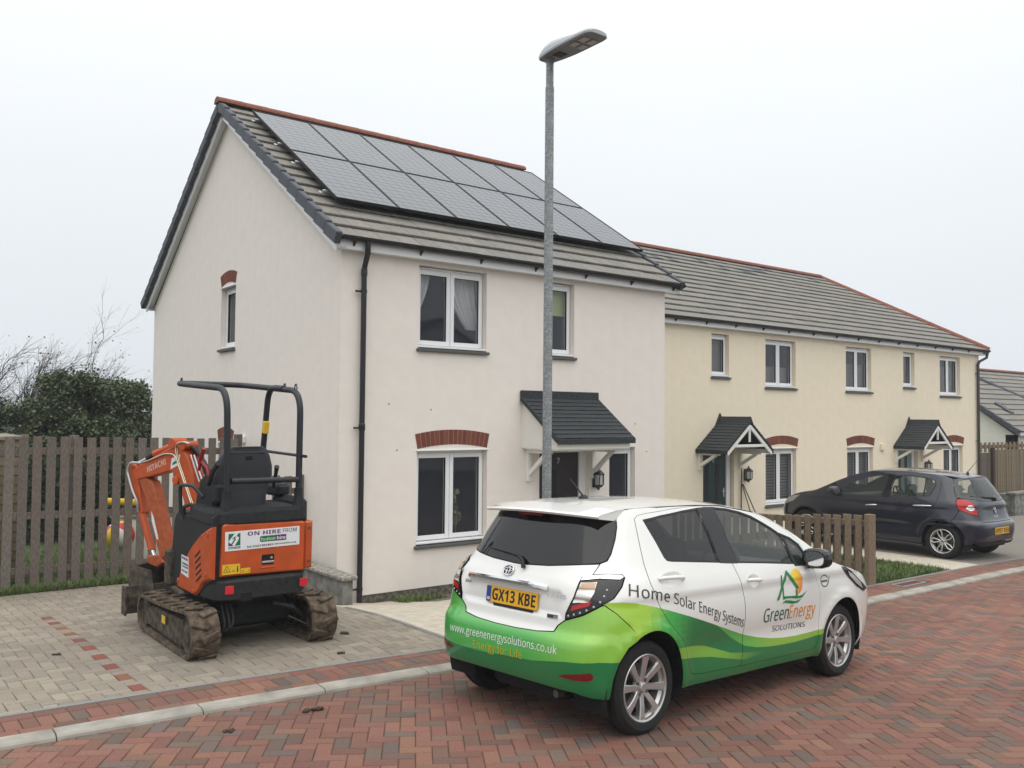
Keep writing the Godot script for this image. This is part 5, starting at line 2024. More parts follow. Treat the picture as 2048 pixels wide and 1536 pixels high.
func livery_car() -> void:
	var t := thing("parked_car", "white and green liveried hatchback with a solar company's lettering, parked on the brick road", "car", "parked cars")
	var car := CarSkin.new()
	car.table("xr", [[0.15, 0.22], [0.25, 0.06], [0.35, 0.015], [0.5, 0.0], [0.6, 0.006], [0.64, 0.03], [0.68, 0.055], [0.85, 0.075], [0.95, 0.10], [1.02, 0.135], [1.2, 0.22], [1.38, 0.31], [1.47, 0.36]])
	car.table("xf", [[0.15, 3.7], [0.3, 3.83], [0.5, 3.885], [0.65, 3.86], [0.8, 3.76], [0.95, 3.6], [1.05, 3.5], [1.45, 3.2]])
	car.table("w", [[0.15, 0.74], [0.22, 0.79], [0.3, 0.815], [0.45, 0.825], [0.6, 0.84], [0.72, 0.8475], [0.85, 0.835], [0.95, 0.815], [1.02, 0.79], [1.2, 0.715], [1.4, 0.63], [1.5, 0.575]])
	car.table("nr", [[0.2, 9.0], [0.6, 8.0], [0.8, 7.5], [0.95, 6.5], [1.05, 5.0], [1.4, 4.5]])
	car.table("T", [[0.22, 1.42], [0.4, 1.45], [0.8, 1.475], [1.3, 1.482], [1.7, 1.467], [2.05, 1.41], [2.4, 1.275], [2.75, 1.085], [2.95, 0.985], [3.2, 0.925], [3.5, 0.845], [3.75, 0.715], [3.9, 0.52]])
	car.wheels = [0.55, 3.06]
	car.ready()
	var smax := car.s1 + car.b0 * PI / 2
	var arch_r := car.arch(0.56, 0.295, 0.335, 0.372)
	var arch_f := car.arch(3.06, 0.295, 0.335, 0.365)
	var rear_glass := mirrored(poly2([0.0, 1.378, 0.427, 1.38, 0.455, 1.363, 0.463, 1.314, 0.462, 1.24, 0.452, 1.146, 0.439, 1.108, 0.414, 1.092, 0.346, 1.083, 0.18, 1.055, 0.036, 1.042, 0.0, 1.041]))
	var tailgate := mirrored(poly2([0.0, 0.637, 0.064, 0.637, 0.177, 0.645, 0.26, 0.662, 0.274, 0.70, 0.307, 0.741, 0.308, 0.78, 0.338, 0.889, 0.351, 0.981, 0.356, 1.008, 0.396, 1.026, 0.414, 1.084, 0.346, 1.077, 0.18, 1.049, 0.036, 1.036, 0.0, 1.035]))
	var lamp := poly2([0.312, 0.741, 0.381, 0.785, 0.445, 0.846, 0.483, 0.89, 0.51, 0.957, 0.518, 1.004, 0.505, 1.022, 0.453, 1.025, 0.39, 1.021, 0.360, 1.006, 0.355, 0.981, 0.342, 0.889, 0.312, 0.78])
	var bumper := mirrored(poly2([0.0, 0.632, 0.064, 0.632, 0.179, 0.640, 0.265, 0.657, 0.280, 0.698, 0.311, 0.735, 0.383, 0.780, 0.447, 0.842, 0.456, 0.846, 0.497, 0.797, 0.543, 0.718, 0.574, 0.652, 0.57, 0.62, 0.535, 0.586, 0.504, 0.499, 0.485, 0.40, 0.476, 0.30, 0.471, 0.275, 0.418, 0.289, 0.361, 0.315, 0.249, 0.318, 0.0, 0.318]))
	var rear_door := poly2([1.295, 1.442, 1.05, 1.437, 0.815, 1.425, 0.612, 1.402, 0.560, 1.388, 0.546, 1.365, 0.565, 1.268, 0.6, 1.077, 0.632, 0.952, 0.672, 0.821, 0.718, 0.717, 0.785, 0.615, 0.837, 0.549, 0.855, 0.465, 0.872, 0.38, 0.905, 0.325, 1.0, 0.308, 1.47, 0.295, 1.498, 0.411, 1.495, 0.595, 1.479, 0.778, 1.452, 0.899, 1.408, 1.032, 1.368, 1.175, 1.334, 1.332])
	var front_door := poly2([1.295, 1.442, 1.334, 1.332, 1.368, 1.175, 1.408, 1.032, 1.452, 0.899, 1.479, 0.778, 1.495, 0.595, 1.498, 0.411, 1.47, 0.295, 2.437, 0.283, 2.515, 0.301, 2.544, 0.371, 2.55, 0.547, 2.545, 0.75, 2.518, 0.818, 2.47, 0.928, 2.455, 1.03, 2.40, 1.135, 2.29, 1.225, 2.15, 1.292, 1.98, 1.352, 1.82, 1.395, 1.6, 1.432, 1.45, 1.441])
	var rear_win := poly2([0.592, 1.36, 0.723, 1.386, 0.939, 1.411, 1.17, 1.426, 1.195, 1.359, 1.238, 1.228, 1.26, 1.041, 0.967, 1.062, 0.765, 1.08, 0.735, 1.088, 0.717, 1.109, 0.671, 1.209, 0.621, 1.304])
	var pillar := poly2([1.168, 1.426, 1.30, 1.430, 1.402, 1.428, 1.435, 1.304, 1.451, 1.171, 1.48, 1.024, 1.40, 1.028, 1.26, 1.039, 1.238, 1.228, 1.195, 1.359])
	var front_win := poly2([1.402, 1.428, 1.566, 1.415, 1.725, 1.388, 1.861, 1.352, 1.99, 1.298, 2.083, 1.255, 2.173, 1.207, 2.2, 1.149, 2.212, 1.059, 2.23, 0.972, 1.793, 1.005, 1.48, 1.026, 1.451, 1.171, 1.435, 1.304])
	var quarter := poly2([2.202, 1.192, 2.30, 1.155, 2.375, 1.105, 2.41, 1.045, 2.425, 0.962, 2.26, 0.968, 2.24, 1.05, 2.225, 1.14])
	var quarter_frame := poly2([2.165, 1.214, 2.30, 1.172, 2.39, 1.12, 2.43, 1.055, 2.445, 0.948, 2.22, 0.958, 2.208, 1.059, 2.196, 1.149])
	# the painted side without doors, lamps and glass
	var outline := PackedVector2Array()
	for i in 41:
		var s := lerpf(0.462, smax, i / 40.0)
		outline.append(Vector2(s, car.rail_y(s)))
	for q in [[smax, 0.22], [2.75, 0.2], [2.5, 0.225], [2.0, 0.232], [1.3, 0.237], [0.8, 0.245], [0.56, 0.62], [0.572, 0.655], [0.545, 0.722], [0.499, 0.80], [0.458, 0.851], [0.449, 0.851], [0.486, 0.888], [0.514, 0.955], [0.522, 1.006], [0.508, 1.027], [0.452, 1.031], [0.400, 1.028], [0.420, 1.088], [0.445, 1.104], [0.457, 1.146], [0.467, 1.24], [0.468, 1.314], [0.462, 1.36]]:
		outline.append(Vector2(q[0], q[1]))
	var wave_top := [0.30, 0.93, 0.44, 0.872, 0.474, 0.866, 0.515, 0.865, 0.565, 0.852, 0.64, 0.82, 0.709, 0.788, 0.80, 0.748, 0.914, 0.703, 1.05, 0.655, 1.18, 0.612, 1.35, 0.559, 1.507, 0.514, 1.68, 0.475, 1.853, 0.447, 2.03, 0.43, 2.217, 0.423, 2.40, 0.426, 2.593, 0.436, 2.75, 0.45, 2.76, 0.05, 0.30, 0.05]
	var band_low := [1.12, 0.634, 1.18, 0.604, 1.35, 0.51, 1.519, 0.433, 1.68, 0.402, 1.858, 0.386, 2.03, 0.379, 2.22, 0.377, 2.40, 0.383, 2.60, 0.397, 2.76, 0.41]
	var green := poly2(wave_top)
	var band := PackedVector2Array([Vector2(1.08, 0.646)])
	for i in range(22, 40, 2):
		band.append(Vector2(wave_top[i], wave_top[i + 1]))
	for i in range(band_low.size() - 2, -1, -2):
		band.append(Vector2(band_low[i], band_low[i + 1]))
	var stripe := poly2([0.76, 0.52, 0.801, 0.519, 0.925, 0.511, 1.024, 0.496, 1.179, 0.452, 1.35, 0.404, 1.52, 0.384, 1.7, 0.372, 1.9, 0.37, 1.7, 0.345, 1.504, 0.337, 1.31, 0.37, 1.104, 0.409, 0.93, 0.43, 0.817, 0.444, 0.76, 0.446])
	var side_tint := func(s: float, y: float) -> Color:
		var q := s + 0.35 * (0.72 - y)
		return mix3(mix3(LIME, LEAF, smoothstep(0.57, 0.74, q)), DEEP, smoothstep(0.70, 0.98, q))
	var band_tint := func(s: float, _y: float) -> Color:
		return mix3(LEAF, Color(0.25, 0.46, 0.05), smoothstep(1.2, 2.1, s))
	var stripe_tint := func(s: float, _y: float) -> Color:
		return mix3(Color(0.19, 0.42, 0.05), DEEP, smoothstep(1.15, 1.85, s))
	var deep_tint := func(_s: float, y: float) -> Color:
		return mix3(DEEP, Color(0.003, 0.14, 0.042), smoothstep(0.4, 0.28, y))
	var plain := func(_s: float, _y: float) -> Color:
		return WHITE_PAINT
	# paint a set of polygons on one side: white above the wave, greens below
	var paint_side := func(b: MB, polys: Array, sg: float) -> void:
		car.panel(b, clip_all(polys, green), sg, 0.045, 0.0, plain)
		var g := cut_all(polys, green)
		var rest := g
		for cut in [band, stripe]:
			rest = clip_all(rest, cut)
		car.panel(b, rest, sg, 0.045, 0.0, side_tint)
		car.panel(b, cut_all(clip_all(g, stripe), band), sg, 0.045, 0.0, band_tint)
		car.panel(b, cut_all(g, stripe), sg, 0.045, 0.0, stripe_tint)
	for sg in [1.0, -1.0]:
		var sides: Array = [outline]
		for cut in [rear_door, front_door, arch_r, arch_f]:
			sides = clip_all(sides, cut)
		# split into quarter panel, sill and wing
		var parts := {"quarter_panel": [], "front_wing": [], "side_sill": []}
		var wing := poly2([2.3, 1.6, 2.6, 0.9, 2.6, 0.28, 2.6, 0.0, 4.2, 0.0, 4.2, 1.6])
		var sill := poly2([0.7, 0.0, 2.597, 0.0, 2.597, 0.40, 2.40, 0.40, 0.7, 0.40])
		for p in sides:
			parts.front_wing.append_array(Geometry2D.intersect_polygons(p, wing))
			for q in clip_all([p], wing):
				parts.side_sill.append_array(Geometry2D.intersect_polygons(q, sill))
				parts.quarter_panel.append_array(clip_all([q], sill))
		for k in parts:
			var b := MB.new()
			paint_side.call(b, parts[k], sg)
			put(k, b, "car_paint", t)
		var doors := [[rear_door, [rear_win, pillar], "rear_door"], [front_door, [front_win, pillar, quarter_frame], "front_door"]]
		for d in doors:
			var polys: Array = inset(d[0], 0.0028)
			for w in d[1]:
				polys = clip_all(polys, ccw(w))
			var hs := 0.757 if d[2] == "rear_door" else 1.617
			var hy := 0.972 if d[2] == "rear_door" else 0.893
			var dish := PackedVector2Array()
			for i in 24:
				var a := TAU * i / 24
				dish.append(Vector2(hs + cos(a) * 0.082, hy + sin(a) * 0.047))
			polys = clip_all(polys, dish)
			var b := MB.new()
			paint_side.call(b, polys, sg)
			var door := put(d[2], b, "car_paint", t)
			b = MB.new()
			b.col = WHITE_PAINT
			car.panel(b, [dish], sg, 0.016, func(s, y): return -0.022 * maxf(0.0, 1.0 - pow((s - hs) / 0.083, 2.0) - pow((y - hy) / 0.048, 2.0)), plain)
			put("handle_recess", b, "car_paint", door)
			b = MB.new()
			b.col = WHITE_PAINT
			var hb := []
			for q in [[-0.085, 0.004], [-0.06, 0.022], [0.0, 0.027], [0.06, 0.022], [0.086, 0.004]]:
				var p: Vector3 = car.P(hs + q[0], hy + 0.004 - q[0] * 0.07) + car.N(hs, hy) * q[1]
				if sg < 0:
					p.z = -p.z
				hb.append(p)
			b.tube(hb, [0.010, 0.014, 0.015, 0.014, 0.010], 10)
			put("handle", b, "car_paint", door)
			# glass with its rubber
			var wpoly: PackedVector2Array = rear_win if d[2] == "rear_door" else front_win
			b = MB.new()
			var inner: Array = inset(wpoly, 0.014)
			car.panel(b, clip_all([ccw(wpoly)], inner[0]), sg, 0.045, -0.003)
			put("window_rubber", b, "trim_black", door)
			b = MB.new()
			car.panel(b, inset(wpoly, 0.012), sg, 0.06, -0.008)
			put("window_glass", b, "privacy_glass" if d[2] == "rear_door" else "clear_glass", door)
			if d[2] == "front_door":
				b = MB.new()
				car.panel(b, clip_all([ccw(quarter_frame)], ccw(quarter)), sg, 0.045, -0.001)
				put("quarter_frame", b, "trim_black", door)
				b = MB.new()
				car.panel(b, [quarter], sg, 0.06, -0.006)
				put("quarter_glass", b, "clear_glass", door)
			# bright line of the rubbing strip along the sill
			if d[2] == "front_door":
				b = MB.new()
				for q in [[1.0, 0.352, 1.0]]:
					car.bead(b, [[0.92, 0.302, 0.002], [1.2, 0.296, 0.004], [1.7, 0.291, 0.004], [2.2, 0.288, 0.003], [2.43, 0.288, 0.001]], 0.005, 6)
				b.col = LEAF
		var bp := MB.new()
		car.panel(bp, inset(pillar, 0.001), sg, 0.045, 0.001)
		put("door_pillar", bp, "gloss_black", t)
		# rear lamp cluster
		var b := MB.new()
		car.panel(b, inset(lamp, 0.002), sg, 0.03, 0.006)
		var cl := put("rear_lamp", b, "gloss_black", t)
		b = MB.new()
		car.panel(b, [poly2([0.362, 0.972, 0.421, 0.979, 0.416, 0.92, 0.399, 0.863, 0.341, 0.851, 0.352, 0.911])], sg, 0.02, func(s, y): return 0.010 + 0.002 * sin(y * 520.0))
		put("clear_lens", b, "clear_lens", cl)
		b = MB.new()
		car.panel(b, [poly2([0.366, 0.968, 0.418, 0.975, 0.416, 0.945, 0.362, 0.94])], sg, 0.02, 0.0125)
		put("indicator_lens", b, "amber_lens", cl)
		b = MB.new()
		car.panel(b, [poly2([0.340, 0.834, 0.410, 0.872, 0.404, 0.842, 0.334, 0.80])], sg, 0.02, 0.010)
		put("red_lens", b, "red_lens", cl)
		b = MB.new()
		car.panel(b, [poly2([0.357, 0.984, 0.426, 0.999, 0.500, 0.993, 0.513, 1.006, 0.503, 1.018, 0.454, 1.021, 0.391, 1.016, 0.363, 1.003])], sg, 0.03, 0.011)
		put("chrome_strip", b, "chrome", cl)
		for q in [[0.325, 0.770], [0.348, 0.782], [0.372, 0.797], [0.396, 0.815], [0.420, 0.838], [0.438, 0.868], [0.450, 0.902], [0.458, 0.938]]:
			b = MB.new()
			var p: Vector3 = car.P(q[0], q[1]) + car.N(q[0], q[1]) * 0.007
			var nn: Vector3 = car.N(q[0], q[1])
			if sg < 0:
				p.z = -p.z
				nn.z = -nn.z
			var sx := nn.cross(Vector3.UP).normalized()
			b.lathe([Vector2(0.0075, 0.0), Vector2(0.006, 0.003), Vector2(0.0, 0.004)], 10, Transform3D(Basis(sx, nn, sx.cross(nn)), p))
			put("light_dot", b, "lantern_grey", cl)
		# reflector in the bumper
		b = MB.new()
		car.panel(b, [poly2([0.297, 0.401, 0.33, 0.422, 0.42, 0.446, 0.428, 0.43, 0.425, 0.405, 0.41, 0.396, 0.363, 0.394])], sg, 0.03, 0.005)
		put("bumper_reflector", b, "deep_red_lens", t)
		# head lamp
		b = MB.new()
		car.panel(b, [poly2([2.905, 0.912, 2.96, 0.902, 3.03, 0.86, 3.12, 0.775, 3.22, 0.69, 3.16, 0.675, 3.06, 0.735, 2.96, 0.83])], sg, 0.03, 0.006)
		var hl := put("head_lamp", b, "gloss_black", t)
		b = MB.new()
		car.panel(b, [poly2([2.97, 0.872, 3.02, 0.846, 3.12, 0.757, 3.14, 0.70, 3.06, 0.752, 2.99, 0.825])], sg, 0.03, 0.010)
		put("lamp_lens", b, "clear_lens", hl)
		# door mirror
		mirror(t, Vector3(2.52, 1.0, sg * 0.80), sg, "gloss_black", "trim_black")
		wheel_well(t, 0.55, 0.30, 0.375, sg, 0.5, 0.79)
		wheel_well(t, 3.06, 0.30, 0.37, sg, 0.5, 0.79)
		for wx in [0.55, 3.06]:
			make_wheel(t, Vector3(wx, 0.295, sg * 0.705), sg, 0.30, 0.19, 0.215, 8, "eight")
		# dark backing behind the gaps
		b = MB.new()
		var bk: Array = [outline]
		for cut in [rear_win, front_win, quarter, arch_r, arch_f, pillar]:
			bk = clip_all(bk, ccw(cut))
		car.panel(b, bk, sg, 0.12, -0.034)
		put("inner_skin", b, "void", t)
	# tail
	var b := MB.new()
	var plate_hole := poly2([-0.30, 0.748, 0.30, 0.748, 0.30, 0.90, -0.30, 0.90])
	car.panel(b, [ccw(tailgate)], 1.0, 0.03, func(s, y): return -0.022 * smoothstep(0.30, 0.275, absf(s)) * smoothstep(0.735, 0.76, y) * smoothstep(0.905, 0.885, y), plain)
	var tg := put("tailgate", b, "car_paint", t)
	b = MB.new()
	car.panel(b, [ccw(rear_glass)], 1.0, 0.05, 0.002)
	var rg := put("rear_window", b, "privacy_glass", t)
	b = MB.new()
	car.panel(b, clip_all([ccw(rear_glass)], inset(rear_glass, 0.03)[0]), 1.0, 0.05, 0.0)
	put("glass_border", b, "trim_black", rg)
	b = MB.new()
	var dark_line := poly2([-0.62, 0.20, -0.62, 0.56, -0.50, 0.50, -0.43, 0.455, -0.301, 0.430, -0.131, 0.427, 0.074, 0.449, 0.169, 0.456, 0.255, 0.479, 0.33, 0.498, 0.447, 0.509, 0.508, 0.500, 0.62, 0.490, 0.62, 0.20])
	car.panel(b, clip_all([ccw(bumper)], ccw(dark_line)), 1.0, 0.03, 0.0, func(s, y): return mix3(mix3(LEAF, Color(0.03, 0.36, 0.06), smoothstep(-0.1, -0.45, s)), LIME, smoothstep(0.10, 0.50, s) * 0.62 + 0.12 * smoothstep(0.52, 0.68, y)))
	car.panel(b, cut_all([ccw(bumper)], ccw(dark_line)), 1.0, 0.03, 0.0, deep_tint)
	var bu := put("rear_bumper", b, "car_paint", t)
	skin_letters(car, "web_address", "www.greenenergysolutions.co.uk", -0.325, 0.293, 0.052, func(s): return 0.524 + 0.03 * s, "vinyl_white", bu)
	skin_letters(car, "slogan", "Energy for Life", -0.176, 0.117, 0.052, func(s): return 0.4445 + 0.03 * s, "vinyl_gold", bu)
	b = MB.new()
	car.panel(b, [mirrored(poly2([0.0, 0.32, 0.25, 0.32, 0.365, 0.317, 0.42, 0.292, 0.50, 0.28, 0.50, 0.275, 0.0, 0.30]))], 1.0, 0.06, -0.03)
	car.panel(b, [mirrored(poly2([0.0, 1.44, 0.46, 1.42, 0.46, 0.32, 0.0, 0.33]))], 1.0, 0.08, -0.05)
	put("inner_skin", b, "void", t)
	# chrome bar, plate, badges
	b = MB.new()
	var bar0 := []
	for q in [[0.932, 0.002], [0.934, 0.030], [0.922, 0.044], [0.905, 0.040], [0.898, 0.004]]:
		bar0.append(q)
	var rings := []
	for i in 17:
		var s := lerpf(-0.285, 0.212, i / 16.0)
		var edge := 1.0 - pow(absf(i - 8.0) / 8.0, 6.0) * 0.7
		var r := []
		for q in bar0:
			r.append(car.P(s, q[0]) + car.N(s, q[0]) * (q[1] * edge))
		rings.append(r)
	b.loft(rings)
	put("chrome_bar", b, "chrome", tg)
	var n0: Vector3 = car.N(0.0, 0.815)
	var c0: Vector3 = car.P(0.0, 0.8155) + n0 * -0.004
	var rr := Vector3(0, 0, 1)
	number_plate(t, "GX13 KBE", facing(c0 + rr * 0.0, rr, n0.cross(rr)), 0.52, 0.112, true)
	b = MB.new()
	b.box(c0 + Vector3(0.0, -0.064, 0.02), Vector3(0.012, 0.02, 0.40), 0.002)
	put("plate_holder", b, "trim_black", tg)
	skin_letters(car, "model_badge", "YARIS", 0.213, 0.308, 0.026, func(s): return 0.862 + 0.04 * (s - 0.21), "lantern_grey", tg, true, 0.006)
	skin_letters(car, "dealer_badge", "DAA", -0.300, -0.258, 0.02, func(_s): return 0.864, "vinyl_grey", tg, true, 0.004)
	b = MB.new()
	car.panel(b, [poly2([0.220, 0.733, 0.276, 0.735, 0.276, 0.762, 0.220, 0.760])], 1.0, 0.03, 0.004)
	put("hybrid_badge", b, "chrome", tg)
	b = MB.new()
	car.panel(b, [poly2([0.224, 0.737, 0.252, 0.738, 0.252, 0.757, 0.224, 0.756])], 1.0, 0.03, 0.0055)
	put("badge_inlay", b, "vinyl_grey", tg)
	# round emblem of three ovals
	var n1: Vector3 = car.N(-0.045, 0.985)
	var ex := facing(car.P(-0.045, 0.985) + n1 * 0.006, rr, n1.cross(rr))
	b = MB.new()
	for o in [[0.0, 0.0, 0.052, 0.036, 0.0055], [0.0, 0.006, 0.042, 0.013, 0.004], [0.0, -0.004, 0.015, 0.030, 0.004]]:
		var pts := []
		for i in 33:
			var a := TAU * i / 32.0
			pts.append(ex * Vector3(o[0] + cos(a) * o[2], o[1] + sin(a) * o[3], 0.002))
		b.tube(pts, o[4], 6, false)
	put("emblem", b, "chrome", tg)
	b = MB.new()
	var disc := PackedVector2Array()
	for i in 24:
		disc.append(Vector2(cos(TAU * i / 24.0) * 0.05, sin(TAU * i / 24.0) * 0.034))
	b.prism(disc, -0.004, 0.0, ex)
	put("emblem_back", b, "ink", tg)
	# wiper
	b = MB.new()
	car.bead(b, [[0.045, 1.012, 0.012], [0.04, 1.05, 0.03], [0.0, 1.082, 0.026]], [0.016, 0.014, 0.011])
	car.bead(b, [[0.0, 1.082, 0.026], [-0.08, 1.098, 0.02], [-0.215, 1.112, 0.012]], [0.011, 0.008, 0.005])
	put("rear_wiper", b, "trim_black", rg)
	# spoiler with its brake lamp
	b = MB.new()
	b.col = WHITE_PAINT
	rings = []
	for i in 25:
		var v := lerpf(-1.0, 1.0, i / 24.0)
		var z := v * 0.575
		var k := absf(v)
		var xe := 0.205 + 0.115 * pow(k, 2.4)
		var ye := 1.405 - 0.022 * k * k
		var rp: Vector3 = car.top(0.52, v * 0.985)
		var xroof := rp.x
		var yroof := rp.y
		z = lerpf(z, rp.z, 0.5)
		rings.append([rp + Vector3(0.02, 0.002, 0), Vector3(lerpf(xroof, xe, 0.45), lerpf(yroof, ye, 0.45) + 0.014, z), Vector3(xe + 0.012, ye + 0.012, z), Vector3(xe, ye, z), Vector3(xe + 0.012, ye - 0.014, z), Vector3(xe + 0.10, ye - 0.022, z), Vector3(xroof, ye - 0.045, z)])
	b.loft(rings)
	var sp := put("spoiler", b, "car_paint", t)
	b = MB.new()
	b.box(Vector3(0.262, 1.378, 0.0), Vector3(0.05, 0.024, 0.24), 0.008)
	put("high_brake_lamp", b, "deep_red_lens", sp)
	# roof, screen, bonnet
	b = MB.new()
	b.col = WHITE_PAINT
	car.top_panel(b, 0.485, 1.93, -1.0, 1.0, 22, 20)
	put("roof_panel", b, "car_paint", t)
	b = MB.new()
	car.bead(b, [[0.49, car.rail_y(0.49), 0.0], [0.7, car.rail_y(0.7), 0.001], [1.1, car.rail_y(1.1), 0.001], [1.5, car.rail_y(1.5), 0.001], [1.9, car.rail_y(1.9), 0.0]], 0.004, 6)
	put("roof_seam", b, "trim_black", t)
	b = MB.new()
	car.top_panel(b, 1.94, 2.70, -0.93, 0.93, 12, 16, -0.004)
	put("windscreen", b, "clear_glass", t)
	for sg in [-1.0, 1.0]:
		b = MB.new()
		b.col = WHITE_PAINT
		car.top_panel(b, 1.93, 2.70, sg * 0.925, sg * 1.0, 12, 2)
		put("windscreen_pillar", b, "car_paint", t)
	b = MB.new()
	b.col = WHITE_PAINT
	car.top_panel(b, 2.72, smax - 0.03, -1.0, 1.0, 24, 16)
	put("bonnet", b, "car_paint", t)
	b = MB.new()
	b.lathe([Vector2(0.03, 0.0), Vector2(0.026, 0.014), Vector2(0.012, 0.03), Vector2(0.0, 0.032)], 12, Transform3D(Basis().scaled(Vector3(1.6, 1.0, 1.0)), Vector3(0.78, 1.472, 0.0)))
	b.tube([Vector3(0.78, 1.49, 0), Vector3(0.70, 1.565, 0), Vector3(0.64, 1.62, 0)], [0.007, 0.005, 0.003], 6)
	put("aerial", b, "trim_black", t)
	b = MB.new()
	b.box(Vector3(1.95, 0.2, 0), Vector3(3.1, 0.05, 1.1), 0.0)
	b.box(Vector3(0.35, 0.27, 0.1), Vector3(0.45, 0.14, 0.7), 0.04)
	put("underside", b, "void", t)
	b = MB.new()
	b.tube([Vector3(0.10, 0.255, 0.42), Vector3(0.5, 0.25, 0.42)], 0.025, 10)
	put("exhaust", b, "brake", t)
	cabin(t, 0.98, 0.55, 2.35, 1.0)
	side_lettering(car, t)
	t.transform = Transform3D(Basis(Vector3(0.9962, -0.0404, -0.0774), Vector3(0.0378, 0.9987, -0.0342), Vector3(0.0787, 0.0311, 0.9964)).orthonormalized(), Vector3(-1.5005, 0.4255, 5.5388))

func mirror(t: Node, at: Vector3, sg: float, shell: String, arm: String) -> void:
	var b := MB.new()
	var rings := []
	for q in [[-0.075, 0.80], [-0.055, 1.0], [0.0, 1.0], [0.05, 0.82], [0.085, 0.5], [0.105, 0.12]]:
		var r := []
		for i in 16:
			var a := TAU * i / 16.0
			var c := cos(a)
			var s := sin(a)
			r.append(at + Vector3(q[0], 0.02 + 0.078 * q[1] * signf(s) * pow(absf(s), 0.75), sg * (0.12 + 0.115 * q[1] * signf(c) * pow(absf(c), 0.75))))
		if sg < 0:
			r.reverse()
		rings.append(r)
	b.loft(rings)
	var m := put("door_mirror", b, shell, t)
	b = MB.new()
	var g := PackedVector2Array()
	for i in 20:
		var a := TAU * i / 20.0
		g.append(Vector2(signf(cos(a)) * pow(absf(cos(a)), 0.75) * 0.083, signf(sin(a)) * pow(absf(sin(a)), 0.75) * 0.057))
	b.prism(g, 0.0, 0.002, facing(at + Vector3(-0.0765, 0.02, sg * 0.12), Vector3(0, 0, 1), Vector3.UP))
	put("mirror_glass", b, "chrome", m)
	b = MB.new()
	b.tube([at + Vector3(0.03, -0.05, -sg * 0.03), at + Vector3(0.02, -0.05, sg * 0.06)], 0.022, 8)
	put("mirror_arm", b, arm, m)

func side_lettering(car: CarSkin, t: Node3D) -> void:
	var base_pts := [[0.531, 0.902], [0.6, 0.878], [0.655, 0.859], [0.746, 0.825], [0.833, 0.786], [0.944, 0.743], [1.079, 0.697], [1.28, 0.628], [1.48, 0.572]]
	skin_letters(car, "side_slogan", "Home Solar Energy Systems", 0.536, 1.478, 0.070, func(s): return lerp_table(s, base_pts), "vinyl_grey", t)
	skin_letters(car, "company_name", "Green", 1.738, 2.085, 0.104, func(s): return 0.574 - 0.012 * (s - 1.73), "vinyl_dark_green", t)
	skin_letters(car, "company_name", "Energy", 2.097, 2.478, 0.102, func(s): return 0.574 - 0.012 * (s - 1.73), "vinyl_orange", t)
	skin_letters(car, "company_name", "SOLUTIONS", 1.884, 2.352, 0.042, func(s): return 0.493 - 0.034 * (s - 1.88), "vinyl_grey", t)
	# the house and sun device
	var b := MB.new()
	var sun := PackedVector2Array()
	for i in 32:
		var a := TAU * i / 32.0
		sun.append(Vector2(2.205 + cos(a) * 0.084, 0.845 + sin(a) * 0.095))
	var logo_clip := poly2([2.03, 1.0, 2.068, 0.915, 2.205, 0.79, 2.185, 0.74, 2.4, 0.70, 2.4, 1.0])
	car.panel(b, cut_all([sun], logo_clip), 1.0, 0.02, 0.002, func(s, y): return mix3(Color(0.85, 0.62, 0.05), Color(0.75, 0.16, 0.03), clampf(((s - 2.15) * 5.0 + (0.87 - y) * 4.5), 0, 1)))
	put("sun_mark", b, "vinyl_sun", t)
	b = MB.new()
	var strokes := [
		[1.900, 0.725, 1.934, 0.728, 2.072, 0.905, 2.195, 0.785, 2.222, 0.79, 2.222, 0.805, 2.075, 0.938, 2.062, 0.930],
		[1.985, 0.905, 2.000, 0.907, 1.990, 0.832, 1.972, 0.812],
		[1.992, 0.832, 2.010, 0.845, 2.004, 0.748, 2.10, 0.742, 2.178, 0.738, 2.178, 0.790, 2.196, 0.776, 2.200, 0.732, 2.27, 0.738, 2.345, 0.765, 2.26, 0.716, 2.18, 0.716, 2.10, 0.726, 2.04, 0.730, 1.988, 0.724],
		[1.968, 0.694, 2.02, 0.716, 2.08, 0.712, 2.16, 0.698, 2.25, 0.706, 2.20, 0.684, 2.12, 0.682, 2.04, 0.696, 2.00, 0.700]]
	for q in strokes:
		car.panel(b, [ccw(poly2(q))], 1.0, 0.03, 0.004)
	put("house_mark", b, "vinyl_green", t)
	# ring badge on the wing
	b = MB.new()
	var ro := PackedVector2Array()
	var ri := PackedVector2Array()
	for i in 26:
		var a := -0.35 + (TAU - 0.75) * i / 25.0 + 0.75
		ro.append(Vector2(2.628 + cos(a) * 0.062, 0.817 + sin(a) * 0.05))
		ri.append(Vector2(2.628 + cos(a) * 0.052, 0.817 + sin(a) * 0.041))
	ri.reverse()
	ro.append_array(ri)
	car.panel(b, [ccw(ro)], 1.0, 0.03, 0.002)
	car.panel(b, [ccw(poly2([2.662, 0.792, 2.692, 0.802, 2.712, 0.85, 2.702, 0.852, 2.685, 0.81]))], 1.0, 0.03, 0.0025)
	put("ring_mark", b, "vinyl_green", t)
	b = MB.new()
	car.panel(b, [ccw(poly2([2.582, 0.808, 2.672, 0.808, 2.672, 0.822, 2.582, 0.822]))], 1.0, 0.03, 0.0025)
	put("ring_words", b, "sticker_purple", t)
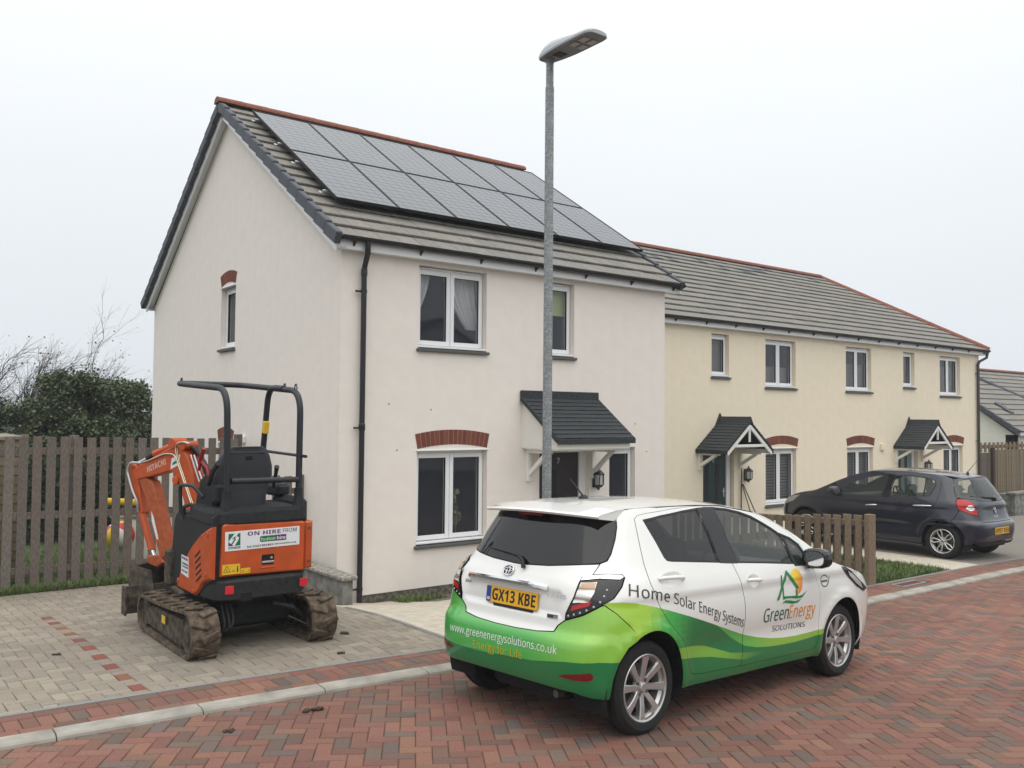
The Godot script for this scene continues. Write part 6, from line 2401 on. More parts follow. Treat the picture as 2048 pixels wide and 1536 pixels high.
func dark_car() -> void:
	var t := thing("parked_car", "dark blue-black hatchback with red tail lamps parked nose towards the cream terrace", "car", "parked cars")
	var car := CarSkin.new()
	car.xc = 1.6
	car.xf = 2.6
	car.nf = 3.4
	car.b0 = 0.853
	car.flip = -1.0
	car.table("xr", [[0.15, 0.25], [0.25, 0.08], [0.35, 0.02], [0.5, 0.0], [0.615, 0.012], [0.64, 0.03], [0.662, 0.078], [0.8, 0.112], [0.885, 0.12], [0.915, 0.098], [0.96, 0.115], [1.02, 0.15], [1.2, 0.25], [1.38, 0.38], [1.45, 0.45]])
	car.table("xf", [[0.15, 3.75], [0.3, 3.92], [0.5, 3.986], [0.65, 3.95], [0.8, 3.82], [0.95, 3.5], [1.05, 3.3], [1.45, 3.0]])
	car.table("w", [[0.15, 0.74], [0.22, 0.80], [0.3, 0.82], [0.45, 0.83], [0.6, 0.845], [0.72, 0.853], [0.85, 0.84], [0.95, 0.825], [1.02, 0.80], [1.2, 0.72], [1.4, 0.63], [1.5, 0.575]])
	car.table("nr", [[0.2, 6.0], [0.6, 6.0], [0.8, 5.0], [0.95, 4.2], [1.05, 3.8], [1.4, 3.4]])
	car.table("T", [[0.3, 1.375], [0.5, 1.40], [0.9, 1.445], [1.4, 1.467], [1.8, 1.455], [2.15, 1.39], [2.5, 1.26], [2.85, 1.09], [3.05, 1.0], [3.3, 0.955], [3.6, 0.87], [3.85, 0.73], [3.99, 0.5]])
	car.wheels = [0.62, 3.195]
	car.ready()
	var smax := car.s1 + car.b0 * PI / 2
	var arch_r := car.arch(0.62, 0.30, 0.335, 0.345)
	var arch_f := car.arch(3.195, 0.30, 0.335, 0.345)
	var rear_glass := mirrored(poly2([0.0, 1.37, 0.20, 1.369, 0.313, 1.362, 0.401, 1.332, 0.432, 1.205, 0.453, 1.049, 0.439, 1.041, 0.35, 1.03, 0.25, 1.005, 0.1, 0.99, 0.0, 0.988]))
	var tailgate := mirrored(poly2([0.0, 0.653, 0.28, 0.658, 0.309, 0.762, 0.309, 0.836, 0.323, 0.907, 0.354, 0.99, 0.392, 1.018, 0.435, 1.036, 0.35, 1.024, 0.25, 0.999, 0.1, 0.984, 0.0, 0.982]))
	var lamp := poly2([0.46, 1.006, 0.43, 1.016, 0.39, 1.013, 0.358, 0.987, 0.328, 0.907, 0.315, 0.836, 0.315, 0.764, 0.366, 0.775, 0.421, 0.812, 0.462, 0.848, 0.473, 0.905, 0.471, 0.96])
	var bumper := mirrored(poly2([0.0, 0.647, 0.284, 0.652, 0.314, 0.758, 0.367, 0.768, 0.424, 0.806, 0.462, 0.838, 0.533, 0.643, 0.50, 0.60, 0.462, 0.50, 0.44, 0.40, 0.442, 0.272, 0.40, 0.29, 0.352, 0.325, 0.0, 0.335]))
	var rear_door := poly2([1.275, 1.41, 0.9, 1.405, 0.60, 1.378, 0.50, 1.35, 0.567, 1.135, 0.647, 0.888, 0.701, 0.724, 0.751, 0.578, 0.785, 0.45, 0.80, 0.33, 0.85, 0.29, 1.40, 0.275, 1.40, 0.64, 1.371, 0.924, 1.313, 1.185])
	var front_door := poly2([1.275, 1.41, 1.313, 1.185, 1.371, 0.924, 1.40, 0.64, 1.40, 0.275, 2.37, 0.265, 2.44, 0.30, 2.47, 0.5, 2.46, 0.75, 2.40, 0.93, 2.36, 1.03, 2.2, 1.15, 2.05, 1.235, 1.8, 1.335, 1.55, 1.392])
	var rear_win := poly2([1.218, 1.349, 0.909, 1.366, 0.687, 1.345, 0.60, 1.325, 0.575, 1.30, 0.583, 1.219, 0.668, 1.047, 0.70, 1.028, 0.913, 0.998, 1.275, 0.967, 1.265, 1.165])
	var pillar := poly2([1.225, 1.352, 1.384, 1.357, 1.371, 1.252, 1.412, 0.956, 1.28, 0.966, 1.27, 1.165])
	var front_win := poly2([1.384, 1.352, 1.58, 1.33, 1.763, 1.29, 1.92, 1.232, 2.048, 1.17, 2.15, 1.10, 2.215, 1.04, 2.22, 0.927, 1.412, 0.956, 1.371, 1.252])
	var outline := PackedVector2Array()
	for i in 41:
		var s := lerpf(0.46, smax, i / 40.0)
		outline.append(Vector2(s, car.rail_y(s)))
	for q in [[smax, 0.22], [2.75, 0.19], [2.3, 0.20], [1.3, 0.204], [0.7, 0.225], [0.52, 0.60], [0.537, 0.645], [0.466, 0.842], [0.467, 0.85], [0.478, 0.905], [0.476, 0.96], [0.464, 1.01], [0.442, 1.036], [0.458, 1.049], [0.437, 1.205], [0.406, 1.334]]:
		outline.append(Vector2(q[0], q[1]))
	for sg in [1.0, -1.0]:
		var sides: Array = [outline]
		for cut in [rear_door, front_door, arch_r, arch_f]:
			sides = clip_all(sides, ccw(cut))
		var wing := poly2([2.2, 1.6, 2.5, 0.9, 2.52, 0.25, 2.52, 0.0, 4.3, 0.0, 4.3, 1.6])
		var wing_parts := []
		for p in sides:
			wing_parts.append_array(Geometry2D.intersect_polygons(p, wing))
		var b := MB.new()
		car.panel(b, clip_all(sides, wing), sg, 0.05)
		put("body_side", b, "dark_paint", t)
		b = MB.new()
		car.panel(b, wing_parts, sg, 0.05)
		put("front_wing", b, "dark_paint", t)
		for d in [[rear_door, rear_win, "rear_door", 0.775, 0.869], [front_door, front_win, "front_door", 1.597, 0.799]]:
			var polys: Array = inset(d[0], 0.003)
			polys = clip_all(polys, ccw(d[1]))
			polys = clip_all(polys, ccw(pillar))
			b = MB.new()
			car.panel(b, polys, sg, 0.05)
			var door := put(d[2], b, "dark_paint", t)
			b = MB.new()
			var hb := []
			for q in [[-0.10, 0.0, 0.004], [-0.07, 0.008, 0.024], [0.05, 0.0, 0.026], [0.10, -0.006, 0.006]]:
				var p: Vector3 = car.P(d[3] + q[0], d[4] - 0.10 * q[0]) + car.N(d[3], d[4]) * q[2]
				if sg < 0:
					p.z = -p.z
				hb.append(p)
			b.tube(hb, [0.009, 0.013, 0.014, 0.01], 8)
			put("handle", b, "chrome", door)
			b = MB.new()
			car.panel(b, clip_all([ccw(d[1])], inset(d[1], 0.015)[0]), sg, 0.05, -0.002)
			put("window_rubber", b, "trim_black", door)
			b = MB.new()
			car.panel(b, inset(d[1], 0.013), sg, 0.06, -0.006)
			put("window_glass", b, "clear_glass", door)
			if d[2] == "rear_door":
				b = MB.new()
				car.bead(b, [[0.675, 1.33, -0.004], [0.745, 1.03, -0.004]], 0.012, 6)
				if sg > 0:
					put("window_divider", b, "trim_black", door)
			b = MB.new()
			car.panel(b, [poly2([d[3] - 0.42, 0.605, d[3] + 0.42, 0.585, d[3] + 0.42, 0.555, d[3] - 0.42, 0.575])], sg, 0.06, 0.008)
			put("rubbing_strip", b, "dark_paint", door)
		b = MB.new()
		car.panel(b, [pillar], sg, 0.05, 0.001)
		put("door_pillar", b, "gloss_black", t)
		b = MB.new()
		car.panel(b, [lamp], sg, 0.03, 0.006)
		var cl := put("rear_lamp", b, "red_lens", t)
		b = MB.new()
		var c := PackedVector2Array()
		var c2 := PackedVector2Array()
		for i in 20:
			c.append(Vector2(0.372 + cos(TAU * i / 20) * 0.036, 0.88 + sin(TAU * i / 20) * 0.044))
			c2.append(Vector2(0.372 + cos(TAU * i / 20) * 0.024, 0.88 + sin(TAU * i / 20) * 0.03))
		car.panel(b, clip_all([c], c2), sg, 0.02, 0.010)
		put("lamp_ring", b, "chrome", cl)
		b = MB.new()
		car.panel(b, [c2], sg, 0.02, 0.010)
		put("clear_lens", b, "clear_lens", cl)
		b = MB.new()
		car.panel(b, [poly2([3.0, 0.86, 3.12, 0.82, 3.24, 0.75, 3.30, 0.68, 3.20, 0.66, 3.08, 0.73])], sg, 0.03, 0.006)
		put("head_lamp", b, "clear_lens", t)
		mirror(t, Vector3(2.55, 0.99, sg * 0.81), sg, "dark_paint", "trim_black")
		wheel_well(t, 0.62, 0.30, 0.36, sg, 0.5, 0.79)
		wheel_well(t, 3.195, 0.30, 0.36, sg, 0.5, 0.79)
		for wx in [0.62, 3.195]:
			make_wheel(t, Vector3(wx, 0.30, sg * 0.71), sg, 0.303, 0.19, 0.205, 5, "five")
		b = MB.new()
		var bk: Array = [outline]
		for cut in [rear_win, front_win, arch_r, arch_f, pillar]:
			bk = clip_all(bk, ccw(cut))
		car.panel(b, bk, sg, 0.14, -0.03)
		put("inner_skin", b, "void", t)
	var b := MB.new()
	car.panel(b, [ccw(tailgate)], 1.0, 0.04)
	var tg := put("tailgate", b, "dark_paint", t)
	b = MB.new()
	car.panel(b, [ccw(rear_glass)], 1.0, 0.05, 0.002)
	var rg := put("rear_window", b, "clear_glass", t)
	b = MB.new()
	car.panel(b, clip_all([ccw(rear_glass)], inset(rear_glass, 0.035)[0]), 1.0, 0.05, 0.0)
	put("glass_border", b, "trim_black", rg)
	b = MB.new()
	car.panel(b, [ccw(bumper)], 1.0, 0.03)
	var bu := put("rear_bumper", b, "dark_paint", t)
	b = MB.new()
	car.panel(b, [ccw(poly2([-0.36, 0.325, 0.36, 0.325, 0.38, 0.312, 0.3, 0.27, -0.3, 0.27, -0.38, 0.312]))], 1.0, 0.05, 0.008)
	put("diffuser", b, "trim_black", bu)
	b = MB.new()
	b.box(car.P(-0.12, 0.30) + Vector3(0.02, 0.0, 0), Vector3(0.03, 0.05, 0.09), 0.01)
	put("reversing_lamp", b, "clear_lens", bu)
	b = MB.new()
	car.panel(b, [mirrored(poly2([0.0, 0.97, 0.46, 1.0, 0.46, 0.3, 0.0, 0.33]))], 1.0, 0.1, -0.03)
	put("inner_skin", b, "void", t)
	var nr: Vector3 = car.N(0.0, 0.505)
	number_plate(t, "HY57 VEU", facing(car.P(0.0, 0.505) + nr * 0.012, Vector3(0, 0, 1), nr.cross(Vector3(0, 0, 1))), 0.52, 0.112, false)
	# diamond badge and name
	var nb: Vector3 = car.N(0.0, 0.83)
	var bx := facing(car.P(0.0, 0.83) + nb * 0.006, Vector3(0, 0, 1), nb.cross(Vector3(0, 0, 1)))
	b = MB.new()
	var dm := [Vector2(0, 0.062), Vector2(0.04, 0.0), Vector2(0, -0.062), Vector2(-0.04, 0.0)]
	for i in 4:
		var a: Vector2 = dm[i]
		var c: Vector2 = dm[(i + 1) % 4]
		b.prism(PackedVector2Array([a, c, c * 0.45, a * 0.45]), 0.0, 0.008, bx)
	put("diamond_badge", b, "chrome", tg)
	var nc: Vector3 = car.N(0.0, 0.735)
	letters("model_badge", "CLIO", 0.032, "chrome", tg, facing(car.P(0.0, 0.735) + nc * 0.004, Vector3(0, 0, 1), nc.cross(Vector3(0, 0, 1))), 0.17, true, 0.004)
	b = MB.new()
	car.bead(b, [[-0.03, 0.99, 0.012], [-0.02, 1.02, 0.025], [0.03, 1.035, 0.022]], [0.022, 0.02, 0.016])
	car.bead(b, [[0.0, 1.03, 0.024], [0.15, 1.045, 0.018], [0.33, 1.07, 0.012]], [0.014, 0.01, 0.006])
	put("rear_wiper", b, "trim_black", rg)
	b = MB.new()
	var rings := []
	for i in 17:
		var v := lerpf(-1.0, 1.0, i / 16.0)
		var rp: Vector3 = car.top(0.52, v * 0.98)
		var k := absf(v)
		var e: Vector3 = car.P(0.30 * v, 1.372 - 0.03 * k * k)
		rings.append([rp + Vector3(0.02, 0.002, 0), rp.lerp(e, 0.5) + Vector3(0, 0.015, 0), e + Vector3(0, 0.014, 0), e + Vector3(-0.008, 0.0, 0), e + Vector3(0.04, -0.012, 0), rp + Vector3(0.02, -0.03, 0)])
	b.loft(rings)
	var sp := put("spoiler", b, "dark_paint", t)
	b = MB.new()
	b.box(car.P(0.0, 1.372) + Vector3(0.012, 0.004, 0), Vector3(0.04, 0.02, 0.26), 0.006)
	put("high_brake_lamp", b, "deep_red_lens", sp)
	b = MB.new()
	car.top_panel(b, 0.485, 1.86, -1.0, 1.0, 20, 16)
	put("roof_panel", b, "dark_paint", t)
	b = MB.new()
	car.top_panel(b, 1.87, 2.62, -0.93, 0.93, 12, 14, -0.004)
	put("windscreen", b, "clear_glass", t)
	for sg in [-1.0, 1.0]:
		b = MB.new()
		car.top_panel(b, 1.86, 2.62, sg * 0.925, sg * 1.0, 12, 2)
		put("windscreen_pillar", b, "dark_paint", t)
	b = MB.new()
	car.top_panel(b, 2.63, smax - 0.03, -1.0, 1.0, 22, 14)
	put("bonnet", b, "dark_paint", t)
	b = MB.new()
	b.lathe([Vector2(0.03, 0.0), Vector2(0.022, 0.03), Vector2(0.01, 0.055), Vector2(0.0, 0.06)], 10, Transform3D(Basis(), Vector3(0.56, 1.405, 0.0)))
	b.tube([Vector3(0.56, 1.45, 0), Vector3(0.46, 1.58, 0), Vector3(0.36, 1.70, 0)], [0.006, 0.004, 0.002], 6)
	put("aerial", b, "trim_black", t)
	b = MB.new()
	b.box(Vector3(1.95, 0.2, 0), Vector3(3.2, 0.05, 1.1), 0.0)
	b.box(Vector3(0.4, 0.27, 0.1), Vector3(0.45, 0.14, 0.7), 0.04)
	put("underside", b, "void", t)
	cabin(t, 0.96, 0.6, 2.35, 1.0)
	var h := 1.5895
	var f := Vector3(cos(h), 0.0055, -sin(h)).normalized()
	var r := Vector3(sin(h), 0, cos(h))
	var u := r.cross(f).normalized()
	var ro := -0.0143
	t.transform = Transform3D(Basis(f, u * cos(ro) - r * sin(ro), r * cos(ro) + u * sin(ro)).orthonormalized(), Vector3(10.4747, 0.1169, 3.5251))
# ---------- mini digger, seen from behind; lengths in world axes less its base point ----------
const DIG := Vector3(-2.05, 0.40, 2.1)

func w3(x: float, y: float, z: float) -> Vector3:
	return Vector3(x, y, z) - DIG

func bend(pts: Array, r: float, seg := 5) -> Array:
	# rounds the inner corners of a path
	var out := [pts[0]]
	for i in range(1, pts.size() - 1):
		var a: Vector3 = pts[i - 1]
		var b: Vector3 = pts[i]
		var c: Vector3 = pts[i + 1]
		var l := minf(r, minf(a.distance_to(b), b.distance_to(c)) * 0.48)
		var p0 := b + (a - b).normalized() * l
		var p1 := b + (c - b).normalized() * l
		for k in seg + 1:
			var t := float(k) / seg
			out.append(p0.lerp(b, t).lerp(b.lerp(p1, t), t))
	out.append(pts[pts.size() - 1])
	return out

func track(t: Node, x0: float, x1: float, outer: float) -> void:
	var zr := 2.735
	var zf := 1.42
	var rr := 0.205
	var rf := 0.165
	var y0 := 0.40
	var path := []
	# from the top front, back along the top, round the sprocket, forward along the ground, round the idler
	for i in 13:
		var a := PI / 2 - PI * i / 12.0
		path.append(Vector2(zr + cos(a) * rr, y0 + rr + sin(a) * rr))
	for i in 8:
		path.append(Vector2(lerpf(zr - 0.1, zf + 0.1, i / 7.0), y0))
	for i in 11:
		var a := -PI / 2 - PI * i / 10.0
		path.append(Vector2(zf + cos(a) * rf, y0 + rf + sin(a) * rf))
	for i in 6:
		var u := (i + 1) / 7.0
		path.append(Vector2(lerpf(zf, zr, u), lerpf(y0 + 2 * rf, y0 + 2 * rr, u) - 0.012 * sin(PI * u)))
	var n := path.size()
	var b := MB.new()
	var outn := []
	for i in n:
		var d: Vector2 = (path[(i + 1) % n] - path[(i + n - 1) % n]).normalized()
		outn.append(Vector2(-d.y, d.x) if Vector2(-d.y, d.x).dot(path[i] - Vector2(2.08, y0 + 0.19)) > 0 else Vector2(d.y, -d.x))
	var th := 0.03
	for i in n:
		var j := (i + 1) % n
		var a: Vector2 = path[i]
		var c: Vector2 = path[j]
		var ai: Vector2 = a - outn[i] * th
		var ci: Vector2 = c - outn[j] * th
		b.quad(w3(x0, a.y, a.x), w3(x1, a.y, a.x), w3(x1, c.y, c.x), w3(x0, c.y, c.x))
		b.quad(w3(x0, ci.y, ci.x), w3(x1, ci.y, ci.x), w3(x1, ai.y, ai.x), w3(x0, ai.y, ai.x))
		for x in [x0, x1]:
			b.quad(w3(x, a.y, a.x), w3(x, c.y, c.x), w3(x, ci.y, ci.x), w3(x, ai.y, ai.x))
	var tr := put("track", b, "mud_rubber", t)
	# lugs along the belt
	var total := 0.0
	var cum := [0.0]
	for i in n:
		total += path[i].distance_to(path[(i + 1) % n])
		cum.append(total)
	var m := 36
	var rng := RandomNumberGenerator.new()
	rng.seed = 6
	for k in m:
		var s := total * k / m
		var i := 0
		while i < n - 1 and cum[i + 1] < s:
			i += 1
		var u: float = (s - cum[i]) / (cum[i + 1] - cum[i])
		var p: Vector2 = path[i].lerp(path[(i + 1) % n], u)
		var o: Vector2 = outn[i].lerp(outn[(i + 1) % n], u).normalized()
		var q := Vector2(-o.y, o.x)
		if p.y < y0 + 0.01 and absf(p.x - 2.08) < 0.55:
			continue
		var lb := MB.new()
		var half := (x1 - x0) / 2
		var left := k % 2 == 0
		var xa := x0 + 0.002 if left else x0 + half * 0.72
		var xb := x1 - half * 0.72 if left else x1 - 0.002
		var bs := Basis(Vector3(1, 0, 0), Vector3(0, o.y, o.x), Vector3(0, q.y, q.x))
		var hgt := 0.024 + rng.randf_range(-0.004, 0.003)
		var c := w3((xa + xb) / 2, p.y, p.x) + Vector3(0, o.y, o.x) * hgt / 2
		if p.y < y0 + 0.02:
			hgt = 0.004
		lb.box(c, Vector3(xb - xa, hgt, 0.062), 0.008, bs * Basis(Vector3.UP, (0.35 if left else -0.35)))
		put("track_lug", lb, "mud_rubber", tr)
	# frame, sprocket and idler between the runs
	b = MB.new()
	var xa := outer
	var sg := -1.0 if outer < DIG.x else 1.0
	b.slab(poly2([1.50, 0.455, 2.53, 0.455, 2.57, 0.50, 2.57, 0.66, 2.53, 0.69, 1.62, 0.655, 1.50, 0.61]), -0.16, 0.0, 0.012, Transform3D(Basis(Vector3(0, 0, 1), Vector3.UP, Vector3(-1, 0, 0)), w3(xa, 0, 0)) if sg < 0 else Transform3D(Basis(Vector3(0, 0, 1), Vector3.UP, Vector3(-1, 0, 0)), w3(xa - 0.0, 0, 0)))
	put("track_frame", b, "mud_steel", tr)
	b = MB.new()
	b.lathe([Vector2(0.0, -0.10), Vector2(0.165, -0.10), Vector2(0.17, 0.0), Vector2(0.15, 0.02), Vector2(0.13, 0.0), Vector2(0.09, 0.01), Vector2(0.07, 0.03), Vector2(0.0, 0.03)], 24, Transform3D(Basis(Vector3(0, 0, 1), Vector3(sg, 0, 0), Vector3(0, -sg, 0)), w3((x0 + x1) / 2 + sg * 0.075, y0 + rr, zr)))
	put("drive_sprocket", b, "mud_steel", tr)
	b = MB.new()
	b.lathe([Vector2(0.0, -0.10), Vector2(0.13, -0.10), Vector2(0.13, 0.02), Vector2(0.05, 0.02), Vector2(0.0, 0.03)], 20, Transform3D(Basis(Vector3(0, 0, 1), Vector3(sg, 0, 0), Vector3(0, -sg, 0)), w3((x0 + x1) / 2 + sg * 0.06, y0 + rf, zf)))
	put("idler", b, "mud_steel", tr)
	if sg < 0:
		b = MB.new()
		b.box(w3(xa - 0.002, 0.60, 2.02), Vector3(0.006, 0.07, 0.10), 0.002)
		put("paint_mark", b, "warn_yellow", tr)
		b = MB.new()
		b.lathe([Vector2(0.0, 0.0), Vector2(0.036, 0.0)], 14, Transform3D(Basis(Vector3(0, 0, 1), Vector3(-1, 0, 0), Vector3(0, 1, 0)), w3(xa - 0.004, 0.605, 2.13)))
		put("frame_hole", b, "void", tr)

func digger() -> void:
	var t := thing("mini_digger", "orange and black mini digger with rubber tracks and a hire company's board on its back", "digger")
	t.position = DIG
	track(t, -2.735, -2.495, -2.70)
	track(t, -1.665, -1.425, -1.46)
	var b := MB.new()
	b.box(w3(-2.08, 0.64, 2.05), Vector3(0.84, 0.22, 0.75), 0.04)
	b.box(w3(-2.08, 0.60, 2.05), Vector3(1.1, 0.12, 0.35), 0.03)
	b.lathe([Vector2(0.0, -0.08), Vector2(0.33, -0.08), Vector2(0.33, 0.06), Vector2(0.0, 0.06)], 28, Transform3D(Basis(), w3(-2.06, 0.79, 2.1)))
	put("undercarriage", b, "digger_black", t)
	b = MB.new()
	for q in [[-2.38, -2.42], [-2.34, -2.36], [-2.30, -2.44]]:
		b.tube(bend([w3(q[0], 0.80, 2.62), w3(q[0], 0.62, 2.72), w3(q[1], 0.55, 2.66), w3(q[1] + 0.1, 0.6, 2.4)], 0.08), 0.013, 6)
	b.tube(bend([w3(-1.95, 0.78, 2.7), w3(-1.75, 0.72, 2.72), w3(-1.66, 0.62, 2.68)], 0.08), 0.02, 6)
	put("hydraulic_hose", b, "trim_black", t)
	# dozer blade and its arms
	b = MB.new()
	var sec := poly2([0.0, 0.0, 0.035, 0.0, 0.06, 0.08, 0.06, 0.17, 0.03, 0.27, -0.005, 0.27, 0.025, 0.17, 0.025, 0.08])
	b.prism(sec, -0.72, 0.72, Transform3D(Basis(Vector3(0, 0, 1), Vector3.UP, Vector3(-1, 0, 0)), w3(-2.08, 0.475, 0.99)))
	for x in [-2.80, -1.36]:
		b.prism(poly2([-0.03, 0.0, 0.12, 0.0, 0.12, 0.22, 0.06, 0.275, -0.03, 0.275]), -0.008, 0.008, Transform3D(Basis(Vector3(0, 0, 1), Vector3.UP, Vector3(-1, 0, 0)), w3(x, 0.472, 0.98)))
	var bl := put("dozer_blade", b, "mud_steel", t)
	b = MB.new()
	for x in [-2.33, -1.83]:
		b.box(w3(x, 0.62, 1.4), Vector3(0.07, 0.12, 0.8), 0.01, Basis(Vector3.RIGHT, 0.06))
	put("blade_arm", b, "mud_steel", bl)
	# body: floor, flanks, counterweight
	b = MB.new()
	b.box(w3(-2.06, 0.98, 2.05), Vector3(0.9, 0.30, 1.05), 0.03)
	b.box(w3(-2.06, 1.30, 2.40), Vector3(0.80, 0.62, 0.72), 0.04)
	put("body_core", b, "digger_black", t)
	# rounded rear counterweight
	b = MB.new()
	var rings := []
	var hx := 0.43
	var cx := -2.085
	for q in [[0.865, 0.975], [0.875, 1.0], [1.02, 1.0], [1.035, 0.985], [1.05, 0.94]]:
		var r := []
		for i in 25:
			var a := PI * i / 24.0
			var x: float = cx + signf(cos(a)) * pow(absf(cos(a)), 0.35) * hx * q[1]
			var z: float = 2.40 + pow(sin(a), 0.35) * 0.43 * q[1]
			r.append(w3(x, q[0], z))
		r.append(w3(cx - hx * q[1], q[0], 2.1))
		r.append(w3(cx + hx * q[1], q[0], 2.1))
		r.reverse()
		rings.append(r)
	b.loft(rings)
	var cw := put("counterweight", b, "counterweight", t)
	for x in [-2.455 + 0.065, -1.715]:
		b = MB.new()
		b.box(w3(x, 0.96, 2.832), Vector3(0.075, 0.07, 0.006), 0.002)
		put("reflector", b, "reflector_red", cw)
	for x in [-2.14, -1.90]:
		b = MB.new()
		b.lathe([Vector2(0.034, 0.0), Vector2(0.03, 0.004), Vector2(0.026, -0.012), Vector2(0.0, -0.014)], 16, Transform3D(Basis(Vector3(1, 0, 0), Vector3(0, 0, 1), Vector3(0, -1, 0)), w3(x, 0.985, 2.830)))
		put("tow_hole", b, "trim_black", cw)
	b = MB.new()
	b.box(w3(-2.24, 0.89, 2.829), Vector3(0.10, 0.08, 0.012), 0.01)
	put("towing_slot", b, "void", cw)
	# orange rear door
	b = MB.new()
	var rx := Transform3D(Basis(), w3(0, 0, 2.80))
	b.slab(poly2([-2.462, 1.075, -1.705, 1.062, -1.70, 1.49, -1.72, 1.505, -2.43, 1.525, -2.452, 1.51]), -0.06, 0.018, 0.014, rx)
	var rd := put("rear_door", b, "digger_orange", t)
	b = MB.new()
	b.slab(round_rect(-2.105, 1.145, -1.99, 1.235, 0.012), -0.02, 0.0205, 0.002, rx)
	put("latch_recess", b, "void", rd)
	b = MB.new()
	b.box(w3(-2.047, 1.17, 2.822), Vector3(0.11, 0.018, 0.01), 0.003)
	b.lathe([Vector2(0.013, 0.0), Vector2(0.011, 0.01), Vector2(0.0, 0.012)], 12, Transform3D(Basis(Vector3(1, 0, 0), Vector3(0, 0, 1), Vector3(0, -1, 0)), w3(-2.018, 1.205, 2.821)))
	put("lock", b, "alu", rd)
	b = MB.new()
	b.box(w3(-2.047, 1.122, 2.818), Vector3(0.135, 0.014, 0.014), 0.005)
	put("pull_lip", b, "digger_orange", rd)
	hire_board(rd, facing(w3(-2.095, 1.378, 2.8185), Vector3(1, 0.012, 0), Vector3.UP), 0.675, 0.165)
	for q in [[-2.375, 1.135, 0.155, 0.085, 0.035], [-2.25, 1.112, 0.085, 0.045, 0.016]]:
		b = MB.new()
		b.box(w3(q[0], q[1], 2.8195), Vector3(q[2], q[3], 0.003), 0.0)
		var wl := put("warning_label", b, "warn_yellow", rd)
		b = MB.new()
		var c := w3(q[0] - q[2] * 0.24, q[1] - 0.004, 2.8215)
		var e: float = q[4]
		for k in 3:
			var a0 := PI / 2 + TAU * k / 3.0
			var a1 := a0 + TAU / 3.0
			b.tube([c + Vector3(cos(a0), sin(a0), 0) * e, c + Vector3(cos(a1), sin(a1), 0) * e], e * 0.05, 4)
		b.tube([c + Vector3(-0.2, 0.1, 0) * e, c + Vector3(0.1, -0.2, 0) * e], e * 0.09, 4)
		var f := w3(q[0] + q[2] * 0.36, q[1] - 0.005, 2.8215)
		b.lathe([Vector2(0, 0.5 * e), Vector2(0.16 * e, 0.62 * e), Vector2(0.16 * e, 0.8 * e), Vector2(0, 0.9 * e)], 8, Transform3D(Basis().scaled(Vector3(1, 1, 0.1)), f))
		b.box(f + Vector3(0, -0.1 * e, 0), Vector3(0.3 * e, 1.1 * e, 0.001))
		b.box(f + Vector3(-1.0 * e, -0.3 * e, 0), Vector3(0.7 * e, 0.18 * e, 0.001))
		put("warning_sign", b, "ink", wl)
	# right orange corner strip
	b = MB.new()
	b.slab(poly2([0.0, 1.075, 0.07, 1.08, 0.075, 1.50, 0.0, 1.495]), -0.5, 0.012, 0.012, Transform3D(Basis(), w3(-1.694, 0, 2.79)))
	var rs := put("right_panel", b, "digger_orange", t)
	for y in [1.14, 1.44]:
		b = MB.new()
		b.lathe([Vector2(0.016, 0.0), Vector2(0.012, 0.006), Vector2(0.0, 0.006)], 10, Transform3D(Basis(Vector3(1, 0, 0), Vector3(0, 0, 1), Vector3(0, -1, 0)), w3(-1.655, y, 2.803)))
		put("bolt", b, "brake", rs)
	# left flank: black skirt and curved orange panel
	var lx := Transform3D(Basis(Vector3(0, 0, 1), Vector3.UP, Vector3(-1, 0, 0)), w3(-2.52, 0, 0))
	b = MB.new()
	b.slab(poly2([1.57, 0.83, 2.40, 0.83, 2.62, 0.96, 2.76, 1.02, 2.785, 1.60, 2.55, 1.60, 2.40, 1.58, 2.15, 1.55, 1.74, 1.55, 1.66, 1.48, 1.57, 1.12]), -0.35, 0.0, 0.025, lx)
	put("left_skirt", b, "digger_black", t)
	b = MB.new()
	b.slab(poly2([1.83, 0.852, 2.36, 0.852, 2.46, 0.90, 2.58, 1.0, 2.78, 1.055, 2.79, 1.505, 2.66, 1.47, 2.48, 1.405, 2.30, 1.31, 2.14, 1.20, 2.0, 1.075]), -0.02, 0.022, 0.018, lx)
	var lp := put("left_panel", b, "digger_orange", t)
	for q in [[2.70, 1.43], [2.67, 1.085], [1.90, 0.92], [2.33, 0.885]]:
		b = MB.new()
		b.lathe([Vector2(0.024, 0.0), Vector2(0.018, 0.008), Vector2(0.012, 0.008), Vector2(0.01, 0.003), Vector2(0.0, 0.003)], 12, Transform3D(Basis(Vector3(0, 0, 1), Vector3(-1, 0, 0), Vector3(0, -1, 0)), w3(-2.543, q[1], q[0])))
		put("bolt", b, "digger_orange", lp)
	for k in 5:
		b = MB.new()
		var z := 2.37 + 0.012 * k
		var y := 1.235 - 0.052 * k
		b.prism(poly2([z, y - 0.05, z + 0.14, y + 0.022, z + 0.14, y + 0.044, z, y - 0.028]), 0.0, 0.0235, lx)
		put("vent_slot", b, "void", lp)
	# small hire sticker on the flank
	b = MB.new()
	var sx := Transform3D(lx.basis, lx.origin + Vector3(-0.0225, 0, 0))
	b.prism(poly2([1.985, 1.0, 2.20, 0.985, 2.195, 1.165, 1.99, 1.17]), 0.0, 0.002, sx)
	var ss := put("hire_sticker", b, "sticker_white", lp)
	var sa := sx * Vector3(2.092, 1.145, 0.0022)
	letters("sticker_words", "ON HIRE FROM", 0.022, "sticker_purple", ss, facing(sa, Vector3(0, -0.03, 1), Vector3.UP), 0.17, true, 0.001)
	b = MB.new()
	b.prism(poly2([2.02, 1.065, 2.10, 1.063, 2.10, 1.105, 2.02, 1.107]), 0.002, 0.003, sx)
	put("sticker_band", b, "sticker_green", ss)
	b = MB.new()
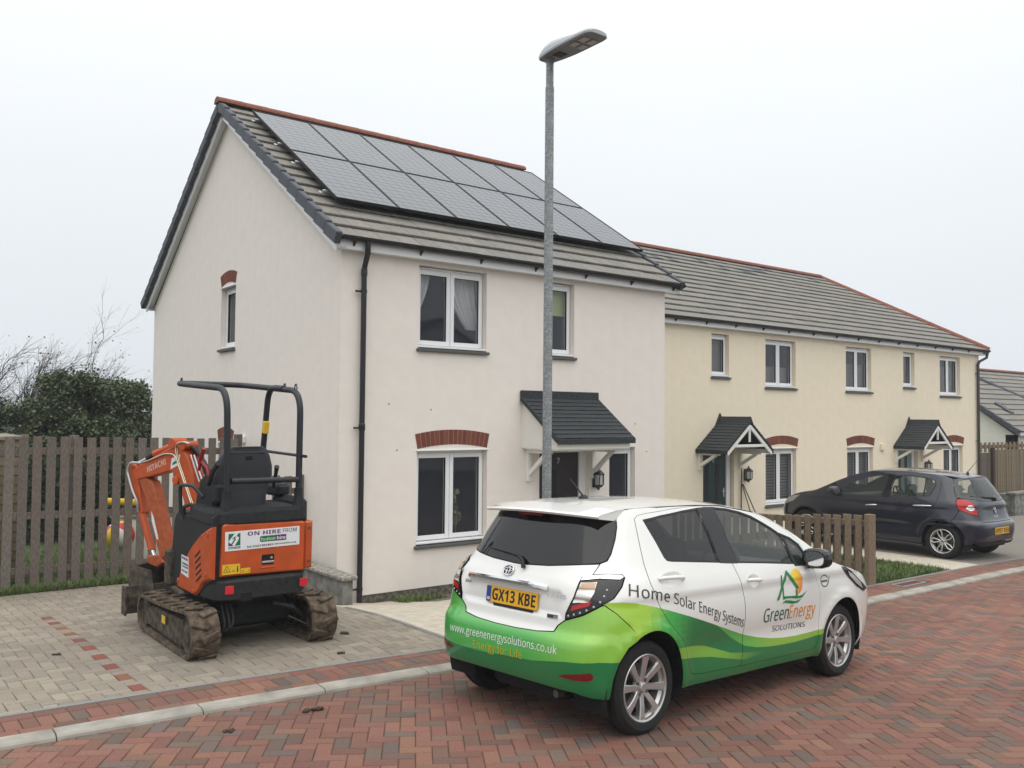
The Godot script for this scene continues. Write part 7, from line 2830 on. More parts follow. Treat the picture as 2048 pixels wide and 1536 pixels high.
	b.prism(poly2([2.10, 1.063, 2.185, 1.06, 2.185, 1.102, 2.10, 1.105]), 0.002, 0.003, sx)
	put("sticker_band", b, "sticker_purple", ss)
	letters("sticker_words", "hutton hire", 0.02, "sticker_white", ss, facing(sx * Vector3(2.103, 1.084, 0.0032), Vector3(0, -0.02, 1), Vector3.UP), 0.15, true, 0.001)
	letters("sticker_words", "01637 851801", 0.018, "sticker_green", ss, facing(sx * Vector3(2.095, 1.03, 0.0022), Vector3(0, -0.02, 1), Vector3.UP), 0.16, true, 0.001)
	# engine cover rim behind the seat
	b = MB.new()
	rings = []
	for q in [[1.515, 1.0], [1.53, 1.012], [1.61, 0.995], [1.645, 0.96]]:
		var r := []
		for i in 21:
			var a := PI * i / 20.0
			r.append(w3(cx + signf(cos(a)) * pow(absf(cos(a)), 0.3) * 0.44 * q[1], q[0] + 0.006 * cos(a), 2.42 + pow(sin(a), 0.3) * 0.395 * q[1]))
		r.append(w3(cx - 0.44 * q[1], q[0], 2.15))
		r.append(w3(cx + 0.44 * q[1], q[0], 2.15))
		r.reverse()
		rings.append(r)
	b.loft(rings)
	put("engine_cover", b, "digger_black", t)
	b = MB.new()
	b.box(w3(-1.70, 1.56, 2.45), Vector3(0.11, 0.30, 0.62), 0.04)
	b.box(w3(-1.72, 1.75, 2.15), Vector3(0.14, 0.12, 0.42), 0.03)
	put("right_console", b, "digger_black", t)
	# seat
	b = MB.new()
	rings = []
	for q in [[1.62, 0.20, 0.0], [1.78, 0.235, 0.01], [1.90, 0.268, 0.025], [2.0, 0.258, 0.045], [2.09, 0.228, 0.06], [2.15, 0.195, 0.07], [2.175, 0.15, 0.08]]:
		var r := []
		for i in 20:
			var a := TAU * i / 20.0
			r.append(w3(-2.155 + signf(cos(a)) * pow(absf(cos(a)), 0.5) * q[1], q[0], 2.44 + q[2] + signf(sin(a)) * pow(absf(sin(a)), 0.6) * 0.055))
		r.reverse()
		rings.append(r)
	b.loft(rings)
	b.box(w3(-2.155, 1.68, 2.22), Vector3(0.48, 0.12, 0.46), 0.04)
	var st := put("seat", b, "seat_vinyl", t)
	b = MB.new()
	b.box(w3(-2.135, 2.075, 2.556), Vector3(0.065, 0.03, 0.008), 0.004)
	put("seat_slot", b, "void", st)
	b = MB.new()
	b.box(w3(-2.16, 2.125, 2.50), Vector3(0.39, 0.085, 0.125), 0.035)
	put("seat_top_pad", b, "seat_vinyl", st)
	# roll-over frame
	b = MB.new()
	var r0 := 0.029
	b.tube(bend([w3(-2.40, 1.60, 2.74), w3(-2.395, 1.78, 2.745), w3(-2.41, 2.69, 2.73), w3(-2.41, 2.775, 1.20), w3(-1.73, 2.775, 1.16), w3(-1.73, 2.685, 2.73), w3(-1.74, 1.78, 2.745), w3(-1.74, 1.60, 2.74)], 0.22, 8), r0, 12)
	var rf := put("roll_frame", b, "digger_tube", t)
	b = MB.new()
	b.tube(bend([w3(-1.735, 2.10, 1.86), w3(-1.735, 2.735, 1.98), w3(-1.735, 2.715, 2.35)], 0.16, 6), 0.029, 10)
	b.tube([w3(-1.735, 1.60, 1.77), w3(-1.735, 2.105, 1.861)], 0.029, 10)
	put("side_post", b, "digger_tube", rf)
	b = MB.new()
	b.tube([w3(-2.37, 1.885, 2.77), w3(-1.76, 1.88, 2.77)], 0.026, 10)
	put("crossbar", b, "digger_tube", rf)
	b = MB.new()
	b.tube([w3(-1.73, 2.105, 1.86), w3(-1.715, 2.09, 2.84)], 0.014, 8)
	put("handrail", b, "digger_tube", rf)
	b = MB.new()
	for q in [[-2.41, 1.42, 2.76], [-1.73, 2.36, 2.70], [-1.73, 2.62, 2.69]]:
		var p := w3(q[0], q[2] + 0.015, q[1])
		b.tube([p + Vector3(0, 0, -0.03), p + Vector3(0, 0.045, -0.012), p + Vector3(0, 0.045, 0.012), p + Vector3(0, 0, 0.03)], 0.006, 6)
	put("lifting_eye", b, "digger_tube", rf)
	b = MB.new()
	b.box(w3(-1.742, 2.34, 1.935), Vector3(0.05, 0.12, 0.06), 0.004, Basis(Vector3.RIGHT, 0.18))
	put("yellow_label", b, "warn_yellow", rf)
	for x in [-2.40, -1.74]:
		b = MB.new()
		b.lathe([Vector2(0.06, 0.0), Vector2(0.055, 0.05), Vector2(0.04, 0.12), Vector2(0.036, 0.2)], 12, Transform3D(Basis(), w3(x, 1.60, 2.74)))
		put("post_foot", b, "digger_black", rf)
	# left console, levers and grab rails
	b = MB.new()
	b.slab(poly2([1.93, 1.50, 2.36, 1.50, 2.44, 1.62, 2.50, 1.80, 2.44, 1.92, 2.30, 1.97, 2.08, 1.88, 1.96, 1.68]), -0.14, 0.0, 0.03, Transform3D(lx.basis, w3(-2.42, 0, 0)))
	b.box(w3(-2.40, 1.76, 2.52), Vector3(0.09, 0.16, 0.14), 0.02)
	put("left_console", b, "digger_black", t)
	b = MB.new()
	b.tube([w3(-2.46, 1.84, 2.44), w3(-2.46, 1.97, 2.56), w3(-2.455, 2.04, 2.68)], [0.022, 0.02, 0.026], 10)
	put("joystick", b, "trim_black", t)
	b = MB.new()
	b.tube([w3(-2.50, 1.96, 2.30), w3(-2.51, 2.06, 2.36), w3(-2.50, 2.16, 2.42)], [0.012, 0.018, 0.02], 10)
	b.tube([w3(-2.50, 2.04, 2.36), w3(-2.49, 1.99, 2.48), w3(-2.48, 1.92, 2.50)], 0.014, 8)
	put("safety_lever", b, "red_grip", t)
	b = MB.new()
	b.tube([w3(-1.80, 1.78, 2.3), w3(-1.80, 1.92, 2.36), w3(-1.81, 1.98, 2.4)], [0.015, 0.018, 0.024], 10)
	put("joystick", b, "trim_black", t)
	b = MB.new()
	b.tube(bend([w3(-2.50, 1.45, 1.92), w3(-2.52, 1.50, 1.86), w3(-2.53, 1.80, 1.85), w3(-2.53, 1.82, 2.24), w3(-2.47, 1.72, 2.34)], 0.06), 0.018, 8)
	b.tube(bend([w3(-2.51, 1.48, 1.95), w3(-2.53, 1.60, 1.96), w3(-2.53, 1.645, 2.16), w3(-2.48, 1.62, 2.2)], 0.05), 0.018, 8)
	put("grab_rail", b, "digger_tube", t)
	b = MB.new()
	for q in [[-2.43, 1.60, 2.60, 0.02], [-2.40, 1.57, 2.62, 0.015], [-2.37, 1.60, 2.62, 0.013]]:
		b.box(w3(q[0], q[1], q[2]), Vector3(q[3] * 2, q[3] * 2, q[3]), 0.004)
	put("fittings", b, "pipe_zinc", t)
	b = MB.new()
	b.box(w3(-2.0, 1.12, 1.68), Vector3(0.7, 0.05, 0.4), 0.01)
	b.box(w3(-2.52, 1.0, 1.60), Vector3(0.10, 0.34, 0.14), 0.02)
	put("foot_well", b, "mud_steel", t)
	boom(t)

func boom(t: Node) -> void:
	# everything lies near an upright plane turned 20 degrees to the left
	var d := Vector3(-sin(deg_to_rad(20.0)), 0, -cos(deg_to_rad(20.0)))
	var xf := facing(w3(-2.15, 0, 1.75), -d, Vector3.UP)
	var q := func(dd: float, y: float, z := 0.0) -> Vector3:
		return xf * Vector3(-dd, y, z)
	var side := func(a: Array) -> PackedVector2Array:
		var p := PackedVector2Array()
		for i in range(0, a.size(), 2):
			p.append(Vector2(-a[i], a[i + 1]))
		return p
	var b := MB.new()
	b.box(q.call(0.08, 1.05), Vector3(0.22, 0.4, 0.2), 0.04, xf.basis)
	put("swing_post", b, "orange_muddy", t)
	b = MB.new()
	b.slab(side.call([0.08, 1.05, 0.20, 1.46, 0.29, 1.88, 0.37, 2.03, 0.47, 2.13, 0.57, 2.155, 0.68, 2.115, 1.16, 1.925, 1.24, 1.88, 1.245, 1.83, 1.18, 1.775, 0.88, 1.835, 0.66, 1.885, 0.57, 1.865, 0.50, 1.77, 0.42, 1.60, 0.36, 1.43, 0.26, 1.05]), -0.065, 0.065, 0.01, xf)
	var bm := put("boom", b, "digger_orange", t)
	b = MB.new()
	b.lathe([Vector2(0.0, -0.085), Vector2(0.045, -0.085), Vector2(0.045, 0.085), Vector2(0.03, 0.09), Vector2(0.0, 0.09)], 14, Transform3D(Basis(xf.basis.x, xf.basis.z, -xf.basis.y), q.call(0.53, 1.80)))
	b.lathe([Vector2(0.0, -0.08), Vector2(0.055, -0.08), Vector2(0.055, 0.08), Vector2(0.0, 0.08)], 14, Transform3D(Basis(xf.basis.x, xf.basis.z, -xf.basis.y), q.call(0.61, 2.165)))
	b.lathe([Vector2(0.0, -0.08), Vector2(0.045, -0.08), Vector2(0.045, 0.08), Vector2(0.0, 0.08)], 14, Transform3D(Basis(xf.basis.x, xf.basis.z, -xf.basis.y), q.call(0.44, 2.15)))
	put("pivot_boss", b, "digger_orange", bm)
	letters("maker_name", "HITACHI", 0.058, "pale_print", bm, facing(q.call(0.86, 1.935, 0.0655), -d * 0.98 + Vector3(0, 0.31, 0), Vector3.UP), 0.32, true, 0.002)
	b = MB.new()
	b.prism(side.call([0.63, 1.905, 0.50, 1.955, 0.48, 2.06, 0.615, 2.015]), 0.065, 0.0675, xf)
	var stk := put("hire_sticker", b, "sticker_white", bm)
	b = MB.new()
	b.prism(side.call([0.60, 1.945, 0.50, 1.985, 0.497, 2.015, 0.596, 1.975]), 0.0675, 0.0685, xf)
	put("sticker_band", b, "sticker_green", stk)
	# arm ram along the top
	b = MB.new()
	b.tube([q.call(0.60, 2.165), q.call(0.98, 2.045)], 0.038, 12)
	var ar := put("arm_ram", b, "digger_orange", t)
	b = MB.new()
	b.tube([q.call(0.97, 2.048), q.call(1.10, 2.0)], 0.030, 10)
	b.tube([q.call(0.62, 2.105), q.call(1.0, 1.985)], 0.028, 8)
	put("ram_sleeve", b, "digger_black", ar)
	b = MB.new()
	b.tube([q.call(1.08, 2.005), q.call(1.30, 1.925)], 0.019, 10)
	put("ram_rod", b, "chrome", ar)
	# dipper arm
	b = MB.new()
	b.slab(side.call([1.20, 1.87, 1.06, 1.80, 0.955, 1.765, 0.875, 1.62, 0.665, 1.10, 0.69, 1.02, 0.79, 0.99, 0.90, 1.22, 1.05, 1.58, 1.19, 1.78]), -0.05, 0.05, 0.01, xf)
	var dp := put("dipper_arm", b, "orange_muddy", t)
	b = MB.new()
	b.slab(side.call([1.37, 1.90, 1.30, 1.94, 1.17, 1.88, 1.19, 1.72, 1.12, 1.44, 1.15, 1.38, 1.21, 1.44, 1.33, 1.76]), -0.04, 0.04, 0.01, xf)
	put("dipper_bracket", b, "digger_orange", dp)
	b = MB.new()
	b.prism(side.call([0.945, 1.46, 0.905, 1.40, 0.82, 1.19, 0.845, 1.18, 0.935, 1.36]), 0.05, 0.0525, xf)
	put("arm_sticker", b, "sticker_white", dp)
	# bucket ram
	b = MB.new()
	b.tube([q.call(1.17, 1.44, 0.01), q.call(0.98, 1.06, 0.01)], 0.036, 10)
	var br := put("bucket_ram", b, "digger_orange", t)
	b = MB.new()
	b.tube([q.call(0.985, 1.07, 0.01), q.call(0.93, 0.985, 0.01)], 0.018, 10)
	put("ram_rod", b, "chrome", br)
	b = MB.new()
	b.slab(side.call([1.02, 1.0, 0.80, 1.03, 0.72, 0.96, 0.84, 0.90, 0.98, 0.925]), -0.055, 0.055, 0.01, xf)
	put("bucket_link", b, "orange_muddy", t)
	# bucket: a curved shell with side plates
	b = MB.new()
	var shell := [Vector2(-1.02, 0.93), Vector2(-1.08, 0.78), Vector2(-1.07, 0.64), Vector2(-0.99, 0.53), Vector2(-0.87, 0.48), Vector2(-0.74, 0.50), Vector2(-0.64, 0.58)]
	var r0 := []
	var r1 := []
	for p in shell:
		r0.append(xf * Vector3(p.x, p.y, -0.2))
		r1.append(xf * Vector3(p.x, p.y, 0.2))
	for k in range(shell.size() - 1, -1, -1):
		var p: Vector2 = shell[k] * 0.95 + Vector2(-0.86, 0.74) * 0.05
		r0.append(xf * Vector3(p.x, p.y, -0.2))
		r1.append(xf * Vector3(p.x, p.y, 0.2))
	b.loft([r0, r1])
	var bp := PackedVector2Array(shell)
	bp.append(Vector2(-0.72, 0.90))
	for z in [-0.2, 0.19]:
		b.prism(bp, z, z + 0.012, xf)
	var bk := put("bucket", b, "mud_steel", t)
	for k in 4:
		b = MB.new()
		var z := -0.17 + 0.113 * k
		b.box(xf * Vector3(-0.61, 0.60, z), Vector3(0.10, 0.016, 0.045), 0.004, xf.basis * Basis(Vector3.BACK, 0.7))
		put("bucket_tooth", b, "mud_steel", bk)
	# zinc pipes and hoses along the boom
	b = MB.new()
	for z in [0.072, 0.09]:
		b.tube(bend([q.call(0.32, 2.17, z), q.call(0.42, 2.19, z), q.call(0.535, 2.16, z), q.call(0.50, 2.0, z), q.call(0.34, 1.72, z), q.call(0.17, 1.42, z)], 0.05), 0.0085, 6)
	b.tube(bend([q.call(1.15, 1.95, 0.05), q.call(1.0, 1.975, 0.075), q.call(0.72, 2.06, 0.075), q.call(0.56, 2.06, 0.08), q.call(0.50, 1.98, 0.08)], 0.05), 0.008, 6)
	put("steel_pipe", b, "pipe_zinc", bm)
	b = MB.new()
	b.tube([q.call(0.40, 1.72, 0.03), q.call(0.24, 1.44, 0.03)], 0.02, 10)
	put("boom_ram_rod", b, "chrome", bm)
	b = MB.new()
	b.tube([q.call(0.27, 1.50, 0.03), q.call(0.16, 1.20, 0.03)], 0.04, 10)
	put("boom_ram", b, "digger_orange", bm)
	b = MB.new()
	b.tube(bend([q.call(1.12, 1.95, 0.06), q.call(1.30, 1.95, 0.07), q.call(1.34, 1.86, 0.075), q.call(1.24, 1.66, 0.075), q.call(1.16, 1.55, 0.07), q.call(1.17, 1.44, 0.05)], 0.08), 0.013, 8)
	put("hose", b, "alu", bm)
	b = MB.new()
	for k in 3:
		var e := 0.03 * k
		b.tube(bend([q.call(0.42, 2.15 - e, 0.0 - e), q.call(0.30 - e, 2.08 - e, -0.02), q.call(0.18 - e, 1.82, -0.04), q.call(0.12, 1.5, -0.04)], 0.12), 0.02, 8)
	put("hose", b, "trim_black", bm)
	b = MB.new()
	for k in 2:
		b.tube([q.call(0.34 - 0.05 * k, 2.06, 0.05), q.call(0.20 - 0.05 * k, 1.80, 0.05)], 0.009, 6)
	put("steel_pipe", b, "alu", bm)

func hire_board(parent: Node, xf: Transform3D, w: float, h: float) -> void:
	var b := MB.new()
	b.prism(rect2(-w / 2, -h / 2, w / 2, h / 2), 0.0, 0.0025, xf)
	var o := put("hire_board", b, "sticker_white", parent)
	var z := 0.003
	# square device: green field, white stroke h, purple corner
	var x0 := -w / 2 + 0.028
	var s := 0.105
	var y0 := -h / 2 + 0.042
	b = MB.new()
	b.prism(rect2(x0, y0, x0 + s, y0 + s), 0.0025, z, xf)
	put("device", b, "sticker_green", o)
	b = MB.new()
	b.prism(poly2([x0, y0, x0 + s * 0.55, y0, x0, y0 + s * 0.40]), z, z + 0.0005, xf)
	put("device_corner", b, "sticker_purple", o)
	b = MB.new()
	for st in [[0.0, 0.36, 0.52, 1.0, 0.82, 1.0, 0.22, 0.16], [0.30, 0.52, 0.44, 0.70, 0.70, 0.78, 0.88, 0.66, 0.80, 0.42, 0.52, 0.0, 0.40, 0.0, 0.32, 0.10, 0.62, 0.50, 0.62, 0.58, 0.52, 0.58]]:
		var p := PackedVector2Array()
		for i in range(0, st.size(), 2):
			p.append(Vector2(x0 + st[i] * s, y0 + st[i + 1] * s))
		b.prism(p, z + 0.0005, z + 0.001, xf)
	put("device_stroke", b, "sticker_white", o)
	b = MB.new()
	b.prism(rect2(x0, y0 - 0.026, x0 + s * 0.55, y0 - 0.008), 0.0025, z, xf)
	put("name_band", b, "sticker_green", o)
	b = MB.new()
	b.prism(rect2(x0 + s * 0.55, y0 - 0.026, x0 + s, y0 - 0.008), 0.0025, z, xf)
	put("name_band", b, "sticker_purple", o)
	letters("board_words", "hutton hire", 0.010, "sticker_white", o, xf * Transform3D(Basis(), Vector3(x0 + s / 2, y0 - 0.017, z)), s * 0.85, true, 0.001)
	letters("board_words", "ON HIRE", 0.034, "sticker_purple", o, xf * Transform3D(Basis(), Vector3(0.01, h / 2 - 0.030, z)), 0.30, true, 0.001)
	letters("board_words", "FROM", 0.034, "vinyl_grey", o, xf * Transform3D(Basis(), Vector3(0.245, h / 2 - 0.027, z)), 0.13, false, 0.001)
	b = MB.new()
	b.prism(round_rect(-0.03, -0.03, 0.13, 0.022, 0.014), 0.0025, z, xf)
	put("name_band", b, "sticker_green", o)
	b = MB.new()
	b.prism(rect2(0.118, -0.03, 0.212, 0.022), 0.0025, z + 0.0004, xf)
	put("name_band", b, "sticker_purple", o)
	letters("board_words", "hutton", 0.026, "sticker_white", o, xf * Transform3D(Basis(), Vector3(0.046, -0.005, z)), 0.125, false, 0.001)
	letters("board_words", "hire", 0.028, "sticker_white", o, xf * Transform3D(Basis(), Vector3(0.165, -0.004, z + 0.0005)), 0.078, true, 0.001)
	letters("board_words", "Tel: 01637", 0.018, "sticker_green", o, xf * Transform3D(Basis(), Vector3(-0.085, -0.060, z)), 0.13, true, 0.001)
	letters("board_words", "851801", 0.018, "sticker_purple", o, xf * Transform3D(Basis(), Vector3(0.037, -0.059, z)), 0.10, true, 0.001)
	letters("board_words", "www.huttonhire.co.uk", 0.014, "sticker_green", o, xf * Transform3D(Basis(), Vector3(0.202, -0.056, z)), 0.21, true, 0.001)
# ---------- street lamp, fences, plants, garden things ----------
func street_lamp() -> void:
	var t := thing("street_lamp", "tall galvanised lamp post with a flat grey lantern standing behind the hatchback", "street lamp")
	var base := Vector3(0.655, land_y(0.655, 3.4), 3.4)
	t.position = base
	var b := MB.new()
	b.lathe([Vector2(0.085, -0.05), Vector2(0.085, 1.15), Vector2(0.075, 1.2), Vector2(0.0475, 1.27), Vector2(0.0465, 3.2), Vector2(0.045, 5.55), Vector2(0.039, 5.58), Vector2(0.039, 5.87)], 20)
	put("post", b, "galvanised", t)
	# flat lantern over the road: outlines from the post (z = -0.1) to its tip
	b = MB.new()
	var plan := [[-0.105, 0.06], [-0.09, 0.085], [-0.03, 0.105], [0.10, 0.13], [0.28, 0.148], [0.50, 0.150], [0.70, 0.148], [0.765, 0.135], [0.795, 0.10]]
	var tops := [0.055, 0.10, 0.135, 0.15, 0.125, 0.085, 0.062, 0.05, 0.035]
	var rings := []
	for i in plan.size():
		var z: float = plan[i][0]
		var hw: float = plan[i][1]
		var h: float = tops[i]
		var lift := 0.0
		rings.append([Vector3(-hw, lift, z), Vector3(-hw - 0.004, lift + 0.02, z), Vector3(-hw * 0.9, lift + 0.4 * h + 0.02, z), Vector3(-hw * 0.5, lift + h * 0.9 + 0.01, z), Vector3(0, lift + h + 0.01, z), Vector3(hw * 0.5, lift + h * 0.9 + 0.01, z), Vector3(hw * 0.9, lift + 0.4 * h + 0.02, z), Vector3(hw + 0.004, lift + 0.02, z), Vector3(hw, lift, z)])
	b.loft(rings, true)
	var top := Transform3D(Basis().scaled(Vector3(0.93, 0.95, 0.94)), Vector3(0, 5.86, 0))
	var l := put("lantern_hood", b, "lantern_grey", t, top)
	b = MB.new()
	var under := PackedVector2Array()
	for q in plan:
		under.append(Vector2(q[1] - 0.006, q[0]))
	for k in range(plan.size() - 1, -1, -1):
		under.append(Vector2(-plan[k][1] + 0.006, plan[k][0]))
	b.prism(under, -0.004, 0.004, Transform3D(Basis(Vector3(1, 0, 0), Vector3(0, 0, 1), Vector3(0, -1, 0)), Vector3.ZERO))
	put("lantern_plate", b, "lantern_under", l)
	for q in [[-0.055, 0.47], [0.06, 0.47], [-0.055, 0.62], [0.06, 0.62]]:
		b = MB.new()
		b.box(Vector3(q[0], -0.009, q[1]), Vector3(0.085, 0.012, 0.11), 0.004)
		put("lens", b, "lens", l)
	for k in 10:
		b = MB.new()
		b.box(Vector3(-0.13, -0.006, 0.28 + k * 0.045), Vector3(0.012, 0.008, 0.02), 0.002)
		put("rivet", b, "lantern_grey", l)
	b = MB.new()
	b.box(Vector3(0.0, -0.008, 0.17), Vector3(0.12, 0.012, 0.12), 0.006)
	put("gear_hatch", b, "trim_black", l)
	b = MB.new()
	b.lathe([Vector2(0.045, -0.04), Vector2(0.055, 0.0), Vector2(0.05, 0.03)], 16, Transform3D(Basis(), Vector3(0, -0.01, 0)))
	put("collar", b, "lantern_under", l)

const OLD_WOOD := [Color(0.262, 0.218, 0.182), Color(0.285, 0.242, 0.205), Color(0.242, 0.205, 0.175), Color(0.27, 0.22, 0.178), Color(0.30, 0.255, 0.215)]
const NEW_WOOD := [Color(0.34, 0.25, 0.165), Color(0.37, 0.275, 0.185), Color(0.315, 0.235, 0.16), Color(0.35, 0.265, 0.185)]

func board(called: String, parent: Node, c: Vector3, s: Vector3, col: Color, bs := Basis(), bev := 0.004) -> void:
	var b := MB.new()
	b.col = col
	b.box(c, s, bev, bs)
	put(called, b, "fence_wood", parent)

func fences() -> void:
	var rng := RandomNumberGenerator.new()
	rng.seed = 41
	var f := thing("picket_fence", "tall weathered grey picket fence between the driveway and the back garden", "fence", "wooden fences")
	var z := -2.78
	var x := -6.30
	while x < -0.06:
		var wide := 0.108 + rng.randf_range(-0.004, 0.006)
		if not (x > -0.33 and x < -0.16):
			var top := 2.145 + (x + 3.4) * -0.017 + rng.randf_range(-0.008, 0.008)
			var lo := land_y(x, z) + 0.03 + rng.randf_range(-0.01, 0.03)
			board("picket", f, Vector3(x, (top + lo) / 2, z + 0.035), Vector3(wide, top - lo, 0.02), pick(rng, OLD_WOOD, 0.08), Basis(Vector3.BACK, rng.randf_range(-0.004, 0.004)), 0.003)
		x += 0.1645
	for y in [1.93, 1.08, 0.36]:
		for k in 3:
			var xa := [-6.4, -4.3, -2.2][k] as float
			board("rail", f, Vector3(xa + 1.04, y - 0.014 * (xa + 3.0) * 1.2, z), Vector3(2.09, 0.095, 0.045), pick(rng, OLD_WOOD, 0.08), Basis(Vector3.BACK, -0.016))
	for xp in [-6.3, -4.2, -2.55, -0.28]:
		board("post", f, Vector3(xp, 1.08, z - 0.07), Vector3(0.1, 2.15, 0.1), pick(rng, OLD_WOOD, 0.08))
	# low gate-like panel beyond the digger, against the gable
	var g := thing("short_fence", "low wooden fence panel against the white gable, just right of the digger's seat", "fence", "wooden fences")
	for k in 3:
		board("picket", g, Vector3(-0.40 + 0.17 * k, 0.93, -1.05), Vector3(0.11, 1.42 - 0.03 * (k % 2), 0.02), pick(rng, OLD_WOOD, 0.08))
	board("rail", g, Vector3(-0.24, 1.42, -1.09), Vector3(0.5, 0.08, 0.04), pick(rng, OLD_WOOD))
	board("rail", g, Vector3(-0.24, 0.6, -1.09), Vector3(0.5, 0.08, 0.04), pick(rng, OLD_WOOD))
	# picket fence between the two front gardens, running back from the footway
	var p := thing("garden_fence", "brown double-sided picket fence with a stout end post beside the liveried car's bonnet", "fence", "wooden fences")
	for k in 22:
		var zz := 3.43 - 0.163 * k
		var yb := land_y(6.36, zz) + 0.02
		var yt := lerpf(0.83, 1.145, clampf((zz - 0.2) / 3.4, 0, 1)) + rng.randf_range(-0.008, 0.008)
		board("picket", p, Vector3(6.315, (yb + yt) / 2, zz), Vector3(0.022, yt - yb, 0.1), pick(rng, NEW_WOOD, 0.1), Basis(Vector3.RIGHT, rng.randf_range(-0.006, 0.006)))
		var zo := zz - 0.08
		yb = land_y(6.36, zo) + 0.02
		board("back_picket", p, Vector3(6.405, (yb + yt) / 2 - 0.01, zo), Vector3(0.022, yt - yb, 0.1), pick(rng, NEW_WOOD, 0.1))
	for q in [[0.86, 0.10], [0.27, 0.10]]:
		var a := Vector3(6.36, land_y(6.36, 0.0) + q[0], 0.0)
		var b2 := Vector3(6.36, land_y(6.36, 3.5) + q[0] - 0.02, 3.5)
		var d := b2 - a
		board("rail", p, (a + b2) / 2, Vector3(0.06, 0.085, d.length()), pick(rng, NEW_WOOD), Basis(Vector3.RIGHT, -atan2(d.y, d.z)))
	board("end_post", p, Vector3(6.33, 0.645, 3.575), Vector3(0.12, 1.01, 0.075), pick(rng, NEW_WOOD, 0.05), Basis(), 0.006)
	board("end_post", p, Vector3(6.425, 0.64, 3.56), Vector3(0.065, 1.0, 0.09), pick(rng, NEW_WOOD, 0.05), Basis(), 0.006)
	# close-boarded fence with its low wall at the far right
	var c := thing("boarded_fence", "close-boarded brown fence topped by short pales, right of the cream terrace", "fence", "wooden fences")
	var fz := -2.85
	x = 22.0
	while x < 28.5:
		var dark := x > 22.9 and x < 24.35
		board("board", c, Vector3(x, 0.80 if not dark else 0.55, fz + rng.randf_range(-0.01, 0.01)), Vector3(0.098, 1.42 if not dark else 1.75, 0.018), pick(rng, [Color(0.20, 0.165, 0.135), Color(0.215, 0.175, 0.14)] if dark else [Color(0.33, 0.255, 0.165), Color(0.30, 0.225, 0.15), Color(0.36, 0.285, 0.19)], 0.12))
		x += 0.103
	board("post", c, Vector3(24.42, 0.65, fz + 0.05), Vector3(0.14, 1.85, 0.1), Color(0.10, 0.062, 0.04))
	board("rail", c, Vector3(25.3, 1.60, fz - 0.25), Vector3(6.6, 0.12, 0.03), Color(0.33, 0.235, 0.14))
	for k in 22:
		board("pale", c, Vector3(22.1 + 0.3 * k, 1.58, fz - 0.22), Vector3(0.15, 0.32, 0.02), pick(rng, NEW_WOOD, 0.1))
	var w := thing("low_wall", "low grey block wall with a pale coping below the close-boarded fence", "wall", "low block walls")
	var b := MB.new()
	b.box(Vector3(26.6, -0.35, -2.2), Vector3(4.6, 0.95, 0.22))
	b.box(Vector3(24.41, -0.35, -2.5), Vector3(0.22, 0.95, 0.8))
	b.box(Vector3(26.6, -0.72, -2.02), Vector3(4.6, 0.16, 0.2), 0.01)
	put("wall", b, "block_wall", w)
	b = MB.new()
	b.box(Vector3(26.6, 0.165, -2.2), Vector3(4.7, 0.07, 0.3), 0.01)
	put("coping", b, "coping", w)
	# low wall along the gable beside the driveway
	w = thing("low_wall", "short low wall with a pale stone coping between the driveway and the white gable", "wall", "low block walls")
	b = MB.new()
	b.box(Vector3(-0.235, 0.16, -0.62), Vector3(0.13, 0.66, 2.8))
	put("wall", b, "block_wall", w)
	for k in 4:
		b = MB.new()
		var z0 := 0.83 - 0.71 * k
		b.box(Vector3(-0.235, 0.525, z0 - 0.345), Vector3(0.215, 0.05, 0.70), 0.012, Basis(Vector3.BACK, 0.02))
		put("coping_stone", b, "coping", w)
	# white planter wall in the back garden
	w = thing("low_wall", "low white garden wall seen through the picket fence beside the toys", "wall", "low block walls")
	b = MB.new()
	b.box(Vector3(-0.6, 0.30, -5.6), Vector3(1.6, 0.75, 0.15), 0.01)
	put("wall", b, "render_far", w)
	b = MB.new()
	b.box(Vector3(-0.6, 0.695, -5.6), Vector3(1.66, 0.05, 0.22), 0.01)
	put("coping", b, "coping", w)

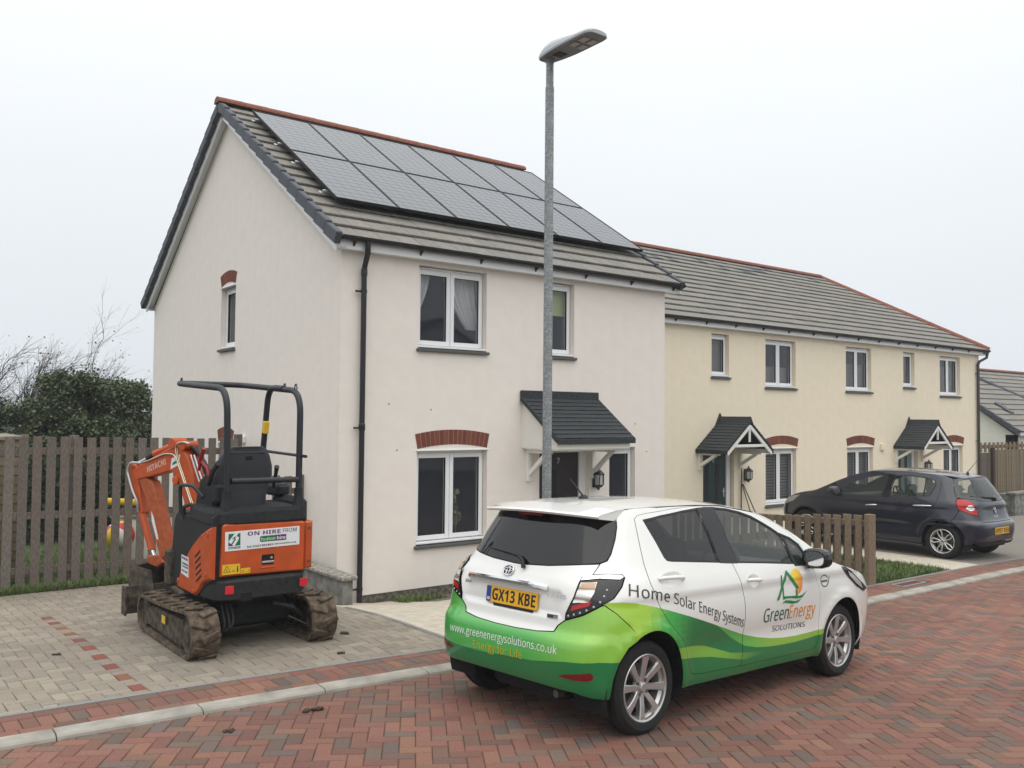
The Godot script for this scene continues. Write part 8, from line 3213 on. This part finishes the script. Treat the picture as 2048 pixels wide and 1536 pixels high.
func back_garden() -> void:
	# shed of horizontal boards behind the fence
	var s := thing("garden_shed", "pale timber shed of horizontal boards behind the left end of the picket fence", "shed")
	var rng := RandomNumberGenerator.new()
	rng.seed = 8
	for k in 15:
		board("cladding_board", s, Vector3(-4.25, 0.22 + 0.13 * k, -3.55), Vector3(2.3, 0.124, 0.025), pick(rng, [Color(0.36, 0.29, 0.185), Color(0.33, 0.27, 0.18)], 0.1), Basis(Vector3.RIGHT, -0.06))
	board("corner_post", s, Vector3(-3.05, 1.15, -3.56), Vector3(0.1, 2.0, 0.06), Color(0.37, 0.30, 0.17))
	board("side_wall", s, Vector3(-3.08, 1.1, -4.3), Vector3(0.03, 1.9, 1.5), Color(0.30, 0.24, 0.15))
	board("roof", s, Vector3(-4.30, 2.05, -4.3), Vector3(2.44, 0.05, 1.6), Color(0.40, 0.36, 0.28), Basis(Vector3.BACK, 0.05))
	var t := thing("toy_slide", "yellow plastic toy behind the picket fence beside the white garden wall", "toy", "garden toys")
	var b := MB.new()
	b.tube([Vector3(-1.45, 0.92, -6.2), Vector3(-0.7, 0.86, -6.2)], 0.06, 12)
	b.tube([Vector3(-0.72, 0.86, -6.2), Vector3(-0.72, 0.2, -6.1)], 0.05, 10)
	put("frame", b, "toy_yellow", t)
	t = thing("beach_ball", "red, white and yellow ball on the back lawn behind the picket fence", "ball", "garden toys")
	for k in 6:
		b = MB.new()
		var c := Vector3(-1.36, 0.42, -5.3)
		for i in 8:
			for j in 4:
				var p := func(ii: int, jj: int) -> Vector3:
					var th := PI * ii / 8.0
					var ph := TAU * (k + jj / 4.0) / 6.0
					return Vector3(sin(th) * cos(ph), cos(th), sin(th) * sin(ph))
				var q: Array[Vector3] = [p.call(i, j), p.call(i + 1, j), p.call(i + 1, j + 1), p.call(i, j + 1)]
				var tilt := Basis(Vector3(0.5, 0, 0.8).normalized(), 0.7)
				for v in 4:
					q[v] = tilt * q[v]
				b.tri_n(c + q[0] * 0.24, c + q[2] * 0.24, c + q[1] * 0.24, q[0], q[2], q[1])
				b.tri_n(c + q[0] * 0.24, c + q[3] * 0.24, c + q[2] * 0.24, q[0], q[3], q[2])
		put("segment", b, ["toy_red", "toy_white", "toy_yellow"][k % 3], t)

# ---------- trees ----------
func branch(b: MB, rng: RandomNumberGenerator, p: Vector3, d: Vector3, l: float, r: float, depth: int, lean: Vector3, ends: Array) -> void:
	var pts := [p]
	var rad := [r]
	var n := 4
	var q := p
	var dir := d
	for i in n:
		dir = (dir + Vector3(rng.randf_range(-1, 1), rng.randf_range(-0.8, 0.8), rng.randf_range(-1, 1)) * 0.22 + lean * 0.07).normalized()
		q += dir * l / n
		pts.append(q)
		rad.append(lerpf(r, r * 0.55, float(i + 1) / n))
	b.tube(pts, rad, 6 if depth > 2 else (4 if depth > 1 else 3), false)
	if depth == 0:
		ends.append(q)
		return
	var k := 3 if depth > 3 else rng.randi_range(3, 4)
	for i in k:
		var u := rng.randf_range(0.35, 1.0) if i > 0 else 1.0
		var at: Vector3 = pts[clampi(int(u * n), 1, n)]
		var side := dir.cross(Vector3(rng.randf_range(-1, 1), rng.randf_range(-1, 1), rng.randf_range(-1, 1))).normalized()
		var nd := (dir + side * rng.randf_range(0.35, 0.8) + lean * 0.25 + Vector3.UP * 0.10).normalized()
		branch(b, rng, at, nd, l * rng.randf_range(0.6, 0.82), r * rng.randf_range(0.48, 0.62), depth - 1, lean, ends)

func leaf_mesh() -> ArrayMesh:
	var b := MB.new()
	b.tri(Vector3(0, 0, 0), Vector3(0.5, 0.5, 0.12), Vector3(0, 1, 0))
	b.tri(Vector3(0, 0, 0), Vector3(0, 1, 0), Vector3(-0.5, 0.5, 0.12))
	return b.done()

func leaves(called: String, parent: Node, spots: Array, sizes: Vector2, colors: Array, sd: int) -> void:
	var rng := RandomNumberGenerator.new()
	rng.seed = sd
	var mm := MultiMesh.new()
	mm.transform_format = MultiMesh.TRANSFORM_3D
	mm.use_colors = true
	mm.mesh = leaf_mesh()
	mm.instance_count = spots.size()
	for i in spots.size():
		var bs := Basis.from_euler(Vector3(rng.randf() * TAU, rng.randf() * TAU, rng.randf() * TAU))
		var s := rng.randf_range(sizes.x, sizes.y)
		mm.set_instance_transform(i, Transform3D(bs.scaled(Vector3(s, s, s)), spots[i]))
		mm.set_instance_color(i, pick(rng, colors, 0.25))
	var o := MultiMeshInstance3D.new()
	o.name = called
	o.multimesh = mm
	o.material_override = M.leaf
	o.set_meta("kind", "stuff")
	parent.add_child(o, true)

func trees() -> void:
	var rng := RandomNumberGenerator.new()
	# wind-bent, almost bare trees at the left
	var spots := [[-2.0, -15.5, 3.15, "nearly bare wind-bent tree at the far left behind the fence"], [-0.4, -16.5, 3.25, "nearly bare wind-bent tree whose twigs lean right over the dark bush"], [-4.0, -16.5, 2.9, "nearly bare wind-bent tree mostly outside the left edge"]]
	for k in spots.size():
		var s: Array = spots[k]
		rng.seed = 100 + k * 7
		var t := thing("bare_tree", s[3], "tree", "wind-bent bare trees")
		var base := Vector3(s[0], -0.9, s[1])
		var b := MB.new()
		var ends := []
		for j in 4:
			var d := Vector3(0.25 + 0.28 * j + rng.randf_range(-0.1, 0.1), 1.0 - 0.1 * j, rng.randf_range(-0.5, 0.5)).normalized()
			branch(b, rng, base + Vector3(0.12 * j, 0, 0), d, s[2] * rng.randf_range(0.6, 0.72), 0.085, 6 if j < 3 and k < 2 else 5, Vector3(0.6, 0.35, 0.12), ends)
		put("trunk", b, "bark", t)
		var ls := []
		for e in ends:
			for n in 1:
				if rng.randf() < 0.3:
					ls.append(e + Vector3(rng.randf_range(-0.15, 0.15), rng.randf_range(-0.2, 0.05), rng.randf_range(-0.15, 0.15)))
		leaves("crown", t, ls, Vector2(0.04, 0.07), [Color(0.08, 0.085, 0.035), Color(0.11, 0.10, 0.05)], 5 + k)
	# dark evergreen mass and bushes behind the fence
	var bushes := [[-0.45, -13.6, 1.3, 3.2, "dark green bush nearest the white house behind the fence", 1.0], [-1.7, -14.2, 1.5, 2.45, "dark green bush in the middle behind the fence, under the bare twigs", 0.85], [-3.4, -15.0, 1.7, 2.4, "dark green bush behind the fence towards the left edge", 0.8], [-5.8, -15.5, 1.9, 3.0, "dark green bush outside the left edge behind the shed", 0.8], [0.85, -14.6, 1.2, 3.0, "dark green bush partly hidden behind the white house corner", 1.0]]
	for k in bushes.size():
		var s: Array = bushes[k]
		rng.seed = 300 + k
		var t := thing("evergreen_bush", s[4], "bush", "evergreen bushes behind the fence")
		var base := Vector3(s[0], -0.9, s[1])
		var b := MB.new()
		var ends := []
		for j in 6:
			var d := Vector3(rng.randf_range(-0.7, 0.8), 1.0, rng.randf_range(-0.6, 0.6)).normalized()
			branch(b, rng, base, d, (s[3] + 0.9) * 0.36, 0.05, 3, Vector3(0.15, 0.2, 0), ends)
		put("trunk", b, "bark", t)
		var ls := []
		# clumps at uneven spots through the crown
		var lumps := []
		for j in 95:
			var a := rng.randf() * TAU
			var hh := pow(rng.randf(), 0.8)
			var rr: float = s[2] * sqrt(rng.randf()) * (1.05 - 0.55 * hh * hh)
			lumps.append([base + Vector3(cos(a) * rr, 0.3 + hh * (s[3] + 0.75), sin(a) * rr * 0.8), rng.randf_range(0.14, 0.36)])
		for e in ends:
			lumps.append([e, rng.randf_range(0.12, 0.28)])
		for l in lumps:
			var cnt := int(420.0 * l[1] * l[1] / 0.05)
			cnt = mini(cnt, 240)
			for n in cnt:
				var v := Vector3(rng.randfn(), rng.randfn() * 0.75, rng.randfn())
				ls.append(l[0] + v * l[1] * 0.55)
		leaves("crown", t, ls, Vector2(0.055, 0.10), [Color(0.065, 0.088, 0.036), Color(0.082, 0.108, 0.043), Color(0.05, 0.07, 0.03), Color(0.105, 0.125, 0.055)], 50 + k)
	# hedge and brambles close behind the back lawn, dark between the pickets
	var h := thing("hedge", "dark hedge along the far side of the back lawn seen between the pickets", "hedge")
	rng.seed = 9
	var b := MB.new()
	for k in 14:
		b.tube([Vector3(-6.5 + 0.5 * k, -0.6, -12.1), Vector3(-6.4 + 0.5 * k, 0.6, -12.2), Vector3(-6.3 + 0.5 * k, 1.6, -12.0)], [0.03, 0.02, 0.01], 5)
	put("stem", b, "bark", h)
	var ls := []
	for k in 15000:
		var x := rng.randf_range(-7.0, 0.6)
		var y := rng.randf_range(-0.6, 1.75 + 0.25 * sin(x * 2.1) + 0.15 * sin(x * 5.3))
		ls.append(Vector3(x, y, -12.0 + rng.randfn() * 0.35))
	leaves("foliage", h, ls, Vector2(0.06, 0.11), [Color(0.035, 0.05, 0.022), Color(0.05, 0.065, 0.03), Color(0.028, 0.04, 0.02)], 77)

func litter() -> void:
	# dead leaves and crumbs of mud on the paving
	var rng := RandomNumberGenerator.new()
	rng.seed = 12
	for q in [[-2.42, 4.62, 0.05, "curled brown leaf on the road near the kerb joint"], [-3.05, 4.72, 0.03, "small dead leaf on the road left of the curled brown one"], [-1.6, 3.35, 0.035, "lump of dried mud on the driveway behind the digger's left track"], [-3.55, 1.9, 0.03, "dark pebble on the driveway left of the red paver row"], [-1.25, 2.75, 0.04, "crumb of dark mud by the digger's right track"]]:
		var t := thing("debris", q[3], "debris", "crumbs and leaves on the paving")
		var b := MB.new()
		var y := (road_y(q[0], q[1]) if q[1] > 4.2 else land_y(q[0], q[1])) + 0.004
		for k in 3:
			b.box(Vector3(q[0] + rng.randf_range(-1, 1) * q[2], y + q[2] * 0.16, q[1] + rng.randf_range(-1, 1) * q[2] * 0.6), Vector3(q[2] * 1.2, q[2] * 0.4, q[2] * 0.8), q[2] * 0.12, Basis(Vector3.UP, rng.randf() * 3.0) * Basis(Vector3.RIGHT, rng.randf_range(-0.4, 0.4)))
		put("crumbs", b, "mud", t)
func _ready() -> void:
	set_the_stage()
	make_materials()
	build_ground()
	white_house()
	cream_terrace()
	far_houses()
	fences()
	trees()
	solar_panels()
	livery_car()
	dark_car()
	digger()
	street_lamp()
	back_garden()
	litter()
